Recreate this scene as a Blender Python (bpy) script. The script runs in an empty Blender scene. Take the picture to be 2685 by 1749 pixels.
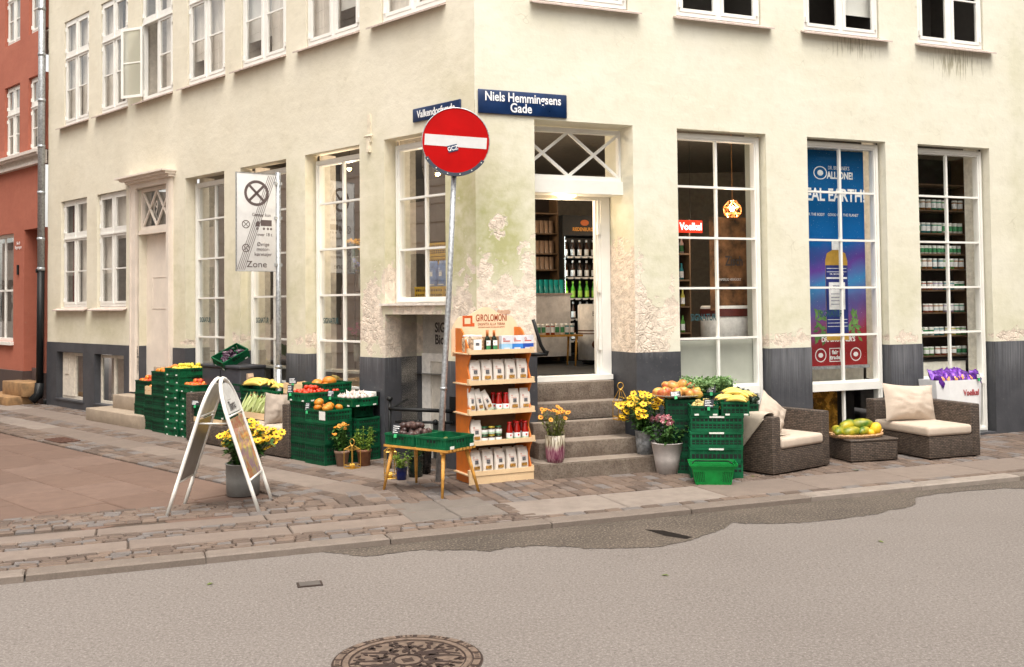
import bpy, bmesh, math, random
from mathutils import Vector, Matrix, noise
from math import sin, cos, pi, radians as rad, sqrt
random.seed(7)
S = bpy.context.scene
COL = S.collection
# ------------------------------------------------------------------ camera, sky, sun
FPX, PITCH, ROLL, PPY, CAMH = 2600.0, 0.030792, 0.01029, 717.07, 1.85
cp_, sp_, cr_, sr_ = cos(PITCH), sin(PITCH), cos(ROLL), sin(ROLL)
cam = bpy.data.cameras.new('camera'); camo = bpy.data.objects.new('camera', cam); COL.objects.link(camo)
right = Vector((cr_, sr_*sp_, -sr_*cp_)); up = Vector((sr_, -cr_*sp_, cr_*cp_)); fwd = Vector((0, cp_, sp_))
m = Matrix.Identity(4)
for i in range(3):
    m[i][0] = right[i]; m[i][1] = up[i]; m[i][2] = -fwd[i]
m[2][3] = CAMH
camo.matrix_world = m
cam.sensor_width = 36; cam.lens = 36*FPX/2685; cam.shift_y = (PPY-874.5)/2685
cam.clip_start = .1; cam.clip_end = 500
S.camera = camo
SUN_EL, SUN_AZ = rad(66), rad(172)     # azimuth measured clockwise from +Y
w = bpy.data.worlds.new('World'); S.world = w; w.use_nodes = True
nt = w.node_tree
bg = nt.nodes['Background']; sky = nt.nodes.new('ShaderNodeTexSky'); sky.sky_type = 'NISHITA'; sky.sun_disc = False
sky.sun_elevation = SUN_EL; sky.sun_rotation = SUN_AZ; sky.air_density = 1.0; sky.dust_density = 5.0; sky.ozone_density = .35
bw = nt.nodes.new('ShaderNodeRGBToBW'); mxs = nt.nodes.new('ShaderNodeMix'); mxs.data_type = 'RGBA'; mxs.inputs[0].default_value = .85   # thin overcast: mostly white sky
nt.links.new(sky.outputs[0], bw.inputs[0]); nt.links.new(sky.outputs[0], mxs.inputs[6]); wm = nt.nodes.new('ShaderNodeMix'); wm.data_type = 'RGBA'; wm.blend_type = 'MULTIPLY'; wm.inputs[0].default_value = 1; wm.inputs[7].default_value = (1.05, 1.0, .92, 1); nt.links.new(bw.outputs[0], wm.inputs[6]); nt.links.new(wm.outputs[2], mxs.inputs[7]); nt.links.new(mxs.outputs[2], bg.inputs[0]); bg.inputs[1].default_value = .15
sl = bpy.data.lights.new('sun', 'SUN'); sl.energy = .45; sl.angle = rad(34); sl.color = (1, .94, .84)
so = bpy.data.objects.new('sun', sl); COL.objects.link(so)
d_ = Vector((sin(SUN_AZ)*cos(SUN_EL), cos(SUN_AZ)*cos(SUN_EL), sin(SUN_EL)))
so.rotation_euler = d_.to_track_quat('Z', 'Y').to_euler(); so.location = (0, 0, 30)
S.view_settings.view_transform = 'Standard'; S.view_settings.look = 'None'; S.view_settings.gamma = 1
S.view_settings.exposure = 1.45
# ------------------------------------------------------------------ frames
CX, CY, AL, AR = -.39192, 10.90222, .80196, 1.19224
LX, LY = Vector((sin(AL), -cos(AL))), Vector((cos(AL), sin(AL)))
RX, RY = Vector((sin(AR), cos(AR))), Vector((-cos(AR), sin(AR)))
ROTL, ROTR = math.atan2(LX.y, LX.x), math.atan2(RX.y, RX.x)
C0 = Vector((CX, CY))
def FL(x, y, z=0): p = C0+LX*x+LY*y; return Vector((p.x, p.y, z))
def FR(x, y, z=0): p = C0+RX*x+RY*y; return Vector((p.x, p.y, z))
def toL(p): d = Vector((p[0], p[1]))-C0; return d.dot(LX), d.dot(LY)
def toR(p): d = Vector((p[0], p[1]))-C0; return d.dot(RX), d.dot(RY)
def ray(px, py):
    u = (px-1342.5)/FPX; v = (PPY-py)/FPX
    return right*u+up*v+fwd
def G(px, py, z=0):                    # where a photo point meets the ground (or a level z)
    r = ray(px, py); t = (z-CAMH)/r.z; return Vector((r.x*t, r.y*t, z))
def W(side, px, py, d=0):              # where a photo point meets a wall plane, in wall coordinates
    r = ray(px, py); n = LY if side == 'L' else RY; ux = LX if side == 'L' else RX
    t = (C0.dot(n)+d)/(r.x*n.x+r.y*n.y)
    return (Vector((r.x, r.y))*t-C0).dot(ux), CAMH+r.z*t
# ------------------------------------------------------------------ materials
MATS = {}
def nodes(name, rough=.6, metal=0.0):
    mt = bpy.data.materials.new(name); mt.use_nodes = True; t = mt.node_tree
    b = t.nodes['Principled BSDF']; b.inputs['Roughness'].default_value = rough; b.inputs['Metallic'].default_value = metal
    MATS[name] = mt
    return mt, t, b
def N(t, ty, **k):
    n = t.nodes.new('ShaderNode'+ty)
    for a, v in k.items():
        if a.startswith('i_'):
            key = a[2:]; key = int(key) if key.isdigit() else key.replace('_', ' ')
            n.inputs[key].default_value = v
        else: setattr(n, a, v)
    return n
def mixc(t, fac, a, b, blend='MIX'):
    n = t.nodes.new('ShaderNodeMix'); n.data_type = 'RGBA'; n.blend_type = blend
    for s, v in ((0, fac), (6, a), (7, b)):
        if hasattr(v, 'links'): t.links.new(v, n.inputs[s])
        elif s == 0: n.inputs[0].default_value = v
        else: n.inputs[s].default_value = (*v[:3], 1)
    return n.outputs[2]
def mth(t, op, a, b=0.0, clamp=False):
    n = t.nodes.new('ShaderNodeMath'); n.operation = op; n.use_clamp = clamp
    for i, v in enumerate((a, b)):
        if hasattr(v, 'links'): t.links.new(v, n.inputs[i])
        else: n.inputs[i].default_value = v
    return n.outputs[0]
def rampf(t, v, lo, hi):
    n = t.nodes.new('ShaderNodeMapRange'); n.inputs[1].default_value = lo; n.inputs[2].default_value = hi
    t.links.new(v, n.inputs[0]); return n.outputs[0]
def coords(t, kind='Object', scale=(1, 1, 1)):
    tc = t.nodes.new('ShaderNodeTexCoord'); mp = t.nodes.new('ShaderNodeMapping'); mp.inputs[3].default_value = scale
    t.links.new(tc.outputs[kind], mp.inputs[0])
    if kind == 'Object':
        oi = t.nodes.new('ShaderNodeObjectInfo'); mul = mth(t, 'MULTIPLY', oi.outputs['Random'], 37.0)
        t.links.new(mul, mp.inputs[1])
    return mp.outputs[0]
def noisef(t, vec, scale, detail=4, rough=.6):
    n = N(t, 'TexNoise'); n.inputs['Scale'].default_value = scale; n.inputs['Detail'].default_value = detail; n.inputs['Roughness'].default_value = rough
    t.links.new(vec, n.inputs['Vector']); return n.outputs[0]
def bump(t, b, h, strength=.3, dist=.01):
    n = N(t, 'Bump'); n.inputs['Strength'].default_value = strength; n.inputs['Distance'].default_value = dist
    t.links.new(h, n.inputs['Height']); t.links.new(n.outputs[0], b.inputs['Normal'])
def mat(name, col, rough=.6, metal=0.0, var=.12, scale=14, bmp=0.0, bscale=60, hue=None, spec=None, fine=0.0):
    if name in MATS: return MATS[name]
    mt, t, b = nodes(name, rough, metal)
    v = coords(t)
    n1 = noisef(t, v, scale)
    lo = tuple(c*(1-var*1.6) for c in col); hi = tuple(min(1, c*(1+var)) for c in (hue or col))
    f = rampf(t, n1, .3, .7)
    c = mixc(t, f, lo, hi)
    if fine:
        n2 = noisef(t, v, scale*12, 2); c = mixc(t, rampf(t, n2, .35, .65), c, tuple(x*(1-fine) for x in col))
    oi = N(t, 'ObjectInfo'); rr = rampf(t, oi.outputs['Random'], -3.0, 1.0)   # slight piece-to-piece difference
    c = mixc(t, 1.0, c, mixc(t, rr, (.8, .8, .8), (1.04, 1.04, 1.04)), 'MULTIPLY')
    t.links.new(c, b.inputs['Base Color'])
    r2 = N(t, 'MapRange'); t.links.new(n1, r2.inputs[0]); r2.inputs[3].default_value = max(0, rough-.1); r2.inputs[4].default_value = min(1, rough+.12)
    t.links.new(r2.outputs[0], b.inputs['Roughness'])
    if spec is not None: b.inputs['Specular IOR Level'].default_value = spec
    if bmp: bump(t, b, noisef(t, v, bscale, 5), bmp, .006)
    return mt
def emis(name, col, s):
    mt, t, b = nodes(name); b.inputs['Base Color'].default_value = (*col, 1); b.inputs['Emission Color'].default_value = (*col, 1); b.inputs['Emission Strength'].default_value = s
    return mt
def glassmat(name, tint=(.9, .93, .92), ior=1.8, rough=0.0, dirt=.0):
    mt = bpy.data.materials.new(name); mt.use_nodes = True; t = mt.node_tree; t.nodes.clear(); MATS[name] = mt
    o = N(t, 'OutputMaterial'); mx = N(t, 'MixShader'); fr = N(t, 'Fresnel'); ge = N(t, 'NewGeometry'); t.links.new(mth(t, 'ADD', ior, mth(t, 'MULTIPLY', ge.outputs['Backfacing'], 1.0/ior-ior)), fr.inputs[0])   # same reflectance from both sides
    tr = N(t, 'BsdfTransparent'); tr.inputs[0].default_value = (*tint, 1)
    gl = N(t, 'BsdfGlossy'); gl.inputs['Roughness'].default_value = rough
    v = coords(t, 'Object')
    bn = N(t, 'Bump'); bn.inputs['Strength'].default_value = .05; bn.inputs['Distance'].default_value = .02
    t.links.new(noisef(t, v, 2.2, 1), bn.inputs['Height']); t.links.new(bn.outputs[0], gl.inputs['Normal']); t.links.new(bn.outputs[0], fr.inputs['Normal'])
    t.links.new(fr.outputs[0], mx.inputs[0]); t.links.new(tr.outputs[0], mx.inputs[1]); t.links.new(gl.outputs[0], mx.inputs[2])
    if dirt:
        df = N(t, 'BsdfDiffuse'); df.inputs[0].default_value = (.6, .58, .52, 1); m2 = N(t, 'MixShader')
        m2.inputs[0].default_value = dirt; t.links.new(mx.outputs[0], m2.inputs[1]); t.links.new(df.outputs[0], m2.inputs[2]); t.links.new(m2.outputs[0], o.inputs[0])
    else: t.links.new(mx.outputs[0], o.inputs[0])
    return mt
def leafmat(name, c1, c2, trans=.25):
    mt, t, b = nodes(name, .5)
    a = N(t, 'Attribute', attribute_name='rnd'); c = mixc(t, a.outputs['Fac'], c1, c2)
    n = noisef(t, coords(t), 30, 2); c = mixc(t, rampf(t, n, .3, .7), c, mixc(t, .5, c1, c2))
    t.links.new(c, b.inputs['Base Color'])
    tl = N(t, 'BsdfTranslucent'); t.links.new(c, tl.inputs[0]); mx = N(t, 'MixShader'); mx.inputs[0].default_value = trans
    o = t.nodes['Material Output']; t.links.new(b.outputs[0], mx.inputs[1]); t.links.new(tl.outputs[0], mx.inputs[2]); t.links.new(mx.outputs[0], o.inputs[0])
    return mt
# ------------------------------------------------------------------ mesh builder
class MB:
    def __init__(s): s.v = []; s.f = []; s.m = []; s.sm = []; s.r = []
    def add(s, vs, fs, mi=0, smooth=False, r=None, M=None):
        o = len(s.v)
        s.v += [tuple(M @ Vector(p)) for p in vs] if M else [tuple(p) for p in vs]
        for f in fs: s.f.append([i+o for i in f]); s.m.append(mi); s.sm.append(smooth); s.r.append(random.random() if r is None else r)
        return s
    def bx(s, x0, x1, y0, y1, z0, z1, mi=0, M=None, r=None):
        vs = [(x0, y0, z0), (x1, y0, z0), (x1, y1, z0), (x0, y1, z0), (x0, y0, z1), (x1, y0, z1), (x1, y1, z1), (x0, y1, z1)]
        return s.add(vs, [(0, 3, 2, 1), (4, 5, 6, 7), (0, 1, 5, 4), (1, 2, 6, 5), (2, 3, 7, 6), (3, 0, 4, 7)], mi, False, r, M)
    def rb(s, x0, x1, y0, y1, z0, z1, rr=.01, seg=2, mi=0, M=None):
        bm = bmesh.new(); bmesh.ops.create_cube(bm, size=1)
        bmesh.ops.scale(bm, vec=(x1-x0, y1-y0, z1-z0), verts=bm.verts); bmesh.ops.translate(bm, vec=((x0+x1)/2, (y0+y1)/2, (z0+z1)/2), verts=bm.verts)
        bmesh.ops.bevel(bm, geom=bm.edges[:], offset=rr, segments=seg, affect='EDGES', profile=.5)
        bm.verts.index_update()
        s.add([v.co.copy() for v in bm.verts], [[v.index for v in f.verts] for f in bm.faces], mi, True, None, M); bm.free(); return s
    def tube(s, pts, r, n=6, mi=0, M=None, caps=True):
        pts = [Vector(p) for p in pts]; rs = r if isinstance(r, (list, tuple)) else [r]*len(pts)
        vs = []; fs = []; prev = None
        for i, p in enumerate(pts):
            t = (pts[min(i+1, len(pts)-1)]-pts[max(i-1, 0)]).normalized()
            if prev is None:
                a = Vector((0, 0, 1)) if abs(t.z) < .9 else Vector((1, 0, 0)); u = t.cross(a).normalized()
            else:
                u = prev-t*prev.dot(t); u = u.normalized() if u.length > 1e-6 else t.orthogonal().normalized()
            prev = u; w_ = t.cross(u)
            for k in range(n):
                a = 2*pi*k/n; vs.append(p+(u*cos(a)+w_*sin(a))*rs[i])
        for i in range(len(pts)-1):
            for k in range(n): k2 = (k+1) % n; fs.append((i*n+k, i*n+k2, (i+1)*n+k2, (i+1)*n+k))
        if caps: fs.append(tuple(range(n-1, -1, -1))); fs.append(tuple((len(pts)-1)*n+k for k in range(n)))
        return s.add(vs, fs, mi, n > 5, None, M)
    def lathe(s, prof, n=20, mi=0, M=None, c=(0, 0), cap=True, smooth=True):
        vs = []; fs = []
        for r, z in prof:
            for k in range(n): a = 2*pi*k/n; vs.append((c[0]+r*cos(a), c[1]+r*sin(a), z))
        for i in range(len(prof)-1):
            for k in range(n): k2 = (k+1) % n; fs.append((i*n+k, i*n+k2, (i+1)*n+k2, (i+1)*n+k))
        if cap:
            if prof[0][0] > 1e-4: fs.append(tuple(range(n-1, -1, -1)))
            if prof[-1][0] > 1e-4: fs.append(tuple((len(prof)-1)*n+k for k in range(n)))
        return s.add(vs, fs, mi, smooth, None, M)
    def ell(s, c, rx, ry, rz, n=10, k=7, mi=0, M=None, jit=0.0):
        vs = []; fs = []
        for i in range(k+1):
            th = pi*i/k
            for j in range(n):
                a = 2*pi*j/n; q = 1+jit*(random.random()-.5)
                vs.append((c[0]+rx*sin(th)*cos(a)*q, c[1]+ry*sin(th)*sin(a)*q, c[2]-rz*cos(th)*q))
        for i in range(k):
            for j in range(n): j2 = (j+1) % n; fs.append((i*n+j, i*n+j2, (i+1)*n+j2, (i+1)*n+j))
        return s.add(vs, fs, mi, True, None, M)
    def quad(s, a, b, c, d, mi=0, r=None, M=None): return s.add([a, b, c, d], [(0, 1, 2, 3)], mi, False, r, M)
    def prism(s, pts, h0, h1, mi=0, axis='z', M=None):     # polygon (ccw) extruded
        n = len(pts)
        def P(p, h): return (p[0], p[1], h) if axis == 'z' else ((p[0], h, p[1]) if axis == 'y' else (h, p[0], p[1]))
        vs = [P(p, h0) for p in pts]+[P(p, h1) for p in pts]
        fs = [tuple(range(n-1, -1, -1)), tuple(range(n, 2*n))]+[(i, (i+1) % n, n+(i+1) % n, n+i) for i in range(n)]
        if axis == 'y': fs = [f[::-1] for f in fs]
        return s.add(vs, fs, mi, False, None, M)
    def build(s, name, mats, parent=None, loc=None, rotz=0, kind=None, uvx=None):
        me = bpy.data.meshes.new(name); me.from_pydata(s.v, [], s.f); 
        for mm in (mats if isinstance(mats, (list, tuple)) else [mats]): me.materials.append(mm)
        me.polygons.foreach_set('material_index', s.m); me.polygons.foreach_set('use_smooth', s.sm)
        at = me.attributes.new('rnd', 'FLOAT', 'FACE'); at.data.foreach_set('value', s.r)
        uv = me.uv_layers.new(name='uv'); me.update()
        buf = [0.0]*(2*len(me.loops))
        for p in me.polygons:
            nx, ny, nz = (abs(q) for q in p.normal)
            for li in p.loop_indices:
                co = me.vertices[me.loops[li].vertex_index].co
                if nz >= nx and nz >= ny: a, b = co.x, co.y
                elif ny >= nx: a, b = co.x, co.z
                else: a, b = co.y, co.z
                buf[2*li] = a; buf[2*li+1] = b
        uv.data.foreach_set('uv', buf)
        o = bpy.data.objects.new(name, me); COL.objects.link(o)
        if parent: o.parent = parent
        if loc is not None: o.location = loc
        o.rotation_euler = (0, 0, rotz)
        if kind: o['kind'] = kind
        return o
def tag(o, label, cat, group=None):
    o['label'] = label; o['category'] = cat
    if group: o['group'] = group
    return o
def thing(name, label, cat, loc=(0, 0, 0), rotz=0, group=None):
    o = bpy.data.objects.new(name, None); COL.objects.link(o); o.location = loc; o.rotation_euler = (0, 0, rotz); o.empty_display_size = .1
    return tag(o, label, cat, group)
KIDS = {}
def dup(o, loc=None, rotz=None, label=None, group=None, parent=None):
    def rec(a, par):
        c = a.copy(); COL.objects.link(c); c.parent = par
        for ch in a.children: rec(ch, c)
        return c
    r = rec(o, parent or o.parent)
    if loc is not None: r.location = loc
    if rotz is not None: r.rotation_euler = (0, 0, rotz) if not isinstance(rotz, tuple) else rotz
    if label: r['label'] = label
    if group: r['group'] = group
    return r
def RZ(a): return Matrix.Rotation(a, 4, 'Z')
def RXm(a): return Matrix.Rotation(a, 4, 'X')
def RYm(a): return Matrix.Rotation(a, 4, 'Y')
def T(x, y=0, z=0): return Matrix.Translation(Vector((x, y, z)))
def SC(x, y, z): return Matrix.Diagonal((x, y, z, 1))
def text(body, size, mt, parent=None, loc=(0, 0, 0), rot=(pi/2, 0, 0), name='lettering', ax='CENTER', bold=.0, ext=.0008, sx=1.0, ls=.9):
    cu = bpy.data.curves.new('t', 'FONT'); cu.body = body; cu.size = size; cu.align_x = ax; cu.align_y = 'CENTER'; cu.extrude = ext; cu.offset = bold*size; cu.space_line = ls
    cu.resolution_u = 3
    ob = bpy.data.objects.new('t', cu); COL.objects.link(ob); dg = bpy.context.evaluated_depsgraph_get(); dg.update()
    me = bpy.data.meshes.new_from_object(ob.evaluated_get(dg)); bpy.data.objects.remove(ob)
    me.materials.clear(); me.materials.append(mt); me.name = name
    o = bpy.data.objects.new(name, me); COL.objects.link(o); o.parent = parent; o.location = loc; o.rotation_euler = rot; o.scale = (sx, 1, 1)
    return o
ORD = ['lowest', 'second', 'third', 'fourth', 'fifth', 'sixth', 'seventh', 'eighth', 'ninth', 'tenth']
# palette
white = mat('white_paint', (.80, .79, .75), .45, var=.05, scale=3, bmp=.08, bscale=25)
sillm = mat('sill_paint', (.55, .45, .40), .6, var=.15)
darkplinth = None
black = mat('black_metal', (.008, .009, .010), .45, var=.2, spec=.25)
steel = mat('galvanised_steel', (.42, .44, .46), .42, .6, var=.25, scale=30)
green = mat('green_plastic', (.004, .098, .038), .5, var=.35, scale=7, spec=.22)
green2 = mat('dark_green_plastic', (.003, .060, .025), .55, var=.35, scale=7, spec=.2)
bright = mat('bright_green_plastic', (.003, .20, .035), .4, var=.15, spec=.3)
lab = mat('paper_label', (.75, .75, .70), .6, var=.1, scale=60)
chalk = mat('chalkboard', (.015, .018, .025), .6)
whitep = mat('white_lettering', (.85, .85, .85), .5, var=.03)
inkd = mat('dark_lettering', (.06, .05, .05), .5)
wood = mat('plywood', (.72, .52, .31), .6, var=.1, scale=6, fine=.08)
orangew = mat('orange_painted_wood', (.58, .15, .015), .5, var=.08)
oak = mat('oiled_oak', (.55, .27, .05), .5, var=.25, scale=20)
gold = mat('brass', (.60, .36, .08), .32, .7, var=.15)
concrete = mat('grey_fibre_cement', (.26, .26, .25), .8, var=.15, scale=12, bmp=.3, fine=.12)
clay = mat('aged_clay', (.27, .17, .12), .85, var=.3, scale=14, bmp=.3, fine=.2)
soil = mat('soil', (.03, .02, .015), .95, bmp=.6, bscale=80)
cushm = mat('cream_canvas', (.50, .415, .34), .85, var=.06, scale=8, bmp=.25, bscale=220)
# ------------------------------------------------------------------ wall materials
def wallmat(name, c1, c2, stainc, peelc, peel2, lower=None):
    mt, t, b = nodes(name, .85)
    v = coords(t, 'UV')
    n1 = noisef(t, v, 1.1, 5); n2 = noisef(t, v, 7, 6); n3 = noisef(t, v, 26, 5)
    c = mixc(t, rampf(t, n1, .35, .65), c1, c2)
    c = mixc(t, mth(t, 'MULTIPLY', rampf(t, n2, .50, .68), .3), c, tuple(x*.84 for x in c2)); c = mixc(t, mth(t, 'MULTIPLY', rampf(t, noisef(t, coords(t, 'UV', (1.2, 6, 1)), 1.6, 4), .52, .7), .3), c, tuple(min(1, x*1.12) for x in c1)); cn = noisef(t, v, 1.9, 2, .5); ck = mth(t, 'ABSOLUTE', mth(t, 'SUBTRACT', cn, .5)); c = mixc(t, mth(t, 'MULTIPLY', mth(t, 'SUBTRACT', 1.0, mth(t, 'MULTIPLY', ck, 420.0), True), mth(t, 'MULTIPLY', rampf(t, n1, .52, .6), .35, True)), c, (.33, .29, .20))
    vs = coords(t, 'UV', (9, 9, 9)); 
    def at(n): return N(t, 'Attribute', attribute_name=n).outputs['Fac']
    st = mth(t, 'MULTIPLY', at('stain'), rampf(t, mth(t, 'ADD', n1, mth(t, 'MULTIPLY', n2, .6)), .45, 1.0), True)
    c = mixc(t, st, c, stainc)
    sv = coords(t, 'UV', (14, .9, 1)); n4 = noisef(t, sv, 3, 3)
    dr = mth(t, 'MULTIPLY', rampf(t, mth(t, 'ADD', n4, mth(t, 'MULTIPLY', at('drip'), .32)), .70, .80), at('drip'), True)
    c = mixc(t, dr, c, (.30, .27, .18))
    pf = mth(t, 'ADD', at('peel'), mth(t, 'MULTIPLY', mth(t, 'SUBTRACT', mth(t, 'ADD', n2, mth(t, 'MULTIPLY', n1, .8)), .9), 1.5))
    p1 = rampf(t, pf, .50, .53); p1.node.clamp = True
    n5 = noisef(t, v, 10, 6, .65); pc = mixc(t, rampf(t, n5, .42, .60), tuple(min(1, x*1.10) for x in peelc), tuple(x*.80 for x in peelc))
    pc = mixc(t, rampf(t, n2, .55, .62), pc, peel2)
    wv = N(t, 'VectorMath', operation='ADD'); sc2 = N(t, 'VectorMath', operation='SCALE'); sc2.inputs['Scale'].default_value = .12; nn = N(t, 'TexNoise'); nn.inputs['Scale'].default_value = 9; t.links.new(v, nn.inputs['Vector']); t.links.new(nn.outputs[1], sc2.inputs[0]); t.links.new(v, wv.inputs[0]); t.links.new(sc2.outputs[0], wv.inputs[1])
    vo = N(t, 'TexVoronoi', feature='DISTANCE_TO_EDGE'); vo.inputs['Scale'].default_value = 13; t.links.new(wv.outputs[0], vo.inputs['Vector']); cre = rampf(t, vo.outputs['Distance'], .0, .10); cre.node.clamp = True
    flk = mth(t, 'MULTIPLY', mth(t, 'SUBTRACT', 1.0, cre), rampf(t, n1, .45, .6), True); pc = mixc(t, mth(t, 'MULTIPLY', flk, .4), pc, (.36, .27, .20))  # crevice shade painted into the peeled plaster colour, besides its bump
    rim = mth(t, 'MULTIPLY', mth(t, 'SUBTRACT', 1.0, mth(t, 'ABSOLUTE', mth(t, 'MULTIPLY', mth(t, 'SUBTRACT', pf, .50), 14.0)), True), rampf(t, at('peel'), .02, .2), True)
    c = mixc(t, p1, c, pc); c = mixc(t, mth(t, 'MULTIPLY', rim, .6), c, (.68, .64, .52))
    p3 = rampf(t, mth(t, 'ADD', pf, mth(t, 'MULTIPLY', mth(t, 'SUBTRACT', noisef(t, v, 3.2, 2), .5), 2.2)), 1.35, 1.42); br = N(t, 'TexBrick'); br.inputs['Scale'].default_value = 1; br.inputs['Brick Width'].default_value = .23; br.inputs['Row Height'].default_value = .075; br.inputs['Mortar Size'].default_value = .012
    br.inputs['Color1'].default_value = (.50, .25, .14, 1); br.inputs['Color2'].default_value = (.58, .36, .22, 1); br.inputs['Mortar'].default_value = (.55, .50, .44, 1); t.links.new(v, br.inputs[0])
    c = mixc(t, mth(t, 'MULTIPLY', p3, .75), c, br.outputs[0])
    t.links.new(c, b.inputs['Base Color'])
    h = mth(t, 'ADD', mth(t, 'MULTIPLY', n2, .35), mth(t, 'MULTIPLY', n3, .12))
    h = mth(t, 'SUBTRACT', h, mth(t, 'MULTIPLY', p1, mth(t, 'ADD', mth(t, 'ADD', .45, mth(t, 'MULTIPLY', flk, .8)), mth(t, 'MULTIPLY', n5, 1.3))))
    bump(t, b, h, .42, .035)
    return mt
cream = wallmat('cream_limewash', (.72, .695, .59), (.675, .645, .525), (.40, .40, .20), (.74, .64, .535), (.66, .57, .48))
creamL = wallmat('cream_limewash_bounce_tinted', (.74, .695, .575), (.68, .63, .505), (.42, .41, .20), (.74, .64, .535), (.66, .57, .48))  # same cream paint, lightened and warmed to hold bounced light
redw = wallmat('red_limewash', (.42, .135, .085), (.37, .11, .068), (.35, .10, .05), (.5, .3, .2), (.5, .3, .2))
def plinthmat():
    mt, t, b = nodes('grey_plinth_paint', .55)
    v = coords(t, 'UV'); sv = coords(t, 'UV', (30, .8, 1)); n = noisef(t, sv, 1.5, 4); n2 = noisef(t, v, 3, 5)
    a = N(t, 'Attribute', attribute_name='drip').outputs['Fac']
    f = mth(t, 'MULTIPLY', rampf(t, mth(t, 'ADD', n, mth(t, 'MULTIPLY', a, .25)), .5, .85), a, True)
    c = mixc(t, rampf(t, n2, .35, .7), (.040, .042, .050), (.066, .068, .078)); c = mixc(t, f, c, (.155, .16, .175))
    c = mixc(t, mth(t, 'MULTIPLY', rampf(t, noisef(t, v, 22, 4), .62, .7), .35), c, (.17, .16, .145))
    t.links.new(c, b.inputs['Base Color']); bump(t, b, noisef(t, v, 18, 5), .25, .01); return mt
plinthm = plinthmat()
glassL = glassmat('window_glass_street_side', ior=4.2)
glassU = glassmat('upper_window_glass', (.96, .96, .95), ior=2.6)
glassR = glassmat('window_glass', (.97, .98, .97), ior=1.5)
lampm = emis('warm_lamp', (1, .72, .35), 9)
def wob(x, z, amp=.006): return amp*noise.noise(Vector((x*.9, z*.9, 3.3)))+amp*.6*noise.noise(Vector((x*3.1, z*3.1, 9)))
def gridvals(a, b, cuts, step):
    c = sorted(set([a, b]+[q for q in cuts if a < q < b])); out = []
    for p, q in zip(c, c[1:]):
        n = max(1, round((q-p)/step)); out += [p+(q-p)*i/n for i in range(n)]
    return out+[b]
def blob(x, z, L):
    v = 0
    for bx_, bz, rx, rz, s in L:
        d = ((x-bx_)/rx)**2+((z-bz)/rz)**2
        if d < 4: v = max(v, s*math.exp(-d*.9))
    return v
def wall(name, bld, rot, x0, x1, z0, z1, ops, m_, yo=0.0, step=.09, peel=(), stain=(), drip=(), taper=0, rfun=None):
    xs = gridvals(x0, x1, [q for o in ops for q in o[:2]], step); zs = gridvals(z0, z1, [q for o in ops for q in o[2:4]], step)
    mb = MB(); A = []
    def inside(x, z): return any(o[0]-1e-6 < x < o[1]+1e-6 and o[2]-1e-6 < z < o[3]+1e-6 for o in ops)
    def attrs(x, z, e=1.0): return (blob(x, z, peel)*e, blob(x, z, stain)*e, blob(x, z, drip))
    idx = {}
    for i, x in enumerate(xs):
        for j, z in enumerate(zs): idx[i, j] = len(mb.v); mb.v.append((x, yo+wob(x, z), z)); A.append(attrs(x, z))
    for i in range(len(xs)-1):
        for j in range(len(zs)-1):
            if not inside((xs[i]+xs[i+1])/2, (zs[j]+zs[j+1])/2):
                mb.f.append([idx[i, j], idx[i+1, j], idx[i+1, j+1], idx[i, j+1]]); mb.m.append(0); mb.sm.append(True); mb.r.append(0)
    for o in ops:                      # reveals
        xa, xb, za, zb, dep = o[:5]; spl = o[5] if len(o) > 5 else (0, 0)
        zr = [z for z in zs if max(za, z0)-1e-6 <= z <= min(zb, z1)+1e-6]; xr = [x for x in xs if xa-1e-6 <= x <= xb+1e-6]
        def strip(pts, sgn, off):
            k = 4; base = len(mb.v)
            for (x, z) in pts:
                for q in range(k+1):
                    u = q/k; fx = x+off[0]*u; mb.v.append((fx, yo+wob(x, z)*(1-u)+(dep-yo)*u, z+off[1]*u)); A.append(attrs(x, z, 1.15))
            for a in range(len(pts)-1):
                for q in range(k):
                    i0 = base+a*(k+1)+q; f = [i0, i0+1, i0+k+2, i0+k+1]
                    mb.f.append(f if sgn > 0 else f[::-1]); mb.m.append(0); mb.sm.append(True); mb.r.append(0)
        if len(zr) > 1:
            strip([(xa, z) for z in zr], 1, (spl[0], 0)); strip([(xb, z) for z in zr], -1, (spl[1], 0))
        if z0 <= zb <= z1: strip([(x, zb) for x in xr], 1, (0, 0))
        if z0 < za <= z1: strip([(x, za) for x in xr], -1, (0, 0))
    ob = mb.build(name, m_, bld, (0, 0, 0), rot)
    for k, nm in enumerate(('peel', 'stain', 'drip')):
        at = ob.data.attributes.new(nm, 'FLOAT', 'POINT'); at.data.foreach_set('value', [a[k] for a in A])
    return ob
bld = thing('corner_building', 'cream plastered corner house with dark grey plinth and peeling plaster by the shop door', 'building', (CX, CY, 0))
PZL, PZR, TOPZ = 1.215, 1.265, 9.3
up_z0, up_z1 = 5.30, 7.29
UL = [(-11.24, -10.13), (-9.63, -8.55), (-8.05, -6.95), (-6.47, -5.33), (-4.88, -3.71), (-3.24, -2.07), (-1.64, -.46)]
UR = [(.72, 1.93), (2.59, 3.81), (4.46, 5.68), (6.33, 7.51)]
SLW = [(-11.36, -10.2), (-9.77, -8.6)]
SHL = [(-6.54, -5.36), (-4.92, -3.73), (-3.28, -2.09), (-1.60, -.50)]
SHR = [(2.57, 3.85), (4.48, 5.74), (6.29, 7.56)]
BAS = [(-11.52, -10.32), (-9.83, -8.66)]
DT = 3.865; DR = 3.94
opL = [(a, b, up_z0, up_z1, .07) for a, b in UL]+[(a, b, 1.86, 3.88, .09) for a, b in SLW]+[(a, b, .42, DT, .20) for a, b in SHL[:3]]+[(SHL[3][0], SHL[3][1], 1.86, DT, .20)]
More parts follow.
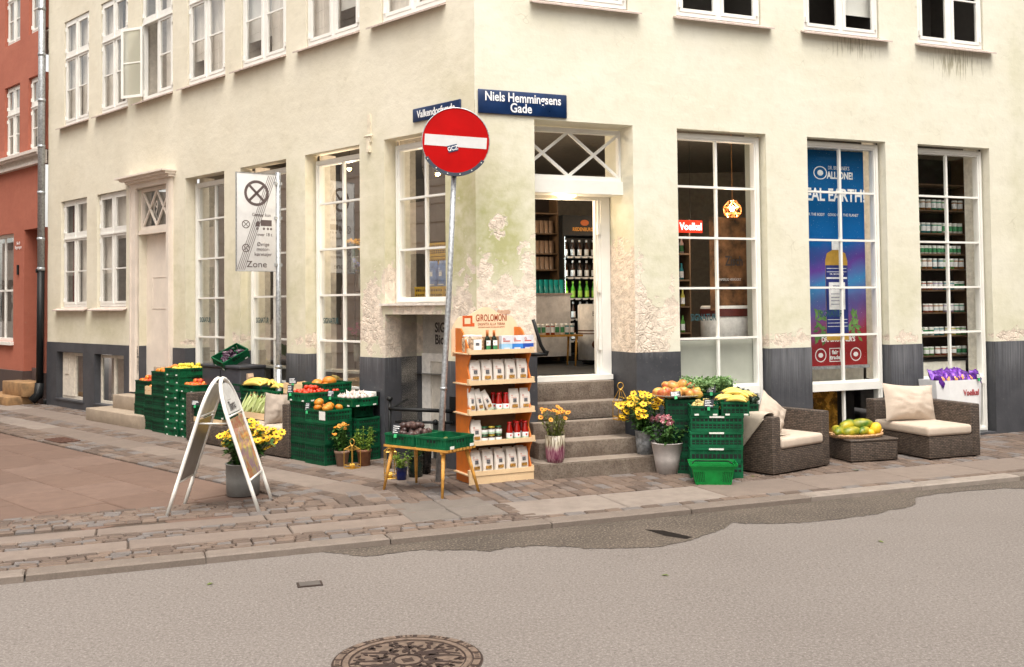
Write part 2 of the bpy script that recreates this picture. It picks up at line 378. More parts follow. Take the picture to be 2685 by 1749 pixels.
opL += [(a, b, .14, 1.04, .13) for a, b in BAS]+[(-8.17, -7.08, .5, 3.86, .16), (-1.60, -.50, -.9, 1.74, 1.3)]
opR = [(a, b, up_z0, up_z1, .07) for a, b in UR]+[(SHR[0][0], SHR[0][1], .10, DR, .15), (SHR[1][0], SHR[1][1], .05, DR, .15), (SHR[2][0], SHR[2][1], .03, DR, .15)]
opR += [(.71, 1.97, 0.0, DR, .62, (.0, -.05))]
peelL = [(-1.85, 1.75, .22, .5, 1.1), (-1.62, 2.1, .1, .3, .8), (-1.05, 1.8, .65, .10, 1.15), (-.25, 1.75, .25, .45, 1.0), (-.12, 2.3, .14, .5, .62), (-.35, 2.9, .1, .3, .5), (-3.4, 1.4, .2, .14, .75), (-5.05, 1.4, .18, .12, .75), (-6.6, 1.3, .2, .06, .7), (-3.65, 1.32, .2, .1, .6), (-1.5, 1.45, .3, .3, .85)]
stainL = [(-.2, 2.6, .6, 1.3, 1.3), (-1.75, 2.2, .4, .9, .8), (-3.45, 1.9, .3, 1.0, .6), (-5.1, 1.9, .3, 1.0, .6), (-6.8, 2.0, .4, 1.0, .5), (-3.5, 3.6, .4, .4, .35), (-1.85, 3.5, .3, .5, .4), (-10, 1.5, 3, .35, .35), (-.1, 3.9, .3, .4, .35), (-1.4, 1.5, .3, .4, .8)]
peelR = [(.38, 1.60, .6, .55, 1.4), (.12, 2.2, .18, .3, .72), (.62, 2.1, .14, .6, .85), (.25, 2.75, .12, .22, .66), (.68, 2.7, .1, .3, .55), (2.15, 1.5, .45, .42, .95), (2.45, 1.7, .16, .3, 1.0), (2.0, 2.0, .14, .6, .85), (4.15, 1.36, .4, .10, 1.0), (4.3, 1.42, .15, .14, .8), (6.02, 1.36, .3, .09, 1.0), (7.8, 1.33, .25, .07, .95), (8.4, 1.36, .5, .12, .6), (2.5, 2.1, .1, .12, .7)]
stainR = [(.25, 2.5, .6, 1.0, 1.35), (2.2, 2.3, .45, .8, .55), (4.15, 1.7, .4, .5, .45), (6.0, 1.8, .35, .5, .45), (7.85, 1.6, .4, .4, .35), (.15, 3.85, .3, .2, .5), (3.9, 2.4, .15, 1.2, .25), (8.1, 4, .15, 3, .3)]
dripR = [(5.25, 5.16, .5, .20, .8), (7.0, 5.10, .62, .26, .85)]
wall('facade_wall', bld, ROTL, -12.0, 0, PZL, TOPZ, opL, creamL, 0, .085, peelL, stainL)
wall('facade_wall', bld, ROTR, 0, 11.5, PZR, TOPZ, opR, cream, 0, .085, peelR, stainR, dripR)
dl = [(x, PZL, .5, .22, .9) for x in (-1.9, -.2, -3.5, -.9)]; dR = [(x, PZR-.1, .45, .45, 1.0) for x in (4.1, 4.5, 6.0, 7.9, 8.5)]+[(2.2, 1.25, .3, .04, .8)]
wall('plinth', bld, ROTL, -12.0, 0.012, -.5, PZL, opL, plinthm, -.014, .12, drip=dl)
wall('plinth', bld, ROTR, -0.012, 11.5, -.5, PZR, opR, plinthm, -.014, .12, drip=dR)
mb = MB()
for s0, s1, z in ((-12.0, 0.0, PZL),): mb.bx(s0, s1, -.014, .004, z-.002, z+.0)
# roof: one slab over both wings, eaves board
rm = mat('dark_roof_tiles', (.16, .07, .05), .8, var=.2)
mb = MB(); c = Vector((CX, CY, 0)); pts = [FL(-12, -.25)-c, FL(0, -.3)-c, FR(11.5, -.25)-c, FR(11.5, 9)-c, FL(-12, 10)-c]
mb.prism([(p.x, p.y) for p in pts], TOPZ, TOPZ+.35); mb.build('roof', rm, bld, (0, 0, 0))
# ------------------------------------------------------------------ windows
curt = mat('curtain', (.78, .73, .66), .9, var=.08, scale=4); curtred = mat('red_curtain', (.19, .07, .055), .9, var=.2)
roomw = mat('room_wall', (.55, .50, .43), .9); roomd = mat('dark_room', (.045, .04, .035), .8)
def bars(mb, x0, x1, z0, z1, y0, y1, t): # rectangular frame ring
    mb.bx(x0, x0+t, y0, y1, z0, z1); mb.bx(x1-t, x1, y0, y1, z0, z1); mb.bx(x0+t, x1-t, y0, y1, z0, z0+t); mb.bx(x0+t, x1-t, y0, y1, z1-t, z1)
def sash(mb, x0, x1, z0, z1, y, cols, rows, t=.045, th=.035, mt_=.022, zl=None):
    bars(mb, x0, x1, z0, z1, y-th/2, y+th/2, t)
    for i in range(1, cols): x = x0+(x1-x0)*i/cols; mb.bx(x-mt_/2, x+mt_/2, y-th/2+.004, y+th/2-.004, z0+t, z1-t)
    for z in (zl or [z0+(z1-z0)*j/rows for j in range(1, rows)]): mb.bx(x0+t, x1-t, y-th/2+.002, y+th/2-.006, z-mt_/2, z+mt_/2)
def pane(mb, x0, x1, z0, z1, y): mb.quad((x0, y, z0), (x1, y, z0), (x1, y, z1), (x0, y, z1))
def house_window(parent, rot, x0, x1, z0, z1, y, g, back='dark', transom=.66, sill=True, openleft=False, lowrows=2, sl_l=.2, sl_r=.12, inner=None, fr=white):
    zt = z0+(z1-z0)*transom; xm = (x0+x1)/2; mb = MB()
    bars(mb, x0+.012, x1-.012, z0+.02, z1-.01, y-.02, y+.05, .05)
    mb.bx(xm-.035, xm+.035, y-.012, y+.045, z0+.07, z1-.06)
    mb.bx(x0+.06, xm-.035, y-.03, y+.045, zt-.04, zt+.04); mb.bx(xm+.035, x1-.06, y-.03, y+.045, zt-.04, zt+.04)
    mb.bx(x0+.04, x1-.04, y-.045, y-.021, zt-.045, zt-.02)
    for a, b in ((x0+.062, xm-.036), (xm+.036, x1-.062)):
        left = a < xm-.1
        if not (openleft and left): sash(mb, a, b, z0+.072, zt-.042, y-.012, 1, lowrows, .042, .03)
        sash(mb, a, b, zt+.042, z1-.062, y-.012, 1, 1, .038, .03)
    for z in (z0+.15, zt-.15, zt+.12, z1-.15):
        for x in (x0+.05, x1-.05): mb.bx(x-.012, x+.012, y-.045, y-.02, z-.035, z+.035)
    f = mb.build('window', fr, parent, (0, 0, 0), rot)
    mb = MB()
    for a, b in ((x0+.10, xm-.07), (xm+.07, x1-.10)):
        if not (openleft and a < xm-.1): pane(mb, a, b, z0+.11, zt-.08, y-.008)
        pane(mb, a, b, zt+.08, z1-.10, y-.008)
    mb.build('pane', g, f, (0, 0, 0))
    if sill:
        mb = MB(); mb.add([(x0-sl_l, -.09, z0-.055), (x1+sl_r, -.09, z0-.055), (x1+sl_r, y, z0+.0), (x0-sl_l+.0, y, z0+.0), (x0-sl_l, -.09, z0-.035), (x1+sl_r, -.09, z0-.035), (x1+sl_r, y, z0+.019), (x0-sl_l, y, z0+.019)],
            [(0, 3, 2, 1), (4, 5, 6, 7), (0, 1, 5, 4), (1, 2, 6, 5), (3, 0, 4, 7)]); mb.build('sill', sillm, f, (0, 0, 0))
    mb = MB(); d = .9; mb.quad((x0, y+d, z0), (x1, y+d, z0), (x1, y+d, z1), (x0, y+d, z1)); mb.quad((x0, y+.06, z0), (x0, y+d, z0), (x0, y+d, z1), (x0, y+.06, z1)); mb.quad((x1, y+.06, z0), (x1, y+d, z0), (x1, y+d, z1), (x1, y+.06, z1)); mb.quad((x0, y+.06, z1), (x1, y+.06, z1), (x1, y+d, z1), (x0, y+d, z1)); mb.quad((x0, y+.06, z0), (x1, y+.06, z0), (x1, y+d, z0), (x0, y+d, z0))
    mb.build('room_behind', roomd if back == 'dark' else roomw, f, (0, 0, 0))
    if inner:
        for kind, a, b, za, zb in inner:
            mb = MB(); n = 16; A = x0+(x1-x0)*a; B = x0+(x1-x0)*b; Za = z0+(z1-z0)*za; Zb = z0+(z1-z0)*zb
            amp = .012 if kind != 'blind' else 0
            vs = []
            for i in range(n*2+1):
                x = A+(B-A)*i/(2*n); yy = y+.10+amp*sin(i*1.9)+amp*.5*sin(i*.7); vs += [(x, yy, Za), (x, yy, Zb)]
            mb.add(vs, [(2*i, 2*i+2, 2*i+3, 2*i+1) for i in range(2*n)], 0, True)
            mb.build('blind' if kind == 'blind' else 'curtain', {'blind': white, 'red': curtred}.get(kind, curt), f, (0, 0, 0))
    return f
added_curtains = [[('c', .45, 1, 0, 1), ('c', .0, .36, 0, 1)], [('c', .0, .55, .0, 1), ('c', .62, 1, .0, 1)], [('c', .55, 1, 0, 1)], [('c', .42, 1, 0, 1), ('c', 0, .4, .2, 1)], [('c', .5, 1, .06, 1), ('blind', 0, .5, .2, 1)], [('c', 0, .5, 0, 1), ('blind', .5, 1, .2, 1)], [('c', 0, .46, 0, 1), ('c', .5, 1, .0, 1)]]  # whitish curtains added to make these panes pale where reflections are weak
for k, (a, b) in enumerate(UL):
    fw_ = house_window(bld, ROTL, a, b, up_z0, up_z1, .045, glassU, 'light', inner=added_curtains[k], openleft=(k == 2), sl_r=.0, sl_l=.19)
    if k == 2:                          # the open casement, swung out
        mb = MB(); w_ = .46; sash(mb, 0, w_, 0, 1.18, 0, 1, 2, .045, .03); M_ = T(a+.065, .0, up_z0+.075) @ RZ(rad(-158))
        mb2 = MB(); mb2.add([M_ @ Vector(p) for p in mb.v], mb.f); sf = mb2.build('open_casement', white, fw_, (0, 0, 0))
        mb = MB(); pane(mb, .04, w_-.04, .04, 1.14, 0); mb2 = MB(); mb2.add([M_ @ Vector(p) for p in mb.v], mb.f); mb2.build('open_pane', glassmat('grey_green_pane', (.75, .8, .7), 1.5, dirt=.45), fw_, (0, 0, 0))
for k, (a, b) in enumerate(UR):
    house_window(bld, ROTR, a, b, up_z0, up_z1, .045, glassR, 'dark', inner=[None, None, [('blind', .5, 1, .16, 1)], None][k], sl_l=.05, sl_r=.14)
house_window(bld, ROTL, SLW[0][0], SLW[0][1], 1.86, 3.88, .075, glassU, 'light', sl_l=.2, sl_r=.05, inner=[('red', .1, .36, 0, 1), ('c', .48, 1, 0, 1)])
house_window(bld, ROTL, SLW[1][0], SLW[1][1], 1.86, 3.88, .075, glassU, 'light', sl_l=.2, sl_r=.05, inner=[('c', 0, 1, .6, 1), ('c', .0, .42, .0, .6), ('c', .7, 1, 0, .6)])
def shop_window(rot, x0, x1, z0, z1, y, g, rows, lower=None, name='shop_window', t=.075, back=None):
    mb = MB(); bars(mb, x0, x1, z0, z1, y-.03, y+.06, t); bars(mb, x0+.018, x1-.018, z0+.018, z1-.018, y-.045, y-.0301, t-.04)
    xm = (x0+x1)/2; mb.bx(xm-.015, xm+.015, y-.02, y+.02, z0+t, z1-t)
    for z in rows: mb.bx(x0+t, x1-t, y-.026, y+.016, z-.013, z+.013)
    if lower: mb.bx(x0+t, x1-t, y-.07, y+.05, lower-.05, lower+.05); mb.bx(x0+t, x1-t, y-.05, y+.0, lower+.0501, lower+.075)
    f = mb.build(name, white, bld, (0, 0, 0), rot)
    mb = MB(); pane(mb, x0+t-.01, x1-t+.01, z0+t-.01, z1-t+.01, y+.004); mb.build('pane', g, f, (0, 0, 0))
    return f
rL = [3.21, 2.60, 1.99, 1.39, .80]
win = {}
for k, (a, b) in enumerate(SHL[:3]): win['CDE'[k]] = shop_window(ROTL, a+.01, b-.0, .42, DT-.07, .2, glassL, rL)
win['F'] = shop_window(ROTL, SHL[3][0]+.01, SHL[3][1], 1.87, DT-.06, .2, glassL, [3.14, 2.52])
mb = MB(); mb.bx(-1.66, -.45, -.05, .14, 1.845, 1.872); mb.build('sill', mat('white_sill', (.74, .68, .62), .6), win['F'], (0, 0, 0))
rR = [3.26, 2.635, 2.02, 1.405]
win['G'] = shop_window(ROTR, SHR[0][0], SHR[0][1]-.02, .10, DR-.03, .15, glassR, rR, .76)
win['H'] = shop_window(ROTR, SHR[1][0], SHR[1][1]-.02, .05, DR-.03, .15, glassR, rR, .74)
win['I'] = shop_window(ROTR, SHR[2][0], SHR[2][1]-.02, .03, DR-.03, .15, glassR, rR, .74)
# basement windows
for k, (a, b) in enumerate(BAS):
    mb = MB(); bars(mb, a+.01, b-.01, .16, 1.02, .10, .14, .05); xm = (a+b)/2; mb.bx(xm-.03, xm+.03, .095, .135, .21, .97)
    if k == 0: mb.bx(a+.06, xm-.03, .085, .12, .21, .97)
    f = mb.build('basement_window', mat('old_white_paint', (.70, .64, .55), .6, var=.12), bld, (0, 0, 0), ROTL)
    mb = MB(); pane(mb, a+.05 if k else xm, b-.05, .2, .98, .115); mb.build('pane', glassL, f, (0, 0, 0))
    mb = MB(); mb.quad((a, .3, .1), (b, .3, .1), (b, .3, 1.05), (a, .3, 1.05)); mb.build('room_behind', roomw, f, (0, 0, 0))
    mb = MB(); mb.bx(a-.03, b+.03, -.03, .10, .13, .16); mb.build('sill', plinthm, f, (0, 0, 0))
    if k == 0:
        mb = MB(); mb.bx(a+.16, a+.34, .07, .086, .62, .92); mb.build('letter_flap', mat('old_white_paint', (0, 0, 0)), f, (0, 0, 0))
# house door 19
cw = mat('creamy_white_paint', (.74, .66, .58), .5, var=.06, scale=4)
mb = MB(); mb.bx(-8.37, -8.17, -.05, .02, .45, 3.93); mb.bx(-7.08, -6.93, -.05, .02, .45, 3.93); mb.bx(-8.17, -7.08, -.05, .02, 3.84, 3.93)
mb.bx(-8.34, -8.31, -.065, -.0501, .45, 3.9); mb.bx(-6.99, -6.96, -.065, -.0501, .45, 3.9)
dd = mb.build('door_surround', cw, bld, (0, 0, 0), ROTL)
mb = MB(); mb.bx(-8.42, -6.88, -.11, 0, 3.93, 3.97); mb.bx(-8.50, -6.86, -.17, 0, 3.97, 4.01); mb.bx(-8.58, -6.84, -.23, 0, 4.01, 4.04); mb.build('cornice', cw, dd, (0, 0, 0))
mb = MB(); bars(mb, -8.16, -7.09, 3.14, 3.84, .05, .11, .06); mb.bx(-8.165, -7.085, .01, .12, 3.07, 3.139)
xs_ = [-8.10, -7.625, -7.15]
def xbars(mb, x0, x1, z0, z1, n, y0, y1, t):
    w_ = (x1-x0)/n
    for k in range(n):
        for s in (1, -1):
            a = Vector((x0+k*w_, 0, z0 if s > 0 else z1)); b = Vector((x0+(k+1)*w_, 0, z1 if s > 0 else z0)); d = (b-a); L_ = d.length; ang = math.atan2(d.z, d.x)
            e = .0015 if s < 0 else 0
            mb.bx(0, L_, y0+e, y1+e, -t/2, t/2, M=T(a.x, 0, a.z) @ RYm(-ang))
xbars(mb, -8.10, -7.15, 3.20, 3.78, 2, .055, .085, .03)
tr = mb.build('fanlight', cw, dd, (0, 0, 0))
mb = MB(); pane(mb, -8.1, -7.15, 3.2, 3.78, .095); mb.build('pane', glassL, dd, (0, 0, 0))
text('19', .30, cw, dd, (-7.63, .045, 3.49), sx=.6, name='house_number')
mb = MB(); mb.bx(-8.17, -7.08, .155, .17, .5, 3.07); mb.quad((-8.1, .6, 3.1), (-7.1, .6, 3.1), (-7.1, .6, 3.8), (-8.1, .6, 3.8)); 
bars(mb, -7.95, -7.42, 1.83, 2.36, .148, .1549, .012); 
mb.build('door_leaf', cw, dd, (0, 0, 0))
# shop door
mb = MB(); y = .30
bars(mb, .73, 1.975, 3.30, 3.915, y-.03, y+.04, .055); mb.bx(.72, 1.975, y-.08, y+.30, 3.14, 3.295)
xbars(mb, .60, 1.93, 3.35, 3.87, 2, y-.02, y+.012, .032)
df = mb.build('transom_window', white, bld, (0, 0, 0), ROTR)
mb = MB(); pane(mb, .78, 1.93, 3.35, 3.87, y+.02); mb.build('pane', glassR, df, (0, 0, 0))
mb = MB(); mb.bx(1.80, 1.92, .52, .60, .99, 3.14); mb.bx(.70, .80, .52, .60, .99, 3.14); mb.bx(.80, 1.80, .52, .60, 3.10, 3.14); mb.bx(1.74, 1.80, .56, .62, .99, 3.10); mb.bx(1.765, 1.80, .535, .5599, .99, 3.10)
for z in (1.35, 2.05, 2.75): mb.bx(1.745, 1.785, .50, .535, z-.07, z+.07)
mb.bx(.70, 1.90, .44, .66, .93, .99)
dr_ = mb.build('shop_door_frame', white, bld, (0, 0, 0), ROTR)
lb = MB(); lb.lathe([(0, 0), (.09, .0), (.12, .02), (.12, .035)], 20); lb.build('ceiling_lamp', emis('lamp_bowl', (1, .62, .2), 2.2), df, (1.30, .42, 3.105), 0)
dl_ = bpy.data.lights.new('lamp_light', 'POINT'); dl_.energy = 4.5; dl_.color = (1, .80, .55); dl_.shadow_soft_size = .1; dlo = bpy.data.objects.new('lamp_light', dl_); COL.objects.link(dlo); dlo.parent = bld; dlo.location = LX.to_3d()*0+Vector((RX*1.30+RY*.62).to_3d())+Vector((0, 0, 2.95))
# cellar entrance under window F
mb = MB(); mb.quad((-1.6, 1.29, -.9), (-.5, 1.29, -.9), (-.5, 1.29, 1.74), (-1.6, 1.29, 1.74)); mb.bx(-1.6, -.5, .0, 1.29, -.95, -.9)
for k in range(5): mb.bx(-1.6, -.5, .02+.2*k, 1.28, -.9, -.12-.18*k+.0)
mb.build('cellar_recess', mat('cellar_grey', (.09, .09, .095), .8), bld, (0, 0, 0), ROTL)
mb = MB(); mb.bx(-1.6, -.5, .60, .64, 1.25, 1.745); mb.bx(-1.6, -1.44, .58, .65, -.9, 1.2499); mb.bx(-.60, -.5, .58, .65, -.9, 1.2499); mb.bx(-1.44, -.60, .58, .65, 1.15, 1.2499)
cd = mb.build('cellar_door_frame', mat('pale_board', (.78, .74, .69), .7), bld, (0, 0, 0), ROTL)
mb = MB(); mb.bx(-1.44, -.6, .615, .64, -.9, 1.15); mb.build('cellar_door', mat('dark_door', (.03, .03, .03), .4), cd, (0, 0, 0))
text('SIGNATUR\nBiobutik', .165, inkd, cd, (-1.37, .596, 1.49), ax='LEFT', bold=.03, sx=.8)
# interior of the shop
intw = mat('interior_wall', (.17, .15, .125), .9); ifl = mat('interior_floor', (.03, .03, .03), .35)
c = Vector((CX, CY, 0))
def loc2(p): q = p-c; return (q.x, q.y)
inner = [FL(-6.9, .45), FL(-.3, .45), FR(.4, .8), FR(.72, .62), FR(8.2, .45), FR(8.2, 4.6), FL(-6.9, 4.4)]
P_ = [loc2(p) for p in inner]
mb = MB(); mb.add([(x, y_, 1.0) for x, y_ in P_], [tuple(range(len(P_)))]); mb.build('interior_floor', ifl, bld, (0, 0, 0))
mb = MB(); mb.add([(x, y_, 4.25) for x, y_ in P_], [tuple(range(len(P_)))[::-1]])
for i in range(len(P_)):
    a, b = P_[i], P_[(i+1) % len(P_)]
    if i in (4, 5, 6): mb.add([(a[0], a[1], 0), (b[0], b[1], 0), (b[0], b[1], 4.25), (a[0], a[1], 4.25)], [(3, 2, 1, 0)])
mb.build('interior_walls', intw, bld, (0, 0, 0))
# window display ledges: lower boards and reveal panels behind each shop window
board = mat('frosted_board', (.42, .43, .38), .6, var=.06, scale=3); ledge = mat('pale_ledge', (.68, .66, .60), .6)
for key, rot, xx, yb, zt in (('G', ROTR, SHR[0], .2, 1.36), ('H', ROTR, SHR[1], .2, .95), ('I', ROTR, SHR[2], .2, .98)):
    mb = MB(); a, b = xx
    if key == 'G': mb.bx(a, b, .23, .26, .8, zt+.02)
    else: mb.bx(a, b, .5, .53, .78, zt); mb.bx(a, b, .2, .5, .74, .78); mb.bx(a, b, .53, .9, zt-.02, zt)
    for x in (a-.02, b): mb.bx(x, x+.02, .2, .45, .8, 4.0)
    mb.build('display_ledge', board if key == 'G' else ledge, win[key], (0, 0, 0))
for k, key in enumerate('CDEF'):
    a, b = SHL[k]; mb = MB(); z_ = 1.0 if key != 'F' else 1.86
    for x in (a-.02, b): mb.bx(x, x+.02, .25, .5, .42, 3.9)
    mb.bx(a, b, .26, .6, z_-.03, z_); mb.bx(a, b, .6, .62, .42, z_)
    mb.build('display_ledge', mat('grey_beige_panel', (.62, .57, .50), .7), win[key], (0, 0, 0))
# basement pane contents under H and I
for key, xx in (('H', SHR[1]), ('I', SHR[2])):
    a, b = xx; mb = MB(); mb.quad((a, .7, .05), (b, .7, .05), (b, .7, .73), (a, .7, .73)); mb.build('basement_room', roomd, win[key], (0, 0, 0))
gf = mat('golden_foil', (.45, .22, .03), .25, .6, var=.6, scale=9, bmp=1.0, bscale=14)
mb = MB(); mb.bx(4.56, 5.12, .30, .33, .12, .69); mb.build('golden_paper', gf, win['H'], (0, 0, 0))
signm = mat('window_lettering', (.02, .07, .08), .5)
for key, x, z, rot in (('C', -6.27, 1.65, 0), ('D', -4.64, 1.65, 0), ('E', -2.975, 1.65, 0), ('G', 2.99, 1.66, 0), ('H', 4.92, 1.68, 0), ('H', 5.38, .22, 0)):
    d = .188 if key in 'CDE' else .138
    text('SIGNATUR', .105 if key in 'CDE' else .115, signm, win[key], (x, d, z), bold=.02, sx=.66, ext=.0003)
# downpipes
def pipe(rot, x, y, z0, z1, r, name='downpipe', m_=steel, kk=None):
    mb = MB(); mb.tube([(x, y, z0), (x, y, z1)], r, 12)
    for z in [z0+.02]+[z0+.9*i+.6 for i in range(int((z1-z0)/.9))]: mb.tube([(x, y, z-.03), (x, y, z+.03)], r+.008, 12)
    return mb.build(name, m_, bld, (0, 0, 0), rot)
pipe(ROTL, -12.02, -.12, 2.6, TOPZ, .065)
p_ = MB(); p_.tube([(-12.06, -.12, .35), (-12.02, -.12, 2.62)], .066, 12); p_.tube([(-12.05, -.12, 2.55), (-12.05, -.12, 2.62)], .085, 12); p_.tube([(-12.06, -.12, .42), (-12.07, -.14, .2), (-12.08, -.26, .08)], .085, 10)
p_.build('downpipe_foot', black, bld, (0, 0, 0), ROTL)
pipe(ROTR, 8.42, -.10, 0.02, TOPZ, .06)
# wall bracket
mb = MB(); mb.bx(-1.905, -1.845, -.02, 0, 3.95, 4.21); mb.bx(-1.92, -1.83, -.03, 0, 3.86, 3.96); mb.bx(-1.90, -1.85, -.04, 0, 3.74, 3.86); mb.tube([(-1.95, -.03, 3.94), (-1.8, -.03, 3.94)], .012, 6)
mb.build('wall_bracket', mat('painted_bracket', (.74, .66, .52), .6), bld, (0, 0, 0), ROTL)
# cellar handrails
mb = MB(); mb.bx(-1.79, -1.69, -.03, -.015, .50, .80); mb.tube([(-1.74, -.03, .65), (-1.74, -.14, .655), (-2.45, -.42, .64)], .022, 8); mb.ell((-2.47, -.425, .64), .03, .03, .03)
mb.build('handrail', black, bld, (0, 0, 0), ROTL)
mb = MB(); mb.tube([(-.35, -.05, .66), (-.9, -.42, .68), (-1.0, -.42, .68)], .022, 8); mb.tube([(-1.0, -.42, .0), (-1.0, -.42, .76)], .018, 8); mb.ell((-1.0, -.42, .79), .04, .04, .03); mb.tube([(-.35, -.05, .53), (-.9, -.42, .54)], .016, 8); mb.tube([(-1.0, -.42, .66), (-1.5, .25, .70)], .016, 8); mb.bx(-.42, -.28, -.035, -.015, .5, .82)
for t_ in (.3, .6): mb.ell((-.35-.55*t_, -.05-.37*t_, .535), .03, .03, .035)
mb.build('handrail', black, bld, (0, 0, 0), ROTL)
hx = [W('R', px, py, -.18) for px, py in ((1398, 838), (1418, 905), (1428, 922), (1436, 924), (1434, 929), (1396, 930))]
mb = MB(); mb.tube([(x, -.18, z) for x, z in hx], .021, 8); mb.tube([(hx[-1][0], -.18, hx[-1][1]), (hx[-1][0]-.08, 0, hx[-1][1])], .02, 8)
mb.build('handrail', black, bld, (0, 0, 0), ROTR)
# ------------------------------------------------------------------ entrance steps
def granitem():
    mt, t, b = nodes('worn_granite', .85); v = coords(t, 'Object'); n = noisef(t, v, 6, 5, .7); n2 = noisef(t, v, 45, 4, .75); n3 = noisef(t, v, 2, 3)
    g = N(t, 'NewGeometry'); sp = N(t, 'SeparateXYZ'); t.links.new(g.outputs['True Normal'], sp.inputs[0]); horizontal = rampf(t, sp.outputs[2], .3, .8); horizontal.node.clamp = True   # treads are paler than risers
    c = mixc(t, rampf(t, n, .35, .65), (.125, .093, .07), (.215, .175, .14)); c = mixc(t, mth(t, 'MULTIPLY', rampf(t, n2, .48, .62), .75), c, (.075, .052, .038)); c = mixc(t, mth(t, 'MULTIPLY', rampf(t, n2, .62, .75), .5), c, (.32, .28, .24))
    tr_ = mixc(t, rampf(t, n, .3, .7), (.235, .19, .155), (.285, .24, .20)); c = mixc(t, mth(t, 'MULTIPLY', horizontal, .8), c, tr_); t.links.new(c, b.inputs['Base Color']); bump(t, b, mth(t, 'ADD', n2, n), .9, .012); return mt
granite = granitem()
st = thing('stone_steps', 'five worn granite steps climbing to the open shop door', 'steps', FR(0, 0, 0), ROTR)
nos = [(-.70, 0, .17, .42, 1.90), (-.42, .17, .35, .55, 1.76), (-.14, .35, .53, .60, 1.75), (.14, .53, .71, .72, 1.90), (.36, .71, .925, .72, 1.87)]
for k, (y0, z0, z1, xa, xb) in enumerate(nos):
    mb = MB(); ye = .02 if k < 3 else .62
    if k == 3: xb = 1.88
    if k == 0: mb.prism([(xa+.0, y0+.12), (xa+.04, y0+.04), (xa+.13, y0), (xb-.02, y0), (xb, y0+.02), (xb, ye-.05), (xa, ye-.05)], z0, z1-.012); mb.prism([(xa+.012, y0+.12), (xa+.05, y0+.045), (xa+.13, y0+.01), (xb-.03, y0+.012), (xb-.01, y0+.03), (xb-.01, ye-.05), (xa+.01, ye-.05)], z1-.012, z1)
    else: mb.rb(xa, xb, y0, max(ye, y0+.3) if k >= 3 else -.02, z0-.02, z1, .012, 2)
    mb.build('step', granite, st, (0, 0, 0))
st2 = thing('stone_steps', 'low sandstone steps below the white house door behind green crates', 'steps', FL(0, 0, 0), ROTL)
sm = mat('old_sandstone', (.36, .29, .22), .85, var=.2, scale=7, bmp=.4, fine=.2)
for xa, xb, y0, z0, z1 in ((-8.75, -6.75, -.62, 0, .2), (-8.4, -6.75, -.32, .2, .42), (-7.5, -6.95, -.05, .42, .9), (-7.2, -6.98, .02, .9, 1.15)):
    mb = MB(); mb.rb(xa, xb, y0, -.02 if z1 < .5 else .14, z0-.01, z1, .012, 2); mb.build('step', sm, st2, (0, 0, 0))
# ------------------------------------------------------------------ street name signs
blue = mat('blue_enamel', (.003, .022, .085), .3, var=.25, scale=5)
t_ = thing('street_name_sign', 'blue enamel street name sign with two lines of white letters', 'sign', FR(.57, -.018, 4.10), ROTR)
mb = MB(); mb.rb(-.54, .54, -.012, .012, -.135, .135, .01, 2); mb.build('plate', blue, t_, (0, 0, 0))
text('Niels Hemmingsens', .145, whitep, t_, (0, -.014, .055), bold=.018, sx=.80); text('Gade', .145, whitep, t_, (-.03, -.014, -.06), bold=.018, sx=.85)
t_ = thing('street_name_sign', 'small blue street name sign partly hidden behind the round red sign', 'sign', FL(-.62, -.018, 4.072), ROTL)
mb = MB(); mb.rb(-.41, .41, -.01, .012, -.08, .08, .008, 2); mb.build('plate', blue, t_, (0, 0, 0)); text('Valkendorfsgade', .12, whitep, t_, (0, -.0125, 0), bold=.02, sx=.82)
# ------------------------------------------------------------------ red building
rb_ = thing('red_building', 'brick red plastered house with white windows and pale cornice at the left edge', 'building', FL(-12.0, 0, 0), ROTL)
SX = 12.0
def rx(x): return x+SX
ro = [(rx(-13.28)-1.45*k, rx(-12.9)-1.45*k, 5.0, 6.5, .08) for k in range(0)]
rw = []
for z0, z1 in ((4.98, 6.5), (7.38, 8.95)):
    for k in range(5): rw.append((-.95-1.32*k, -.1-1.32*k, z0, z1, .08))
doorop = (-1.14, -.12, .10, 3.45, .8); swin = (-3.2, -1.72, 1.18, 3.42, .1)
ops = rw+[doorop, swin, (-5.4, -3.8, 1.18, 3.42, .1)]
wall('wall', rb_, 0, -9, -.06, .6, 10, ops, redw, -.03, .2); wall('plinth', rb_, 0, -9, -.06, -.4, .6, ops, mat('dark_base', (.07, .045, .04), .8), -.05, .3)
for a, b, z0, z1, d in rw: house_window(rb_, 0, a, b, z0, z1, .05, glassL, 'light', transom=.63, lowrows=2, sill=False, inner=[('c', 0, 1, 0, 1)])
mb = MB(); 
for k, (d, z0, z1) in enumerate(((.10, 4.70, 4.76), (.06, 4.76, 4.86), (.16, 4.86, 4.90), (.20, 4.90, 4.96))): mb.bx(-9, -.06+.001*k, -.03-d, 0, z0, z1)
mb.build('cornice', mat('cornice_paint', (.66, .60, .55), .6, var=.1), rb_, (0, 0, 0))
for a, b, z0, z1, d in (swin, (-5.4, -3.8, 1.18, 3.42, .1)):
    mb = MB(); bars(mb, a, b, z0, z1, .05, .1, .07); xm = (a+b)/2; mb.bx(xm-.02, xm+.02, .06, .09, z0+.07, z1-.07); mb.bx(a+.07, b-.07, .06, .09, 2.22, 2.26); mb.bx(a-.03, b+.03, -.1, .05, z0-.07, z0-.001)
    f = mb.build('shop_window', white, rb_, (0, 0, 0)); mb = MB(); pane(mb, a+.06, b-.06, z0+.06, z1-.06, .085); mb.build('pane', glassL, f, (0, 0, 0)); mb = MB(); mb.quad((a, 1, z0), (b, 1, z0), (b, 1, z1), (a, 1, z1)); mb.build('room_behind', roomw, f, (0, 0, 0))
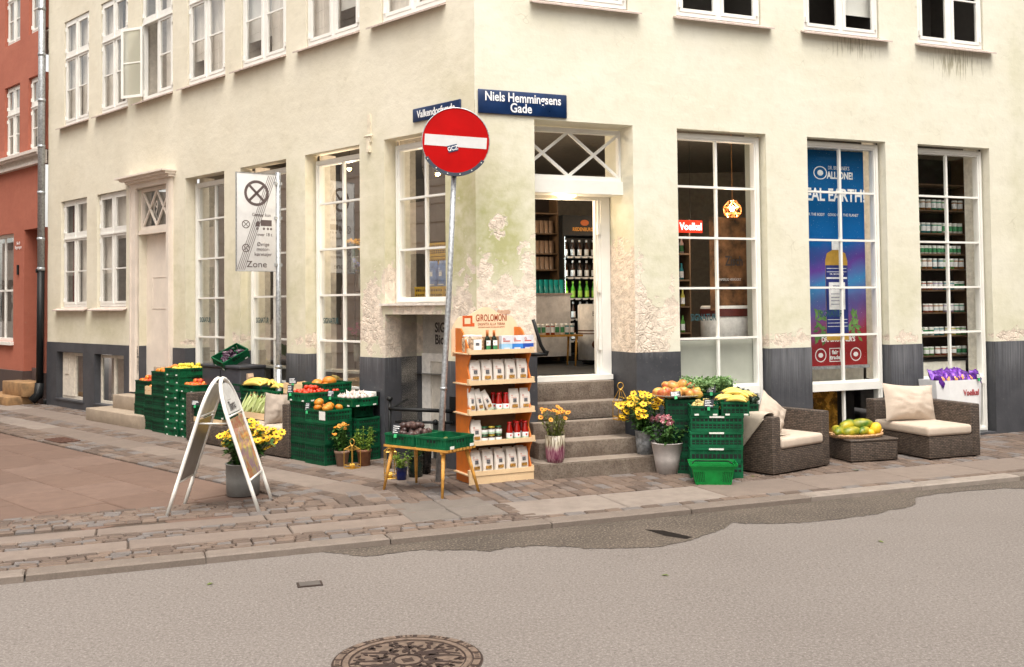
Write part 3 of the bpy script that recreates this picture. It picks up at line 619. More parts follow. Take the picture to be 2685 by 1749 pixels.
mb = MB(); mb.bx(-1.14, -.12, .78, .84, .1, 3.45); mb.build('door', mat('oxblood_paint', (.10, .02, .018), .5), rb_, (0, 0, 0))
mb = MB(); mb.bx(-.145, -.125, .18, .46, 1.62, 2.05); mb.build('door_phone', black, rb_, (0, 0, 0))
text('No 8\nBygningen', .09, whitep, rb_, (-1.42, -.045, 3.15))
mb = MB(); mb.bx(-1.46, -1.40, -.06, -.035, 2.55, 2.75); mb.build('bell', black, rb_, (0, 0, 0))
mb = MB(); mb.prism([(-9, -.3), (-.06, -.3), (-.06, 8), (-9, 8)], 10, 10.3); mb.build('roof', rm, rb_, (0, 0, 0))
st3 = thing('stone_steps', 'two ochre steps in front of the red house doorway', 'steps', FL(-12.0, 0, 0), ROTL)
om = mat('ochre_stone', (.30, .175, .08), .8, var=.3, scale=6, bmp=.3)
mb = MB(); mb.rb(-1.95, -.35, -.62, -.03, -.02, .16, .012); mb.build('step', om, st3, (0, 0, 0)); mb = MB(); mb.rb(-1.35, -.25, -.36, .1, .15, .42, .012); mb.build('step', om, st3, (0, 0, 0))
mb = MB(); mb.rb(-1.13, -.13, .12, .76, .10, .66, .012); mb.build('step', mat('dark_base', (0, 0, 0)), st3, (0, 0, 0))
# ------------------------------------------------------------------ street across (seen only in the glass)
bm_ = thing('opposite_house', 'pale rusticated house across the side street, seen in window reflections', 'building', FL(-22, -9.2, 0), ROTL)
mb = MB(); om_ = mat('pale_rusticated_plaster', (.86, .77, .67), .8, var=.08, scale=2)
for k in range(22): mb.bx(-22, 20, -3, 0, k*.5, k*.5+.46); mb.bx(-22, 20, -3, -.05, k*.5+.46, k*.5+.5)
mb.build('wall', om_, bm_, (0, 0, 0))
for k in range(11):
    for z in (1.3, 4.6, 7.6):
        mb = MB(); mb.bx(-20+3.6*k, -18.8+3.6*k, -.02, .03, z, z+1.9); mb.build('window', glassR if 0 else mat('dark_panes', (.05, .05, .05), .2), bm_, (0, 0, 0))
b2 = thing('opposite_house', 'dark brick house across the main street, seen in window reflections', 'building', FR(12, -17, 0), ROTR)
mb = MB(); mb.bx(-14, 24, -3, 0, 0, 13); mb.build('wall', mat('dark_brick', (.12, .08, .06), .9, var=.2), b2, (0, 0, 0))
lfm = leafmat('street_tree_leaves', (.02, .06, .012), (.05, .11, .02)); bark = mat('bark', (.06, .045, .035), .9, bmp=.6)
def street_tree(p, label, seed):
    random.seed(seed); t_ = thing('street_tree', label, 'tree', p)
    mb = MB(); mb.tube([(0, 0, 0), (.05, 0, 1.5), (0, .1, 3.2), (.1, .1, 5.5)], [.2, .15, .13, .05], 8)
    for k in range(7): a = k*.9; mb.tube([(0, .1, 2.8+.3*k), (cos(a), sin(a), 4+.35*k), (cos(a)*2, sin(a)*2, 4.8+.4*k)], [.07, .05, .02], 5)
    mb.build('trunk', bark, t_, (0, 0, 0)); mb = MB()
    cl = [(random.uniform(-2, 2), random.uniform(-2, 2), random.uniform(3.2, 7.5), random.uniform(.6, 1.2)) for _ in range(22)]
    for k in range(5200):
        c_ = random.choice(cl); d = Vector((random.gauss(0, 1), random.gauss(0, 1), random.gauss(0, .8)))*c_[3]*.5; p_ = Vector(c_[:3])+d
        u = Vector((random.gauss(0, 1), random.gauss(0, 1), random.gauss(0, 1))).normalized()*.11; v_ = u.orthogonal().normalized()*.07
        mb.quad(p_-u, p_-v_, p_+u, p_+v_)
    mb.build('crown', lfm, t_, (0, 0, 0)); return t_
street_tree(FR(10.5, -9.5), 'leafy street tree on the far side of the main street, nearest the crossing', 3)
street_tree(FR(15.5, -9.8), 'leafy street tree on the far side of the main street, middle of three', 4)
street_tree(FR(20.5, -10.2), 'leafy street tree on the far side of the main street, farthest along', 5)
random.seed(11)
# ------------------------------------------------------------------ ground
def asphalt():
    mt, t, b = nodes('asphalt', .85); v = coords(t, 'UV')
    n = noisef(t, v, .5, 4); n2 = noisef(t, v, 55, 2, .85); n3 = noisef(t, v, 36, 3, .85); n4 = noisef(t, v, 4, 5)
    c = mixc(t, rampf(t, n, .3, .7), (.130, .112, .101), (.152, .133, .121)); c = mixc(t, mth(t, 'MULTIPLY', rampf(t, n4, .55, .8), .25), c, (.115, .096, .084))
    c = mixc(t, mth(t, 'MULTIPLY', rampf(t, n2, .48, .66), .6), c, (.29, .26, .245)); c = mixc(t, mth(t, 'MULTIPLY', rampf(t, n3, .53, .66), .65), c, (.07, .055, .05))
    c = mixc(t, mth(t, 'MULTIPLY', rampf(t, noisef(t, v, 65, 2, .6), .60, .70), .6), c, (.34, .31, .285))
    ca = noisef(t, coords(t, 'UV', (1, 1, 1)), .55, 5, .55); cl = mth(t, 'MULTIPLY', mth(t, 'SUBTRACT', 1.0, mth(t, 'MULTIPLY', mth(t, 'ABSOLUTE', mth(t, 'SUBTRACT', ca, .47)), 900.0), True), rampf(t, noisef(t, v, .35, 1), .5, .56), True)
    c = mixc(t, mth(t, 'MULTIPLY', cl, .7), c, (.05, .042, .036)); ln = noisef(t, coords(t, 'UV', (.12, 1.6, 1)), 1.0, 3); c = mixc(t, mth(t, 'MULTIPLY', rampf(t, ln, .5, .75), .22), c, (.14, .118, .105))
    t.links.new(c, b.inputs['Base Color']); bump(t, b, mth(t, 'ADD', n2, n3), .35, .006); return mt
def patchm():
    mt, t, b = nodes('dark_asphalt', .75); v = coords(t, 'UV'); n2 = noisef(t, v, 50, 3, .75); n3 = noisef(t, v, 36, 3); n = noisef(t, v, 1.1, 5)
    c = mixc(t, rampf(t, n, .35, .65), (.036, .027, .021), (.078, .06, .047)); c = mixc(t, mth(t, 'MULTIPLY', rampf(t, n2, .50, .64), .8), c, (.24, .20, .16)); c = mixc(t, mth(t, 'MULTIPLY', rampf(t, n3, .52, .66), .6), c, (.045, .035, .03))
    t.links.new(c, b.inputs['Base Color']); bump(t, b, mth(t, 'ADD', n2, n3), .4, .006); return mt
ROADZ = -.05
mb = MB(); mb.quad((-150, -150, ROADZ), (150, -150, ROADZ), (150, 150, ROADZ), (-150, 150, ROADZ)); o = mb.build('road', asphalt(), None, kind='structure')
# darker asphalt strip along the kerb
edge = [(830, 1448), (960, 1462), (1110, 1442), (1290, 1445), (1330, 1437), (1400, 1432), (1560, 1440), (1700, 1436), (1790, 1424), (1870, 1400), (1920, 1372), (2060, 1374), (2190, 1362), (2290, 1350), (2400, 1325), (2400, 1303), (2560, 1285), (2685, 1280)]
pts = [G(x, y, ROADZ) for x, y in edge]; dense = []
for a, b in zip(pts, pts[1:]):
    for k in range(26): p = a.lerp(b, k/26); n_ = noise.noise(Vector((p.x*4, p.y*4, 0)))*.05+noise.noise(Vector((p.x*22, p.y*22, 4)))*.03+random.uniform(-.012, .012); dense.append((p.x, p.y+n_))
poly = dense+[(FR(9, -2.52).x, FR(9, -2.52).y), (FR(-2.3, -2.52).x, FR(-2.3, -2.52).y)]
mb = MB(); mb.add([(x, y, ROADZ+.004) for x, y in poly], [tuple(range(len(poly)))]); mb.build('road_patch', patchm(), None, kind='structure')
def paving(name, c1, c2, c3, bmp=.5, big=False):
    mt, t, b = nodes(name, .8); a = N(t, 'Attribute', attribute_name='rnd').outputs['Fac']; v = coords(t, 'UV')
    n = noisef(t, v, 7, 5); n2 = noisef(t, v, 60, 4, .7); n3 = noisef(t, v, 1.0, 3)
    c = mixc(t, a, c1, c2); c = mixc(t, mth(t, 'MULTIPLY', rampf(t, a, .72, .85), .8, True), c, c3); c = mixc(t, mth(t, 'MULTIPLY', rampf(t, n, .4, .75), .45), c, tuple(x*.6 for x in c1))
    c = mixc(t, mth(t, 'MULTIPLY', rampf(t, n2, .5, .75), .3), c, tuple(min(1, x*1.5) for x in c2)); c = mixc(t, mth(t, 'MULTIPLY', rampf(t, n3, .45, .75), .35), c, tuple(x*.7 for x in c1))
    t.links.new(c, b.inputs['Base Color']); bump(t, b, mth(t, 'ADD', n, mth(t, 'MULTIPLY', n2, .5)), bmp, .008); return mt
slabm = paving('granite_slab', (.165, .128, .107), (.212, .168, .141), (.235, .20, .175), .35)
settm = paving('granite_sett', (.085, .06, .048), (.20, .142, .108), (.135, .13, .132), .7)
kerbm = paving('kerb_granite', (.145, .115, .095), (.24, .20, .172), (.30, .26, .225), .6)
streetm = paving('brown_paving', (.128, .078, .058), (.150, .094, .070), (.16, .103, .08), .2)
joint = mat('joint_sand', (.075, .055, .042), .95, var=.3, scale=30, bmp=.4)
base = [FR(-9, -2.50), FR(12, -2.50), FR(12, .3), FR(0, .3), FL(0, .3), FL(-60, .3), FL(-60, -9), FL(-3, -9)]
q9 = FR(-13.2, -2.50)
mb = MB(); ids = [FR(-14, -2.45), FR(12, -2.45), FR(12, .3), (C0.x+.1, C0.y+.6, 0), FL(-60, .4), FL(-60, -12), FR(-14, 3)]
mb.add([(p[0], p[1], -.022) for p in ids], [tuple(range(len(ids)))]); mb.build('pavement', joint, None, kind='structure')
def stone(mb, F, x0, x1, y0, y1, z, h, g=.012, mi=0, tilt=.004):
    # a stone with a slightly domed, chamfered top
    x0 += g/2; x1 -= g/2; y0 += g/2; y1 -= g/2; c = min(.016, (y1-y0)*.2)*(.5 if h < .005 else 1)
    dz = [z+random.uniform(-tilt, tilt) for _ in range(4)]
    j = lambda: random.uniform(-.5, .5)*g
    lo = [(x0+j(), y0+j()), (x1+j(), y0+j()), (x1+j(), y1+j()), (x0+j(), y1+j())]; cx_, cy_ = (x0+x1)/2, (y0+y1)/2
    hi = [(px+(c if px < cx_ else -c), py+(c if py < cy_ else -c)) for px, py in lo]
    vs = [F(px, py, -.055) for px, py in lo]+[F(px, py, d-.006) for (px, py), d in zip(lo, dz)]+[F(px, py, d+h) for (px, py), d in zip(hi, dz)]
    mb.add(vs, [(0, 1, 5, 4), (1, 2, 6, 5), (2, 3, 7, 6), (3, 0, 4, 7), (4, 5, 9, 8), (5, 6, 10, 9), (6, 7, 11, 10), (7, 4, 8, 11), (8, 9, 10, 11)], mi, False, random.random())
def setts(mb, F, x0, x1, y0, y1, sx, sy, pred, along='y'):
    # rows run along y (or x) with staggered joints
    if along == 'x':
        rows = max(1, round((y1-y0)/sy)); h = (y1-y0)/rows
        for r in range(rows):
            x = x0-random.random()*sx
            while x < x1:
                w_ = sx*random.uniform(.75, 1.3); p = F(x+w_/2, y0+h*(r+.5))
                if pred(p): stone(mb, F, max(x, x0), x+w_, y0+h*r, y0+h*(r+1), 0, .004)
                x += w_
    else:
        x = x0
        while x < x1:
            w_ = sx*random.uniform(.85, 1.15); y = y0-random.random()*sy
            while y < y1:
                h = sy*random.uniform(.75, 1.3); ya, yb = max(y, y0), min(y+h, y1)
                if yb-ya > .04 and pred(F(x+w_/2, (ya+yb)/2)): stone(mb, F, x, x+w_, ya, yb, 0, .004)
                y += h
            x += w_
def slabs(mb, F, x0, x1, y0, y1, L_, pred, off=0.0):
    x = x0+off
    while x < x1:
        w_ = L_*random.uniform(.85, 1.2)
        n = 5
        if pred(F(x+w_*.5, (y0+y1)/2)): stone(mb, F, x, x+w_, y0, y1, -.002, .003, .012, 0, .001)
        x += w_
def inR(p): x, y = toR(p); return x, y
def regR(p): lx, ly = toL(p); return lx > -.12
def regL(p): rx_, ry = toR(p); lx, ly = toL(p); return lx <= -.12 and ly < .03 and (ry > -1.19 or rx_ > -.5)
def regC(p): rx_, ry = toR(p); lx, ly = toL(p); return True
mbs = MB(); mbl = MB(); mbk = MB(); mbp = MB()
setts(mbs, FR, -2.7, 11.5, -1.60, -.0, .135, .19, lambda p: regR(p) and toL(p)[1] > -2.14 and not (toR(p)[0] < -.42 and toR(p)[1] < -1.20) and not (toR(p)[0] < -1.33 and toR(p)[1] < -1.05))
slabs(mbl, FR, -.38, 11.5, -2.25, -1.60, 1.05, lambda p: True)
setts(mbs, FR, -.38, 11.5, -2.36, -2.25, .17, .11, lambda p: True, 'x')
x = -9.3
while x < 11.5:
    w_ = random.uniform(1.1, 1.5); n = 4
    for k in range(1): stone(mbk, FR, x, x+w_, -2.56, -2.36, 0, .006, .012, 0, .002)
    x += w_
# crossing bands in front of the corner
plate = lambda p: not (-1.33 < toR(p)[0] < -.45 and -2.06 < toR(p)[1] < -1.2)
cut = -0.38
setts(mbs, FR, -9, cut, -2.36, -2.06, .15, .078, lambda p: True, 'x')
slabs(mbl, FR, -9, -1.33, -2.06, -1.74, 1.25, lambda p: True)
setts(mbs, FR, -9, -1.33, -1.74, -1.46, .15, .075, lambda p: True, 'x')
slabs(mbl, FR, -9, -1.33, -1.46, -1.19, 1.2, lambda p: not regL(p)); setts(mbs, FR, -9, -1.33, -1.19, -1.05, .15, .14, lambda p: not regL(p), 'x')
setts(mbs, FR, -9, -1.33, -1.05, -.42, .15, .085, lambda p: toL(p)[1] < -2.14 , 'x')
for (a, b, c_, d) in ((-1.33, -.89, -2.06, -1.62), (-.89, -.45, -2.06, -1.62), (-1.33, -.89, -1.62, -1.2), (-.89, -.45, -1.62, -1.2)):
    n = 1; stone(mbp, FR, a, b, c_, d, 0, .003, .012)
setts(mbs, FR, -.45, -.1, -2.06, -1.2, .13, .17, lambda p: not regR(p) or toR(p)[1] < -1.6 and toR(p)[0] < -.38)
# bands along the side street
setts(mbs, FL, -30, -.1, -.40, 0, .17, .14, lambda p: regL(p) and toL(p)[0] > -60)
slabs(mbl, FL, -30, -.1, -.94, -.40, 1.1, regL)
setts(mbs, FL, -30, -.1, -1.26, -.94, .18, .14, regL, 'x')
slabs(mbl, FL, -30, -.1, -1.70, -1.26, 1.05, lambda p: regL(p) )
setts(mbs, FL, -30, -.1, -2.14, -1.70, .18, .14, lambda p: regL(p), 'x')
mbp.build('paving_plates', paving('blue_grey_plate', (.135, .115, .10), (.165, .14, .122), (.17, .155, .14), .8), None, kind='structure'); mbs.build('cobbles', settm, None, kind='structure'); mbl.build('paving_slabs', slabm, None, kind='structure'); mbk.build('kerb', kerbm, None, kind='structure')
# side street: large brown flags
mb = MB(); y = -9.0
def F45(x, y, z=0): return FL(x, y, z)
while y < -2.2:
    x = -30-random.random()*.6; y2 = min(y+.62, -2.14)
    while x < 1.0:
        w_ = random.uniform(.8, 1.1); p = FL(x+w_/2, (y+y2)/2); r = toR(p)
        if r[1] > -.42-.0*r[0]: stone(mb, FL, x, x+w_, y, y2, -.004, .0015, .007, 0, .0007)
        elif r[1] > -.42-.62: stone(mb, FL, x, x+w_, y, y2, -.011, .001, .007, 0, .0005)
        x += w_
    y = y2
mb.build('street', streetm, None, kind='structure')
tar = mat('tar', (.014, .011, .010), .9, spec=.1)
for k, (L_, z) in enumerate(([(1690, 1388), (1740, 1391), (1815, 1408), (1800, 1413), (1745, 1405), (1712, 1395)],.006) for _ in (0,)):
    mb = MB(); q = [G(x, y, ROADZ+z) for x, y in L_]; mb.add([tuple(p) for p in q], [tuple(range(len(q)))[::-1]]); mb.build('tar_streak', tar, None, kind='structure')
# manhole cover
iron = mat('manhole_iron', (.15, .105, .08), .6, .1, var=.3, scale=30); irond = mat('manhole_grooves', (.028, .014, .010), .8)
mc = G(800+1186/4.407, 1600+585/4.407, ROADZ)
t_ = thing('manhole_cover', 'round ornate iron manhole cover set in the asphalt with leaf relief', 'manhole cover', (mc.x, mc.y, ROADZ+.001))
mb = MB(); mb.lathe([(0, .003), (.40, .003), (.405, 0)], 48); mb.build('base', iron, t_, (0, 0, 0)); mb = MB()
for r0_, r1_ in ((.346, .402), (.305, .314), (.068, .074)):
    mb = MB()
    for k in range(48): a, b = 2*pi*k/48, 2*pi*(k+1)/48; mb.add([(r0_*cos(a), r0_*sin(a), .0045), (r1_*cos(a), r1_*sin(a), .0045), (r1_*cos(b), r1_*sin(b), .0045), (r0_*cos(b), r0_*sin(b), .0045)], [(0, 1, 2, 3)])
    mb.build('groove_ring', irond, t_, (0, 0, 0))
mb = MB()
def ringseg(mb, r0, r1, a0, a1, z0, z1, n=4):
    for k in range(n):
        a, b = a0+(a1-a0)*k/n, a0+(a1-a0)*(k+1)/n
        mb.prism([(r0*cos(a), r0*sin(a)), (r1*cos(a), r1*sin(a)), (r1*cos(b), r1*sin(b)), (r0*cos(b), r0*sin(b))], z0, z1)
for k in range(24):
    a = 2*pi*k/24; ringseg(mb, .354, .390, a+.03, a+2*pi/24-.04, .003, .009, 3)
    if k % 2 == 0:
        for q in range(3): mb.bx(-.011, .011, -.006, .006, .009, .0097, 1, M=RZ(a+.06+.07*q) @ T(.372))
ringseg(mb, .315, .342, 0, 2*pi, .003, .008, 48); mb.build('rim', [iron, irond], t_, (0, 0, 0))
mb = MB(); ringseg(mb, .075, .084, 0, 2*pi, .003, .008, 24); [mb.bx(-.03, .03, -.006+.02*q, .004+.02*q, .003, .0055, M=RZ(.4)) for q in (-1, 0, 1)]
for k in range(13):
    a = 2*pi*k/13; pts = [(r*cos(a+.35*sin(r*9+k)), r*sin(a+.35*sin(r*9+k)), .005) for r in (.09, .14, .19, .24, .29)]; mb.tube(pts, [.008, .007, .006, .004, .003], 4)
    for q in range(11):
        r = random.uniform(.11, .295); aa = a+random.uniform(-.22, .22); M_ = T(r*cos(aa), r*sin(aa), .0045) @ RZ(random.uniform(0, 6))
        mb.prism([(-.022, 0), (-.006, -.009), (.014, -.008), (.024, 0), (.014, .008), (-.006, .009)], 0, .003, M=M_)
mb.build('leaf_relief', irond, t_, (0, 0, 0))
for px, py, w_, lb_ in ((812, 1532, .17, 'small square valve cover flush in the asphalt at the left'),):
    p = G(px, py, ROADZ+.002); t_ = thing('valve_cover', lb_, 'cover', p, .3); mb = MB(); bars_ = [(-.08, .08)]
    mb.bx(-.085, .085, -.06, .06, 0, .004); mb.build('lid', irond, t_, (0, 0, 0)); mb = MB(); mb.bx(-.07, .07, -.045, .045, .004, .007); mb.build('plate', mat('asphalt_fill', (.09, .078, .07), .9), t_, (0, 0, 0))
p = G(165, 1155, 0); t_ = thing('drain_grate', 'rusty rectangular drain grate among the cobbles of the side street', 'drain', (p.x, p.y, .004), ROTL)
mb = MB(); 
for k in range(6): mb.bx(-.28, .28, -.15+.05*k, -.125+.05*k, 0, .01)
mb.bx(-.28, -.25, -.15, .13, 0, .011); mb.bx(.25, .28, -.15, .13, 0, .011); mb.build('grate', mat('rust', (.10, .045, .03), .8), t_, (0, 0, 0))
# ------------------------------------------------------------------ small builders
def AT(px, py, Y):                     # the point at depth Y that the photo shows at px, py
    r = ray(px, py); t = Y/r.y; return Vector((r.x*t, Y, CAMH+r.z*t))
def ZAT(px, py, p):                    # height of the vertical through p seen at row py
    r = ray(px, py); t = p[1]/r.y; return CAMH+r.z*t
MC = {}
def cached(key, fn):
    if key not in MC:
        o = fn(); MC[key] = o.data; bpy.data.objects.remove(o)
    return MC[key]
def put(name, me, loc, rotz=0, parent=None, rot=None):
    o = bpy.data.objects.new(name, me); COL.objects.link(o); o.location = loc; o.rotation_euler = rot or (0, 0, rotz); o.parent = parent; return o
def mk(fn_mb, mats, name='m'):
    mb = MB(); fn_mb(mb); return mb.build(name, mats)
def crate_geo(mb, w, d, h, labels=2, ribs=True, side_lab=False, wide_lab=False):
    t = .012; x0, x1, y0, y1 = -w/2, w/2, -d/2, d/2
    mb.bx(x0+t, x1-t, y0+t, y1-t, .008, .016)
    sides = [((x0, y0), (1, 0), w), ((x1, y0), (0, 1), d), ((x1, y1), (-1, 0), w), ((x0, y1), (0, -1), d)]
    for k, (p, dr, L) in enumerate(sides):
        M_ = T(p[0], p[1]) @ RZ(math.atan2(dr[1], dr[0]))
        e = t if k % 2 else 0
        mb.bx(e, L-e, 0, t, 0, h*.16, M=M_); mb.bx(e, L-e, -.004, t, h-.022, h, M=M_); mb.bx(e+.004, L-e-.004, .006, t-.001, h*.16, h-.022, M=M_)
        if h > .14: mb.bx(e, L-e, 0, t, h*.52, h*.60, M=M_)
        n = max(3, round(L/.045))
        for i in range(n+1):
            x = e+.012+(L-2*e-.024)*i/n; r_ = .008 if i in (0, n) else .0035
            mb.bx(x-r_, x+r_, 0, .006, h*.16, h-.022, M=M_)
        for i in range(n):
            if ribs and i % 1 == 0:
                xa = e+.012+(L-2*e-.024)*i/n+.006; xb = e+.012+(L-2*e-.024)*(i+1)/n-.006
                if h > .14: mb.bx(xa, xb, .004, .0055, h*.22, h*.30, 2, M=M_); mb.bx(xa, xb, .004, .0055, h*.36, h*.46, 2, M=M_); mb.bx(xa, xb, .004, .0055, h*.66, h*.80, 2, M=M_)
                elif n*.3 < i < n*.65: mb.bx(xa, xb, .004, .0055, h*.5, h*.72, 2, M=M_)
        if k == 0 or (side_lab and k == 1):
            if wide_lab: mb.bx(L*.36, L*.64, -.0055, -.004, h-.020, h-.002, 1, M=M_)
            elif labels: 
                for q in (.14, .80): mb.bx(L*q, L*q+.045, -.0015, 0.0, h*.03, h*.03+.018, 1, M=M_)
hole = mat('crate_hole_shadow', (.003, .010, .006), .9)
def crate(w, d, h, loc, rotz, label, group=None, dark=False, rot=None, **k):
    key = ('crate', w, d, h, dark, tuple(sorted(k.items())))
    me = cached(key, lambda: mk(lambda mb: crate_geo(mb, w, d, h, **k), [green2 if dark else green, lab, hole]))
    o = put('crate', me, loc, rotz, rot=rot); tag(o, label, 'crate', group or 'green plastic crates'); return o
def sign_tag(p, rotz, label, w=.085, h=.075, lean=-.2, clip=True):
    rotz = rotz*.25 if rotz < -.3 else rotz
    t_ = thing('price_sign', label, 'price sign', p, rotz, 'chalk price signs on the produce'); t_.rotation_euler = (lean, random.uniform(-.1, .1), rotz)
    def g(mb):
        mb.bx(-w/2, w/2, -.002, .002, 0, h)
        for q in range(4):
            z = h*(.82-.2*q); L = w*random.uniform(.4, .8); x = -w*.4
            while x < -w*.4+L: e = random.uniform(.006, .014); mb.bx(x, x+e, -.003, -.002, z-.0035, z+.0035, 1); x += e+.003
        if clip: mb.bx(-.014, .014, -.008, .006, -.032, .004, 2)
    mb = MB(); g(mb); mb.build('board', [chalk, whitep, mat('clip_green', (.02, .36, .12), .5)], t_, (0, 0, 0)); return t_
def heap(key, fn, mats, name, cat, label, group, spots, tilt=.5):
    me = cached(key, lambda: mk(fn, mats))
    for i, (p, s) in enumerate(spots):
        o = put(name, me, p, rot=(random.uniform(-tilt, tilt), random.uniform(-tilt, tilt), random.uniform(0, 6.28))); o.scale = (s, s, s)
        tag(o, label, cat, group)
def spots(M_, w, d, z, n, r, up=.5, smin=.85, smax=1.1):
    out = []; k = 0; rows = []
    cand = []
    for _ in range(n*40):
        x, y = random.uniform(-w/2+r, w/2-r), random.uniform(-d/2+r, d/2-r)
        if all((x-a)**2+(y-b)**2 > (1.55*r)**2 for a, b in cand): cand.append((x, y))
        if len(cand) >= n: break
    for x, y in cand:
        e = 1-max(abs(x)/(w/2), abs(y)/(d/2)); out.append((M_ @ Vector((x, y, z+up*r*e*2+random.uniform(0, .3)*r)), random.uniform(smin, smax)))
    top = max(1, int(n*.3))
    for _ in range(top):
        x, y = random.uniform(-w/4, w/4), random.uniform(-d/4, d/4); out.append((M_ @ Vector((x, y, z+up*r*1.6+r*1.1)), random.uniform(smin, smax)))
    return out
def fruit(r, rz=None, jit=.04): return lambda mb: mb.ell((0, 0, 0), r, r, rz or r, 12, 8, 0, None, jit)
def skin(name, c1, c2, rough=.35, sc=9):
    mt, t, b = nodes(name, rough); n = noisef(t, coords(t), sc, 3); t.links.new(mixc(t, rampf(t, n, .4, .6), c1, c2), b.inputs['Base Color']); MATS[name] = mt; return mt
peachm = skin('peach_skin', (.70, .22, .02), (.45, .03, .01)); orangem = skin('orange_skin', (.75, .25, .02), (.62, .16, .01)); tomm = skin('tomato_skin', (.50, .015, .008), (.62, .05, .01), .25)
lemonm = skin('lemon_skin', (.72, .55, .04), (.60, .55, .06)); potm = skin('potato_skin', (.52, .42, .14), (.45, .36, .16), .7, 15); avom = skin('dark_avocado_skin', (.035, .018, .018), (.075, .035, .028), .45, 25); avog = skin('green_avocado_skin', (.10, .13, .03), (.16, .16, .05), .5, 25)
mangm = skin('mango_skin', (.58, .42, .09), (.46, .10, .04), .35, 5); papm = skin('papaya_skin', (.055, .13, .008), (.42, .34, .015), .4, 5); melm = skin('melon_skin', (.80, .52, .03), (.75, .40, .02), .45); banm = skin('banana_skin', (.74, .53, .12), (.64, .50, .12), .45, 12); banb = mat('banana_tip', (.07, .04, .02), .8)
pumpm = skin('pumpkin_skin', (.62, .17, .01), (.50, .22, .02), .45); auberg = skin('aubergine_skin', (.03, .01, .03), (.10, .05, .08), .2); garl = skin('garlic_skin', (.72, .66, .58), (.55, .42, .40), .7)
def banana_geo(mb, L=.19, r=.019, bend=.9, M=None):
    pts = []; rs = []; R_ = L/bend
    for k in range(9):
        a = bend*(k/8-.5); pts.append((R_*sin(a), 0, R_*(cos(bend/2)-cos(a))*-1)); rs.append(r*[.32, .62, .9, 1, 1.02, 1, .9, .6, .28][k])
    mb.tube(pts, rs, 7, 0, M); mb.tube([pts[0], Vector(pts[0])+(Vector(pts[0])-Vector(pts[1]))*.7], r*.28, 5, 1, M)
def banana_bunch(loc, rotz, label, n=5, tilt=.3, s=1.0):
    t_ = thing('banana_bunch', label, 'bananas', loc, rotz, 'bunches of bananas'); t_.scale = (s, s, s)
    for k in range(n):
        mb = MB(); a = (k-(n-1)/2)*.17
        banana_geo(mb, .2, .0195, .95, T(0, (k-(n-1)/2)*.030, .02+.012*(k % 2)) @ RZ(a*.7) @ RXm((k-(n-1)/2)*.35))
        mb.build('banana', [banm, banb], t_, (0, 0, 0))
    return t_
def leaf(mb, p, d, L, w, droop=.3, mi=0, up=Vector((0, 0, 1))):
    d = Vector(d).normalized(); s = d.cross(up); s = s.normalized() if s.length > .1 else Vector((1, 0, 0)); n = s.cross(d); p = Vector(p)
    m1 = p+d*L*.45-n*w*.12*0; tip = p+d*L-Vector((0, 0, droop*L)); r = random.random()
    a = p+d*L*.4+s*w*.5+n*w*.18; b = p+d*L*.4-s*w*.5+n*w*.18; a2 = p+d*L*.72+s*w*.32-Vector((0, 0, droop*L*.4)); b2 = p+d*L*.72-s*w*.32-Vector((0, 0, droop*L*.4)); m2 = p+d*L*.72-Vector((0, 0, droop*L*.45))-n*w*.1
    mb.add([p, a, m1, b, a2, m2, b2, tip], [(0, 1, 2), (0, 2, 3), (1, 4, 5, 2), (2, 5, 6, 3), (4, 7, 5), (5, 7, 6)], mi, True, r)
leafd = leafmat('flower_leaves', (.022, .08, .014), (.075, .17, .03)); leafy = leafmat('light_leaves', (.08, .17, .015), (.22, .30, .04)); leaft = leafmat('dahlia_leaves', (.02, .075, .018), (.08, .18, .04))
def petal(name, c): return mat(name, c, .6, var=.15, scale=40)
yel = petal('yellow_petals', (.78, .47, .012)); orp = petal('orange_petals', (.70, .26, .015)); pinkp = petal('pink_petals', (.62, .22, .27)); redc = petal('brown_flower_centre', (.12, .045, .01)); palep = petal('pale_petals', (.72, .48, .50))
def daisy_geo(mb, r, n=10, cup=.15, cr=.28):
    for k in range(n):
        a = 2*pi*k/n+random.uniform(-.1, .1); w_ = r*.26; z = r*cup
        c, s = cos(a), sin(a); mb.add([(c*r*.15, s*r*.15, 0), (c*r*.6-s*w_, s*r*.6+c*w_, z*.6), (c*r, s*r, z*random.uniform(.2, 1.2)), (c*r*.6+s*w_, s*r*.6-c*w_, z*.6)], [(0, 3, 2, 1)], 0, False)
    mb.ell((0, 0, r*.02), r*cr, r*cr, r*.16, 8, 4, 1)
def pom_geo(mb, r):
    for k in range(60):
        v = Vector((random.gauss(0, 1), random.gauss(0, 1), abs(random.gauss(0, 1)))).normalized(); u = v.orthogonal().normalized()*r*.22; w_ = v.cross(u).normalized()*r*.12
        mb.quad(v*r*.4-w_, v*r*.8+u*.5, v*r, v*r*.8-u*.5)
    mb.ell((0, 0, 0), r*.5, r*.5, r*.4, 8, 5, 1)
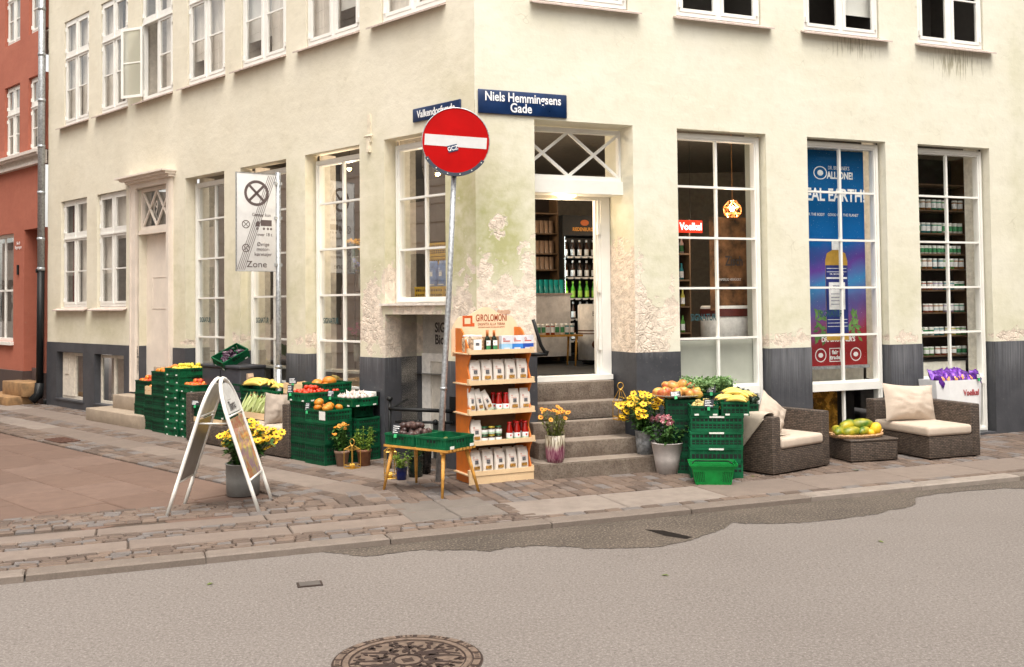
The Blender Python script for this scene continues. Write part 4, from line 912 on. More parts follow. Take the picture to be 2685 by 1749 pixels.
def potted(name, label, loc, potfn, potm, top, rpot, nst, H, spread, lsize, lm, fl=None, flm=None, nfl=0, fr=.035, seed=1, ftype='daisy', lean=(0, 0), cat='potted plant', leaves=9, lw=.42, faces=None):
    random.seed(seed); t_ = thing(name, label, cat, loc)
    mb = MB(); potfn(mb); pot = mb.build('pot', potm, t_, (0, 0, 0)); mb = MB(); mb.lathe([(0, top-.025), (rpot*.93, top-.025)], 16, cap=False); mb.build('soil', soil, t_, (0, 0, 0))
    mb = MB(); tips = []
    for k in range(nst):
        a = random.uniform(0, 2*pi); q = sqrt(random.random()); h = H*random.uniform(.55, 1.0)*(1-.25*q); b0 = Vector((cos(a)*rpot*.55*q, sin(a)*rpot*.55*q, top-.03))
        e = Vector((cos(a)*spread*q+lean[0]*h, sin(a)*spread*q+lean[1]*h, top+h)); mid = b0.lerp(e, .5)+Vector((random.uniform(-.02, .02), random.uniform(-.02, .02), .03*h))
        mb.tube([b0, mid, e], [.004, .0035, .002], 4, 0, caps=False); tips.append(e)
        for j in range(leaves):
            u = random.uniform(.08, .97); p = (b0.lerp(mid, u*2) if u < .5 else mid.lerp(e, u*2-1)); b = random.uniform(0, 2*pi)
            leaf(mb, p, (cos(b), sin(b), random.uniform(-.1, .7)), lsize*random.uniform(.6, 1.25), lsize*lw, random.uniform(.1, .5))
    mb.build('foliage', lm, t_, (0, 0, 0))
    if nfl:
        me = cached(('flower', ftype, flm[0].name, fr), lambda: mk(lambda mb: (daisy_geo(mb, fr) if ftype == 'daisy' else pom_geo(mb, fr)), flm))
        tips.sort(key=lambda p: -p.z+random.uniform(0, H*.35))
        for k in range(nfl):
            p = tips[k] if k < len(tips) else random.choice(tips)+Vector((random.uniform(-.05, .05), random.uniform(-.05, .05), random.uniform(-.1, .02)))
            o = put('flower', me, p+Vector((0, 0, .008)), rot=(random.uniform(.1, 1.1), random.uniform(-.4, .4), random.uniform(-.7, .7)), parent=t_); s = random.uniform(.75, 1.15); o.scale = (s, s, s)
    return t_
# ------------------------------------------------------------------ A-board
ab = thing('pavement_sign', 'white tubular A-frame sign with arched tops standing on the cobbles', 'sandwich board', (-2.70, 9.21, 0), 0)
B0 = Vector((-2.70, 9.21, 0))
def aframe(pf, pb, apex, nm, poster):
    pf, pb, apex = Vector(pf)-B0, Vector(pb)-B0, Vector(apex)-B0
    # frame plane: feet pf, pb; top apex midpoint
    mid = (pf+pb)/2; upv = apex-mid; L = upv.length; ux = (pb-pf); w_ = ux.length; ux.normalize(); uz = upv.normalized(); R_ = w_/2
    pts = [pf]; 
    for k in range(4): pts.append(pf+uz*(L-R_*1.25)*(k+1)/4)
    for k in range(1, 12): a = pi*k/12; pts.append(mid+uz*(L-R_*1.25)+uz*R_*1.25*sin(a)-ux*R_*cos(a))
    for k in range(4, -1, -1): pts.append(pb+uz*(L-R_*1.25)*k/4)
    mb = MB(); mb.tube(pts, .017, 10)
    mb.build('frame_tube', white, ab, (0, 0, 0))
    def P(u, v): return pf+ux*w_*u+uz*L*v
    nrm = ux.cross(uz)
    for v in (.235, .72): mb = MB(); mb.tube([P(0.02, v), P(.98, v)], .010, 8); mb.build('crossbar', white, ab, (0, 0, 0))
    def slab_(u0, u1, v0, v1, m_, name, off=0, t=.004, top=None):
        prof = [(u0, v0), (u1, v0), (u1, v1)]+(top or [])+[(u0, v1)]
        mb = MB(); n = len(prof); vs = [P(u, v)+nrm*(off-t) for u, v in prof]+[P(u, v)+nrm*(off+t) for u, v in prof]
        mb.add(vs, [tuple(range(n-1, -1, -1)), tuple(range(n, 2*n))]+[(i, (i+1) % n, n+(i+1) % n, n+i) for i in range(n)]); return mb.build(name, m_, ab, (0, 0, 0))
    arch = [(.94-.44*(1-cos(pi*k/16)), .80+.165*sin(pi*k/16)) for k in range(1, 16)]
    slab_(.05, .95, .245, .70, poster, 'poster'); slab_(.06, .94, .735, .80, mat('white_panel', (.72, .72, .70), .4), 'header_panel', top=arch)
    return P, nrm, ux, uz
def postermat():
    mt, t, b = nodes('vegetable_photo_poster', .25); v = coords(t, 'Object', (1, 1, 1)); n = noisef(t, v, 3.5, 3); n2 = noisef(t, v, 9, 3)
    cr = N(t, 'ValToRGB'); e = cr.color_ramp; e.elements[0].position = .3; e.elements[0].color = (.52, .36, .25, 1); e.elements[1].position = .75; e.elements[1].color = (.55, .40, .30, 1)
    for p_, c_ in ((.42, (.48, .30, .16, 1)), (.47, (.50, .16, .10, 1)), (.52, (.50, .38, .16, 1)), (.58, (.35, .20, .30, 1)), (.64, (.42, .40, .16, 1))): q = e.elements.new(p_); q.color = c_
    t.links.new(mth(t, 'ADD', mth(t, 'MULTIPLY', n, .75), mth(t, 'MULTIPLY', n2, .25)), cr.inputs[0]); t.links.new(cr.outputs[0], b.inputs['Base Color']); b.inputs['Coat Weight'].default_value = .5; return mt
f1, b1, f2, b2_ = G(300+383/2.769, 840+1415/2.769), G(300+510/2.769, 840+1335/2.769), G(300+1050/2.769, 840+1392/2.769), G(300+1140/2.769, 840+1300/2.769)
ap1 = AT(300+752/2.769, 840+405/2.769, 9.2)-Vector((.0, 0, .02)); ap2 = AT(300+786/2.769, 840+405/2.769, 9.2)-Vector((0, 0, .02))
gp = mat('grey_plastic_back', (.30, .28, .26), .35)
aframe(f1, b1, ap1, 'a', gp)
P2, nr, ux2, uz2 = aframe(f2, b2_, ap2, 'b', postermat())
o = text('Thomas', .12, inkd, ab, name='lettering', sx=.8); zz = ux2.cross(uz2); M_ = Matrix((ux2, uz2, zz)).transposed().to_4x4(); M_.translation = P2(.5, .79)+zz*.006; o.matrix_local = M_ @ SC(.7, 1, 1)
mb = MB(); 
for u, v, du, dv in ((.28, .755, .3, .003), (.62, .755, .1, .003), (.3, .835, .25, .002)): 
    mb = MB(); mb.add([P2(u, v)+zz*.0055, P2(u+du, v)+zz*.0055, P2(u+du, v+dv)+zz*.0055, P2(u, v+dv)+zz*.0055], [(0, 1, 2, 3)]); mb.build('rule_line', inkd, ab, (0, 0, 0))
mb = MB(); q0, q1 = AT(300+600/2.769, 840+750/2.769, 9.0)-B0, AT(300+835/2.769, 840+750/2.769, 9.1)-B0; mb.tube([q0, q1], .008, 8); mb.build('spreader_bar', white, ab, (0, 0, 0))
# ------------------------------------------------------------------ traffic signs
pb = Vector((-.791, 10.415, 0)); top_ = AT(1190.5, 455, 10.40)
ns = thing('no_entry_sign', 'round red no entry sign with white bar on a leaning grey pole', 'traffic sign', pb)
mb = MB(); pole = [(0, 0, 0), tuple(AT(1163, 1020, 10.41)-pb), tuple(AT(1178, 760, 10.405)-pb), tuple(top_-pb)]; mb.tube(pole, [.034, .032, .029, .028], 12); mb.tube([tuple(Vector(pole[1])+Vector((0, 0, -.01))), tuple(Vector(pole[1])+Vector((0, 0, .02)))], .037, 12); mb.build('pole', steel, ns, (0, 0, 0))
cen = AT(1195, 371, 10.33)-pb; red = mat('red_reflective_film', (.42, .001, .001), .45, var=.08, scale=4, spec=.12)
fdir = Vector((.10, -1, -.02)).normalized(); q = (-fdir).to_track_quat('Y', 'Z').to_matrix().to_4x4(); M_ = T(*cen) @ q @ RYm(rad(3.8))
mb = MB(); n = 48; R_ = .352
mb.prism([(R_*cos(2*pi*k/n), R_*sin(2*pi*k/n)) for k in range(n)], -.004, .008, axis='y', M=M_); mb.build('disc', red, ns, (0, 0, 0))
mb = MB(); mb.lathe([(.350, -.006), (.357, -.006), (.357, .010), (.350, .010)], 48, M=M_ @ RXm(pi/2), cap=False); mb.build('rim', steel, ns, (0, 0, 0))
mb = MB(); mb.bx(-.325, .325, -.0062, -.0042, -.058, .058, M=M_); mb.build('white_bar', mat('white_reflective_film', (.62, .62, .62), .4, var=.04), ns, (0, 0, 0))
mb = MB(); 
for k in range(14):
    a, b = rad(212+8.3*k), rad(212+8.3*(k+1)); mb.prism([(.33*cos(a), .33*sin(a)), (.365*cos(a), .365*sin(a)), (.365*cos(b), .365*sin(b)), (.33*cos(b), .33*sin(b))], -.022, .016, axis='y', M=M_)
for k in range(6): a = rad(216+21.5*k); mb.ell((.348*cos(a), -.022, .348*sin(a)), .007, .004, .007, 6, 4, 1, M=M_)
mb.build('edge_bracket', [mat('dark_blue_grey_plastic', (.035, .045, .07), .5), lab], ns, (0, 0, 0))
mb = MB(); st0 = M_ @ T(-.028, -.0068, -.075) @ RYm(rad(-17)); mb.bx(-.052, .052, -.001, 0, -.036, .036, M=st0); mb.bx(-.047, .047, -.0015, -.001, -.03, .03, 1, M=st0); mb.build('sticker', [blue, blue], ns, (0, 0, 0))
o = text('GCZ', .062, whitep, ns, name='lettering', bold=.015); o.matrix_local = st0 @ T(0, -.003, -.002) @ RXm(pi/2) @ SC(.85, 1, 1)
mb = MB(); mb.tube([top_-pb+Vector((0, 0, -.03)), top_-pb+Vector((0, 0, .05))], .036, 12); mb.build('pole_cap', black, ns, (0, 0, 0))
# zone sign
pz = FL(-3.66, -.17); zs = thing('parking_zone_sign', 'tall white end-of-zone parking sign on a galvanised post beside the shop window', 'traffic sign', pz)
ztop = ZAT(734, 452, pz); mb = MB(); mb.tube([(0, 0, 0), (0, 0, ztop)], .036, 12); mb.tube([(0, 0, 1.02), (0, 0, 1.06)], .045, 12); mb.tube([(0, 0, 0), (0, 0, 1.03)], .041, 12); mb.build('post', steel, zs, (0, 0, 0))
zd = Vector((.80, .60, 0)).normalized(); ang = math.atan2(zd.y, zd.x); wz = .56; z0_, z1_ = 2.33, 3.68
org = -zd*(wz+.03)
M_ = T(*org) @ RZ(ang)
z1_ = ZAT(631, 450, pz+org); z0_ = ZAT(631, 711, pz+org); Hh = z1_-z0_
mb = MB(); mb.rb(0, wz, -.012, .012, z0_, z1_, .012, 2, M=M_); mb.build('panel', mat('sign_white', (.62, .62, .62), .4, var=.04), zs, (0, 0, 0))
mb = MB(); bars(mb, .0, wz, z0_, z1_, -.016, .016, .008); mb2 = MB(); mb2.add([M_ @ Vector(p) for p in mb.v], mb.f); mb2.build('panel_rim', steel, zs, (0, 0, 0))
for z in (z0_+.09, z0_+.72, z1_-.12): mb = MB(); mb.bx(-.06, .045, -.03, .03, z-.02, z+.02, M=T(0, 0, 0) @ RZ(ang)); mb.build('clamp', steel, zs, (0, 0, 0))
zb = mat('sign_grey_brown', (.10, .075, .075), .5)
def ring(mb, x, z, r0, r1, y=-.0135, n=32):
    for k in range(n):
        a, b = 2*pi*k/n, 2*pi*(k+1)/n; mb.add([M_ @ Vector((x+r*cos(c_), y, z+r*sin(c_))) for r, c_ in ((r0, a), (r1, a), (r1, b), (r0, b))], [(0, 1, 2, 3)])
def zbar(mb, x0, z0, x1, z1, t, y=-.0137):
    d = Vector((x1-x0, 0, z1-z0)); n_ = Vector((-d.z, 0, d.x)).normalized()*t/2; a, b = Vector((x0, y, z0)), Vector((x1, y, z1)); mb.add([M_ @ p for p in (a-n_, b-n_, b+n_, a+n_)], [(0, 1, 2, 3)])
def zu(u, v): return u*wz, z0_+Hh*(1-v)
mb = MB(); x, z = zu(.50, .205); ring(mb, x, z, .135, .172); e = .10; zbar(mb, x-e, z-e, x+e, z+e, .034); zbar(mb, x-e, z+e, x+e, z-e, .034)
for v, rr_ in ((.525, .055), (.765, .055)):
    x, z = zu(.235, v); ring(mb, x, z, rr_-.011, rr_); e = rr_*.6; zbar(mb, x-e, z-e, x+e, z+e, .008); zbar(mb, x-e, z+e, x+e, z-e, .008)
for u, v, w_, h_ in ((.60, .475, .29, .08),): 
    x, z = zu(u, v); mb.add([M_ @ Vector(p) for p in ((x, -.0136, z-h_), (x+.155, -.0136, z-h_), (x+.155, -.0136, z), (x, -.0136, z))], [(0, 1, 2, 3)])
x, z = zu(.47, .49); mb.add([M_ @ Vector(p) for p in ((x, -.0136, z-.07), (x+.06, -.0136, z-.07), (x+.06, -.0136, z), (x+.02, -.0136, z), (x, -.0136, z-.03))], [(0, 1, 2, 3, 4)])
for u in (.52, .68, .78, .86): x, z = zu(u, .565); ring(mb, x, z, .004, .016, n=14)
for k in range(5): x0, z0q = zu(.0+.045*k, .985); x1, z1q = zu(.80+.045*k, .02); zbar(mb, x0+.01, z0q, x1, z1q, .007, -.0142)
mb.build('symbols', zb, zs, (0, 0, 0))
def zt(body, u, v, size, sx=.9):
    x, z = zu(u, v); o = text(body, size, zb, zs, name='lettering', ls=.95); o.matrix_local = M_ @ T(x, -.0145, z) @ RXm(pi/2) @ SC(sx, 1, 1)
zt('Gæster kun', .62, .425, .062); zt('over 18 t', .70, .625, .062); zt('Øvrige\nmotor-\nkøretøjer', .66, .775, .07); zt('Zone', .5, .93, .12, 1.1)
# ------------------------------------------------------------------ wicker
def wickerm():
    mt, t, b = nodes('grey_brown_wicker', .6); v = coords(t, 'UV'); br = N(t, 'TexBrick'); t.links.new(v, br.inputs[0]); br.inputs['Scale'].default_value = 1; br.inputs['Brick Width'].default_value = .046; br.inputs['Row Height'].default_value = .019; br.inputs['Mortar Size'].default_value = .0045; br.inputs['Mortar Smooth'].default_value = .6
    br.inputs['Color1'].default_value = (.135, .095, .07, 1); br.inputs['Color2'].default_value = (.06, .042, .032, 1); br.inputs['Mortar'].default_value = (.012, .009, .007, 1)
    n = noisef(t, v, 25, 3); c = mixc(t, mth(t, 'MULTIPLY', rampf(t, n, .5, .7), .35), br.outputs[0], (.17, .13, .10)); t.links.new(c, b.inputs['Base Color'])
    bump(t, b, mth(t, 'SUBTRACT', 1.0, br.outputs[1]), .8, .004); return mt
wick = wickerm()
def boxcush(mb, x0, x1, y0, y1, z0, z1): mb.rb(x0, x1, y0, y1, z0, z1, .035, 4)
def pillow(w, h, t, seed=0, n=22):
    def g(mb):
        for s in (1, -1):
            vs = []
            for i in range(n+1):
                for j in range(n+1):
                    u, v = 2*i/n-1, 2*j/n-1; e = ((1-u*u)*(1-v*v)); th = t*.56*max(e, 0)**.62
                    pin = 1-.07*(1-abs(v))*abs(u)**3; x = u*w/2*(1-.08*(1-v*v)*abs(u)**4*0-.05*(1-abs(v)**2)); z = v*h/2*(1-.10*(1-abs(u)**2))
                    wr = .017*noise.noise(Vector((u*2.4+seed, v*1.3, s)))+.014*noise.noise(Vector((u*3+seed, v*7+u*3, s)))+.007*sin(9*math.atan2(v+.2, u)+seed)*max(0, 1-e)*e*3
                    vs.append((x, s*(th+wr*min(1, e*4)), z))
            fs = [(i*(n+1)+j, (i+1)*(n+1)+j, (i+1)*(n+1)+j+1, i*(n+1)+j+1) for i in range(n) for j in range(n)]
            mb.add(vs, [f if s < 0 else f[::-1] for f in fs], 0, True)
    return g
def armchair(label, loc, rotz, w, d, left=True, right=True, back=True, seat=True, sh=.27, ah=.62, lab_c=None, ad=None):
    t_ = thing('wicker_armchair', label, 'armchair', loc, rotz)
    mb = MB(); mb.rb(0, w, 0, d, .015, sh, .012, 2); mb.build('seat_base', wick, t_, (0, 0, 0))
    a = .13
    if left: mb = MB(); mb.rb(-.002, a, -.002, d+.002, .018, ah, .018, 3); mb.build('armrest', wick, t_, (0, 0, 0))
    if right: mb = MB(); mb.rb(w-a, w+.002, -.002, d+.002, .018, ah, .018, 3); mb.build('armrest', wick, t_, (0, 0, 0))
    if back: mb = MB(); mb.rb(a*.9 if left else -.003, w-a*.9 if right else w+.003, d-.16, d+.004, .02, ah+.004, .018, 3); mb.build('backrest', wick, t_, (0, 0, 0))
    for x in (.05, w-.05):
        for y in (.05, d-.05): mb = MB(); mb.tube([(x, y, 0), (x, y, .02)], .015, 8); mb.build('foot', black, t_, (0, 0, 0))
    if seat: mb = MB(); boxcush(mb, (a+.005) if left else -.03, (w-a-.005) if right else w+.01, -.02, d-.17, sh+.002, sh+.115); mb.build('seat_cushion', cushm, t_, (0, 0, 0))
    return t_
R2 = lambda x, y, z=0: FR(x, y, z)
a1 = armchair('wicker armchair with cream throw next to the tall green crate stack', FR(2.78, -1.50), ROTR+rad(17), 1.02, .84, sh=.27)
me = mk(pillow(.42, .42, .17, 1), cushm, 'cushion'); me.location = AT(2022, 1090, 10.95); me.rotation_euler = (rad(-16), rad(36), ROTR+rad(8)); tag(me, 'cream scatter cushion standing on its corner in the armchair by the crates', 'cushion')
# throw over the left arm of that chair
mb = MB(); n = 30; mm_ = 16; vs = []
prof = [(-.012, .20), (-.014, .30), (-.016, .44), (-.016, .58), (-.010, .635), (.03, .652), (.09, .655), (.135, .64), (.155, .60), (.16, .52), (.165, .44), (.22, .405), (.30, .40), (.38, .402)]
m_ = len(prof)
for i in range(m_):
    for j in range(n+1):
        u = j/n; x, z = prof[i]; cut_ = 0
        y = .10+.66*u
        if i < 4: z = max(z, .62-.52*(.18+.85*u)*(1) if 0 else z); zb_ = .60-.50*min(1, u*1.5+.0); z = max(z, zb_)
        w_ = .006*noise.noise(Vector((x*5, y*6, z*4)))
        vs.append((x+w_-.004, y+.02*sin(i*.8), z+w_))
mb.add(vs, [(i*(n+1)+j, i*(n+1)+j+1, (i+1)*(n+1)+j+1, (i+1)*(n+1)+j) for i in range(m_-1) for j in range(n)], 0, True)
for j in range(26): y = .1+.66*j/26; mb.tube([(.38, y, .402), (.40+random.uniform(0, .02), y+random.uniform(-.01, .01), .395), (.43, y+random.uniform(-.015, .015), .392)], .0025, 3)
th = mb.build('throw', mat('cream_wool', (.50, .43, .35), .95, var=.06, bmp=.4, bscale=250), None, FR(2.78, -1.50), ROTR+rad(17)); tag(th, 'cream fringed throw draped over the left arm of the wicker armchair', 'throw')
mb = MB(); sd = th.modifiers.new('s', 'SOLIDIFY'); sd.thickness = .006
ot = thing('wicker_ottoman', 'low square wicker table between the two wicker armchairs', 'low table', FR(4.08, -1.17), ROTR-rad(6))
mb = MB(); mb.rb(0, .62, 0, .60, .012, .24, .012, 2); mb.build('body', wick, ot, (0, 0, 0)); mb = MB(); mb.rb(-.008, .628, -.008, .608, .235, .262, .010, 2); mb.build('table_top', wick, ot, (0, 0, 0))
# rope tray with papayas and melons
tr_c = FR(4.36, -.93, .262); ropem = mat('rope', (.50, .30, .15), .9, var=.35, scale=60, bmp=.6)
tr = thing('rope_tray', 'oval rope-edged tray holding papayas and melons on the low wicker table', 'tray', tr_c, ROTR); tr.scale = (1.22, 1.05, 1)
mb = MB(); mb.lathe([(0, .004), (1, .004), (1.03, .012)], 32, M=SC(.27, .20, 1), cap=False); mb.build('base', ropem, tr, (0, 0, 0)); mb = MB()
pts = [(.275*cos(2*pi*k/40), .205*sin(2*pi*k/40), .030+.003*(k % 2)) for k in range(41)]; mb.tube(pts, [.012+.003*(k % 2) for k in range(41)], 8); mb.tube([(x*.985, y*.985, z-.016) for x, y, z in pts], .010, 6)
for s_ in (-1, 1): mb.tube([(s_*.27, -.05, .035), (s_*.30, -.03, .06), (s_*.30, .03, .06), (s_*.27, .05, .035)], .009, 6)
mb.build('rope_edge', ropem, tr, (0, 0, 0))
def papg(mb): mb.lathe([(0, -.115), (.022, -.108), (.048, -.075), (.058, -.02), (.055, .03), (.038, .08), (.016, .108), (0, .116)], 14, cap=False)
me = cached('pap', lambda: mk(papg, papm))
for k, (x, y, z, rr, s) in enumerate([(-.20, -.02, .075, .5, .85), (-.05, .05, .125, .2, 1.1), (-.11, -.09, .072, -.1, .95), (.02, -.11, .075, .3, .8), (.06, .0, .135, -.5, 1.1), (-.15, .10, .07, 1.2, .9)]):
    o = put('papaya', me, FR(4.36+x*1.25, -.93+y, .262+z), rot=(pi/2+.1, rad(80), ROTR+rr)); o.rotation_euler = (0, pi/2-.12, ROTR+rr); o.scale = (s*1.12, s*1.12, s*1.12)
    tag(o, ['small papaya at the far left of the rope tray', 'large green papaya on top at the back of the rope tray', 'green and yellow papaya in front on the left of the rope tray', 'small green papaya at the front of the rope tray', 'large papaya on top in the middle of the rope tray', 'papaya half hidden at the back left of the rope tray'][k], 'papaya', 'papayas on the rope tray')
me = cached('mel', lambda: mk(fruit(.062, .075), melm))
for k, (x, y, z, s, l_) in enumerate([(.165, -.085, .085, 1.0, 'big yellow melon at the front of the rope tray'), (.13, .05, .10, .95, 'orange yellow melon behind the big yellow melon'), (.075, -.13, .055, .62, 'small orange melon at the middle front of the tray rim'), (.22, .0, .06, .72, 'small orange melon at the right end of the tray')]):
    o = put('melon', me, FR(4.36+x*1.25, -.93+y, .262+z), rot=(.5, .3+k, ROTR)); o.scale = (s, s, s); o.scale = (s*1.12, s*1.12, s*1.12); tag(o, l_, 'melon', 'melons on the rope tray')
a2 = armchair('wicker corner armchair with crumpled pillow in front of the rightmost shop window', FR(5.03, -1.38), ROTR+rad(-1), .76, 1.06, left=False, sh=.27)
me = mk(pillow(.74, .46, .22, 4), cushm, 'pillow'); me.location = FR(5.33, -.76, .595); me.rotation_euler = (rad(-13), rad(4), ROTR+rad(-4)); tag(me, 'large crumpled cream pillow leaning on the back of the right wicker armchair', 'pillow')
# armchairs by the side street wall
a3 = armchair('wicker armchair loaded with small crates, left of the corn box', FL(-5.0, -.80), ROTL, .95, .72, right=False, seat=False, ah=.67)
a4 = armchair('wicker armchair with cream pillow beside the tomato crates', FL(-3.42, -.80), ROTL, .94, .72, left=False, ah=.66)
me = mk(pillow(.38, .42, .24, 7), mat('sand_canvas', (.36, .30, .25), .9, var=.08, bmp=.4, bscale=160), 'pillow'); me.location = AT(728, 1074, 12.55); me.rotation_euler = (rad(-6), rad(7), rad(48)); tag(me, 'cream pillow leaning on the arm of the wicker chair beside the tomatoes', 'pillow')
# ------------------------------------------------------------------ crates of the side street
def col(x0, y0, w, d, hs, where, dark=False, z=0.0, jit=.012, **k):
    out = []
    for i, h in enumerate(hs):
        p = FL(x0+w/2+random.uniform(-jit, jit), y0+d/2+random.uniform(-jit, jit), z)
        nm = ORD[i] if len(hs) > 1 else 'single'
        crate(w, d, h, p, ROTL+random.uniform(-.02, .02), f'green crate, {nm} up in the {where}', 'green crates in the side street stacks', dark, **k); z += h+.001; out.append(p)
    return z
zS1 = col(-7.20, -.50, .42, .36, [.18]*4, 'leftmost stack topped with red peaches', True, labels=0)
zS2 = col(-6.78, -.55, .38, .36, [.175]*3, 'stack under the slatted wooden box', True, labels=0)
zS3 = col(-6.38, -.62, .44, .40, [.18]*5, 'stack under the loose oranges', True, labels=0)
zS4 = col(-5.90, -.66, .41, .56, [.107]*9, 'tallest stack with paper labels', labels=2)
zS5 = col(-5.45, -.66, .41, .56, [.107]*7, 'label stack beside the wicker chair', labels=2)
def LM(x, y, rz=0): return T(*FL(x, y, 0)) @ RZ(ROTL+rz)
random.seed(21)
heap('peach', fruit(.036), peachm, 'peach', 'peach', 'red and yellow peach heaped in the leftmost crate stack', 'peaches in the leftmost crate', spots(LM(-6.99, -.32), .38, .32, zS1-.02, 34, .034))
wb = thing('wooden_box', 'small slatted wooden box of oranges between the two left crate stacks', 'wooden box', FL(-6.59, -.37, zS2), ROTL)
def slat_box(par, w, d, h, n=2, m_=wood):
    mb = MB(); mb.bx(-w/2+.008, w/2-.008, -d/2+.008, d/2-.008, 0, .006)
    for s in (-1, 1):
        for k in range(n): z0 = h*k/n+.004; mb.bx(-w/2, w/2, s*d/2-.004, s*d/2+.004, z0, z0+h/n-.010); mb.bx(s*w/2-.004, s*w/2+.004, -d/2+.005, d/2-.005, z0, z0+h/n-.010)
        for q in (-1, 1): mb.bx(s*(w/2-.02)-.012, s*(w/2-.02)+.012, q*(d/2-.02)-.012, q*(d/2-.02)+.012, 0, h)
    return mb.build('box', m_, par, (0, 0, 0))
slat_box(wb, .36, .34, .13)
heap('orange', fruit(.036), orangem, 'orange', 'orange', 'orange piled in the small slatted wooden box', 'oranges in the slatted box', spots(LM(-6.59, -.37), .34, .32, zS2+.10, 24, .035))
heap('orange2', fruit(.037), orangem, 'orange', 'orange', 'orange on the crate stack left of the paper label stack', 'oranges on the third stack', spots(LM(-6.16, -.42), .40, .36, zS3-.01, 26, .036))
heap('lemon', fruit(.028, .036), lemonm, 'lemon', 'lemon', 'lemon in the crate on the tallest narrow stack', 'lemons on the tallest stack', spots(LM(-5.69, -.38), .36, .5, zS4-.03, 34, .032))
heap('peach', fruit(.036), peachm, 'peach', 'peach', 'peach in the top crate left of the wicker chair', 'peaches beside the wicker chair', spots(LM(-5.24, -.38), .38, .52, zS5-.025, 46, .034))
cab = thing('storage_cabinet', 'anthracite plastic garden cabinet behind the peach crates', 'cabinet', FL(-4.70, -.25, 0), ROTL)
cabm = mat('anthracite_plastic', (.035, .036, .045), .5); mb = MB(); mb.rb(-.51, .51, -.19, .2, 0, 1.0, .012, 2); mb.build('body', cabm, cab, (0, 0, 0)); mb = MB(); mb.rb(-.53, .53, -.21, .21, 1.0, 1.045, .012, 2); mb.build('lid', cabm, cab, (0, 0, 0)); mb = MB(); mb.bx(-.004, .004, -.196, -.189, .05, .97); mb.build('door_gap', black, cab, (0, 0, 0))
c_ = crate(.30, .42, .13, FL(-4.70, -.26, 1.095), 0, 'green crate of aubergines tilted forward on the anthracite cabinet', 'green plastic crates', rot=(rad(27), rad(15), ROTL+rad(3)), labels=2, side_lab=True)
Mt = Matrix.LocRotScale(c_.location, c_.rotation_euler, None)
me = cached('aub', lambda: mk(lambda mb: (mb.ell((0, 0, 0), .028, .028, .075, 10, 7, 0), mb.ell((0, 0, .07), .016, .016, .018, 6, 4, 1)), [auberg, green]))
for k in range(20):
    p = Mt @ Vector((random.uniform(-.09, .09), random.uniform(-.14, .14), .06+random.uniform(0, .05))); o = put('aubergine', me, p, rot=(random.uniform(.8, 2), random.uniform(0, 1), random.uniform(0, 6))); tag(o, 'shiny dark aubergine lying in the tilted green crate', 'aubergine', 'aubergines in the tilted crate')
# goods on and between the wicker chairs
w1 = thing('wooden_box', 'flat wooden box under the green crate on the left wicker chair', 'wooden box', FL(-4.52, -.58, .275), ROTL); slat_box(w1, .78, .34, .075, 1)
crate(.40, .30, .15, FL(-4.70, -.60, .355), ROTL, 'green crate with black price sign on the left wicker chair', labels=0, dark=True)
crate(.36, .30, .15, FL(-4.24, -.60, .355), ROTL, 'green crate without sign on the left wicker chair', labels=2, dark=True)
sign_tag(FL(-4.80, -.77, .50), ROTL, 'chalk price sign clipped to the crate on the left wicker chair', .11, .07)
for i, z in enumerate((0, .19)): crate(.40, .34, .185, FL(-3.74, -.42, z), ROTL, f'dark green crate, {ORD[i]} of two supporting the corn box', 'green plastic crates', True, labels=0)
cb = thing('wooden_box', 'pale wooden box full of corn cobs between the wicker chairs', 'wooden box', FL(-3.58, -.46, .392), ROTL); slat_box(cb, .66, .33, .09, 1)
husk = leafmat('corn_husk', (.34, .44, .10), (.70, .76, .40), .15); silk = mat('corn_silk', (.25, .12, .04), .9)
def corn_geo(mb):
    mb.lathe([(.012, -.10), (.024, -.08), (.030, -.03), (.028, .04), (.018, .09), (.006, .12)], 9, 0)
    for k in range(7): a = k*.9; leaf(mb, (cos(a)*.022, sin(a)*.022, -.08), (cos(a)*.12, sin(a)*.12, 1), .22, .035, -.02, 0, up=Vector((cos(a), sin(a), .1)))
    mb.ell((0, 0, .125), .010, .010, .018, 6, 4, 1)
me = cached('corn', lambda: mk(corn_geo, [husk, silk]))
for k in range(15):
    o = put('corn_cob', me, FL(-3.87+.044*k, -.52+.10*(k % 3)-.02, .545+.015*(k % 3)), rot=(rad(random.uniform(-30, -4)), rad(random.uniform(-10, 42)), ROTL)); o.scale = (1.35, 1.35, 1.15); tag(o, 'corn cob in its pale green husk in the wooden box', 'corn cob', 'corn cobs in the wooden box')
for i, (x, z, hh) in enumerate(((-4.02, 0, .29), (-4.02, .30, .29), (-3.55, 0, .29), (-3.55, .30, .29))): crate(.42, .34, hh, FL(x+.0, -.19, z), ROTL, f'tall dark crate, {"lower" if z == 0 else "upper"} one {"left" if x < -3.8 else "right"} under the side street bananas', 'green plastic crates', True, labels=0)
crate(.58, .34, .15, FL(-4.02, -.26, .595), ROTL, 'green crate of bananas, left one behind the corn box', labels=2)
crate(.40, .34, .15, FL(-3.51, -.26, .60), ROTL, 'green crate of bananas, right one behind the corn box', labels=2)
banana_bunch(FL(-3.95, -.33, .77), ROTL+.5, 'bunch of bananas pointing left above the corn cobs', 6, s=1.7)
banana_bunch(FL(-3.70, -.28, .78), ROTL-.7, 'bunch of bananas in the middle above the corn cobs', 5, s=1.4)
banana_bunch(FL(-3.46, -.30, .76), ROTL+.2, 'bunch of bananas nearest the sign post above the corn', 5, s=1.1)
crate(.52, .28, .11, FL(-4.40, -.30, .69), ROTL, 'green crate with a paper bag, behind the left wicker chair', dark=True, labels=0)
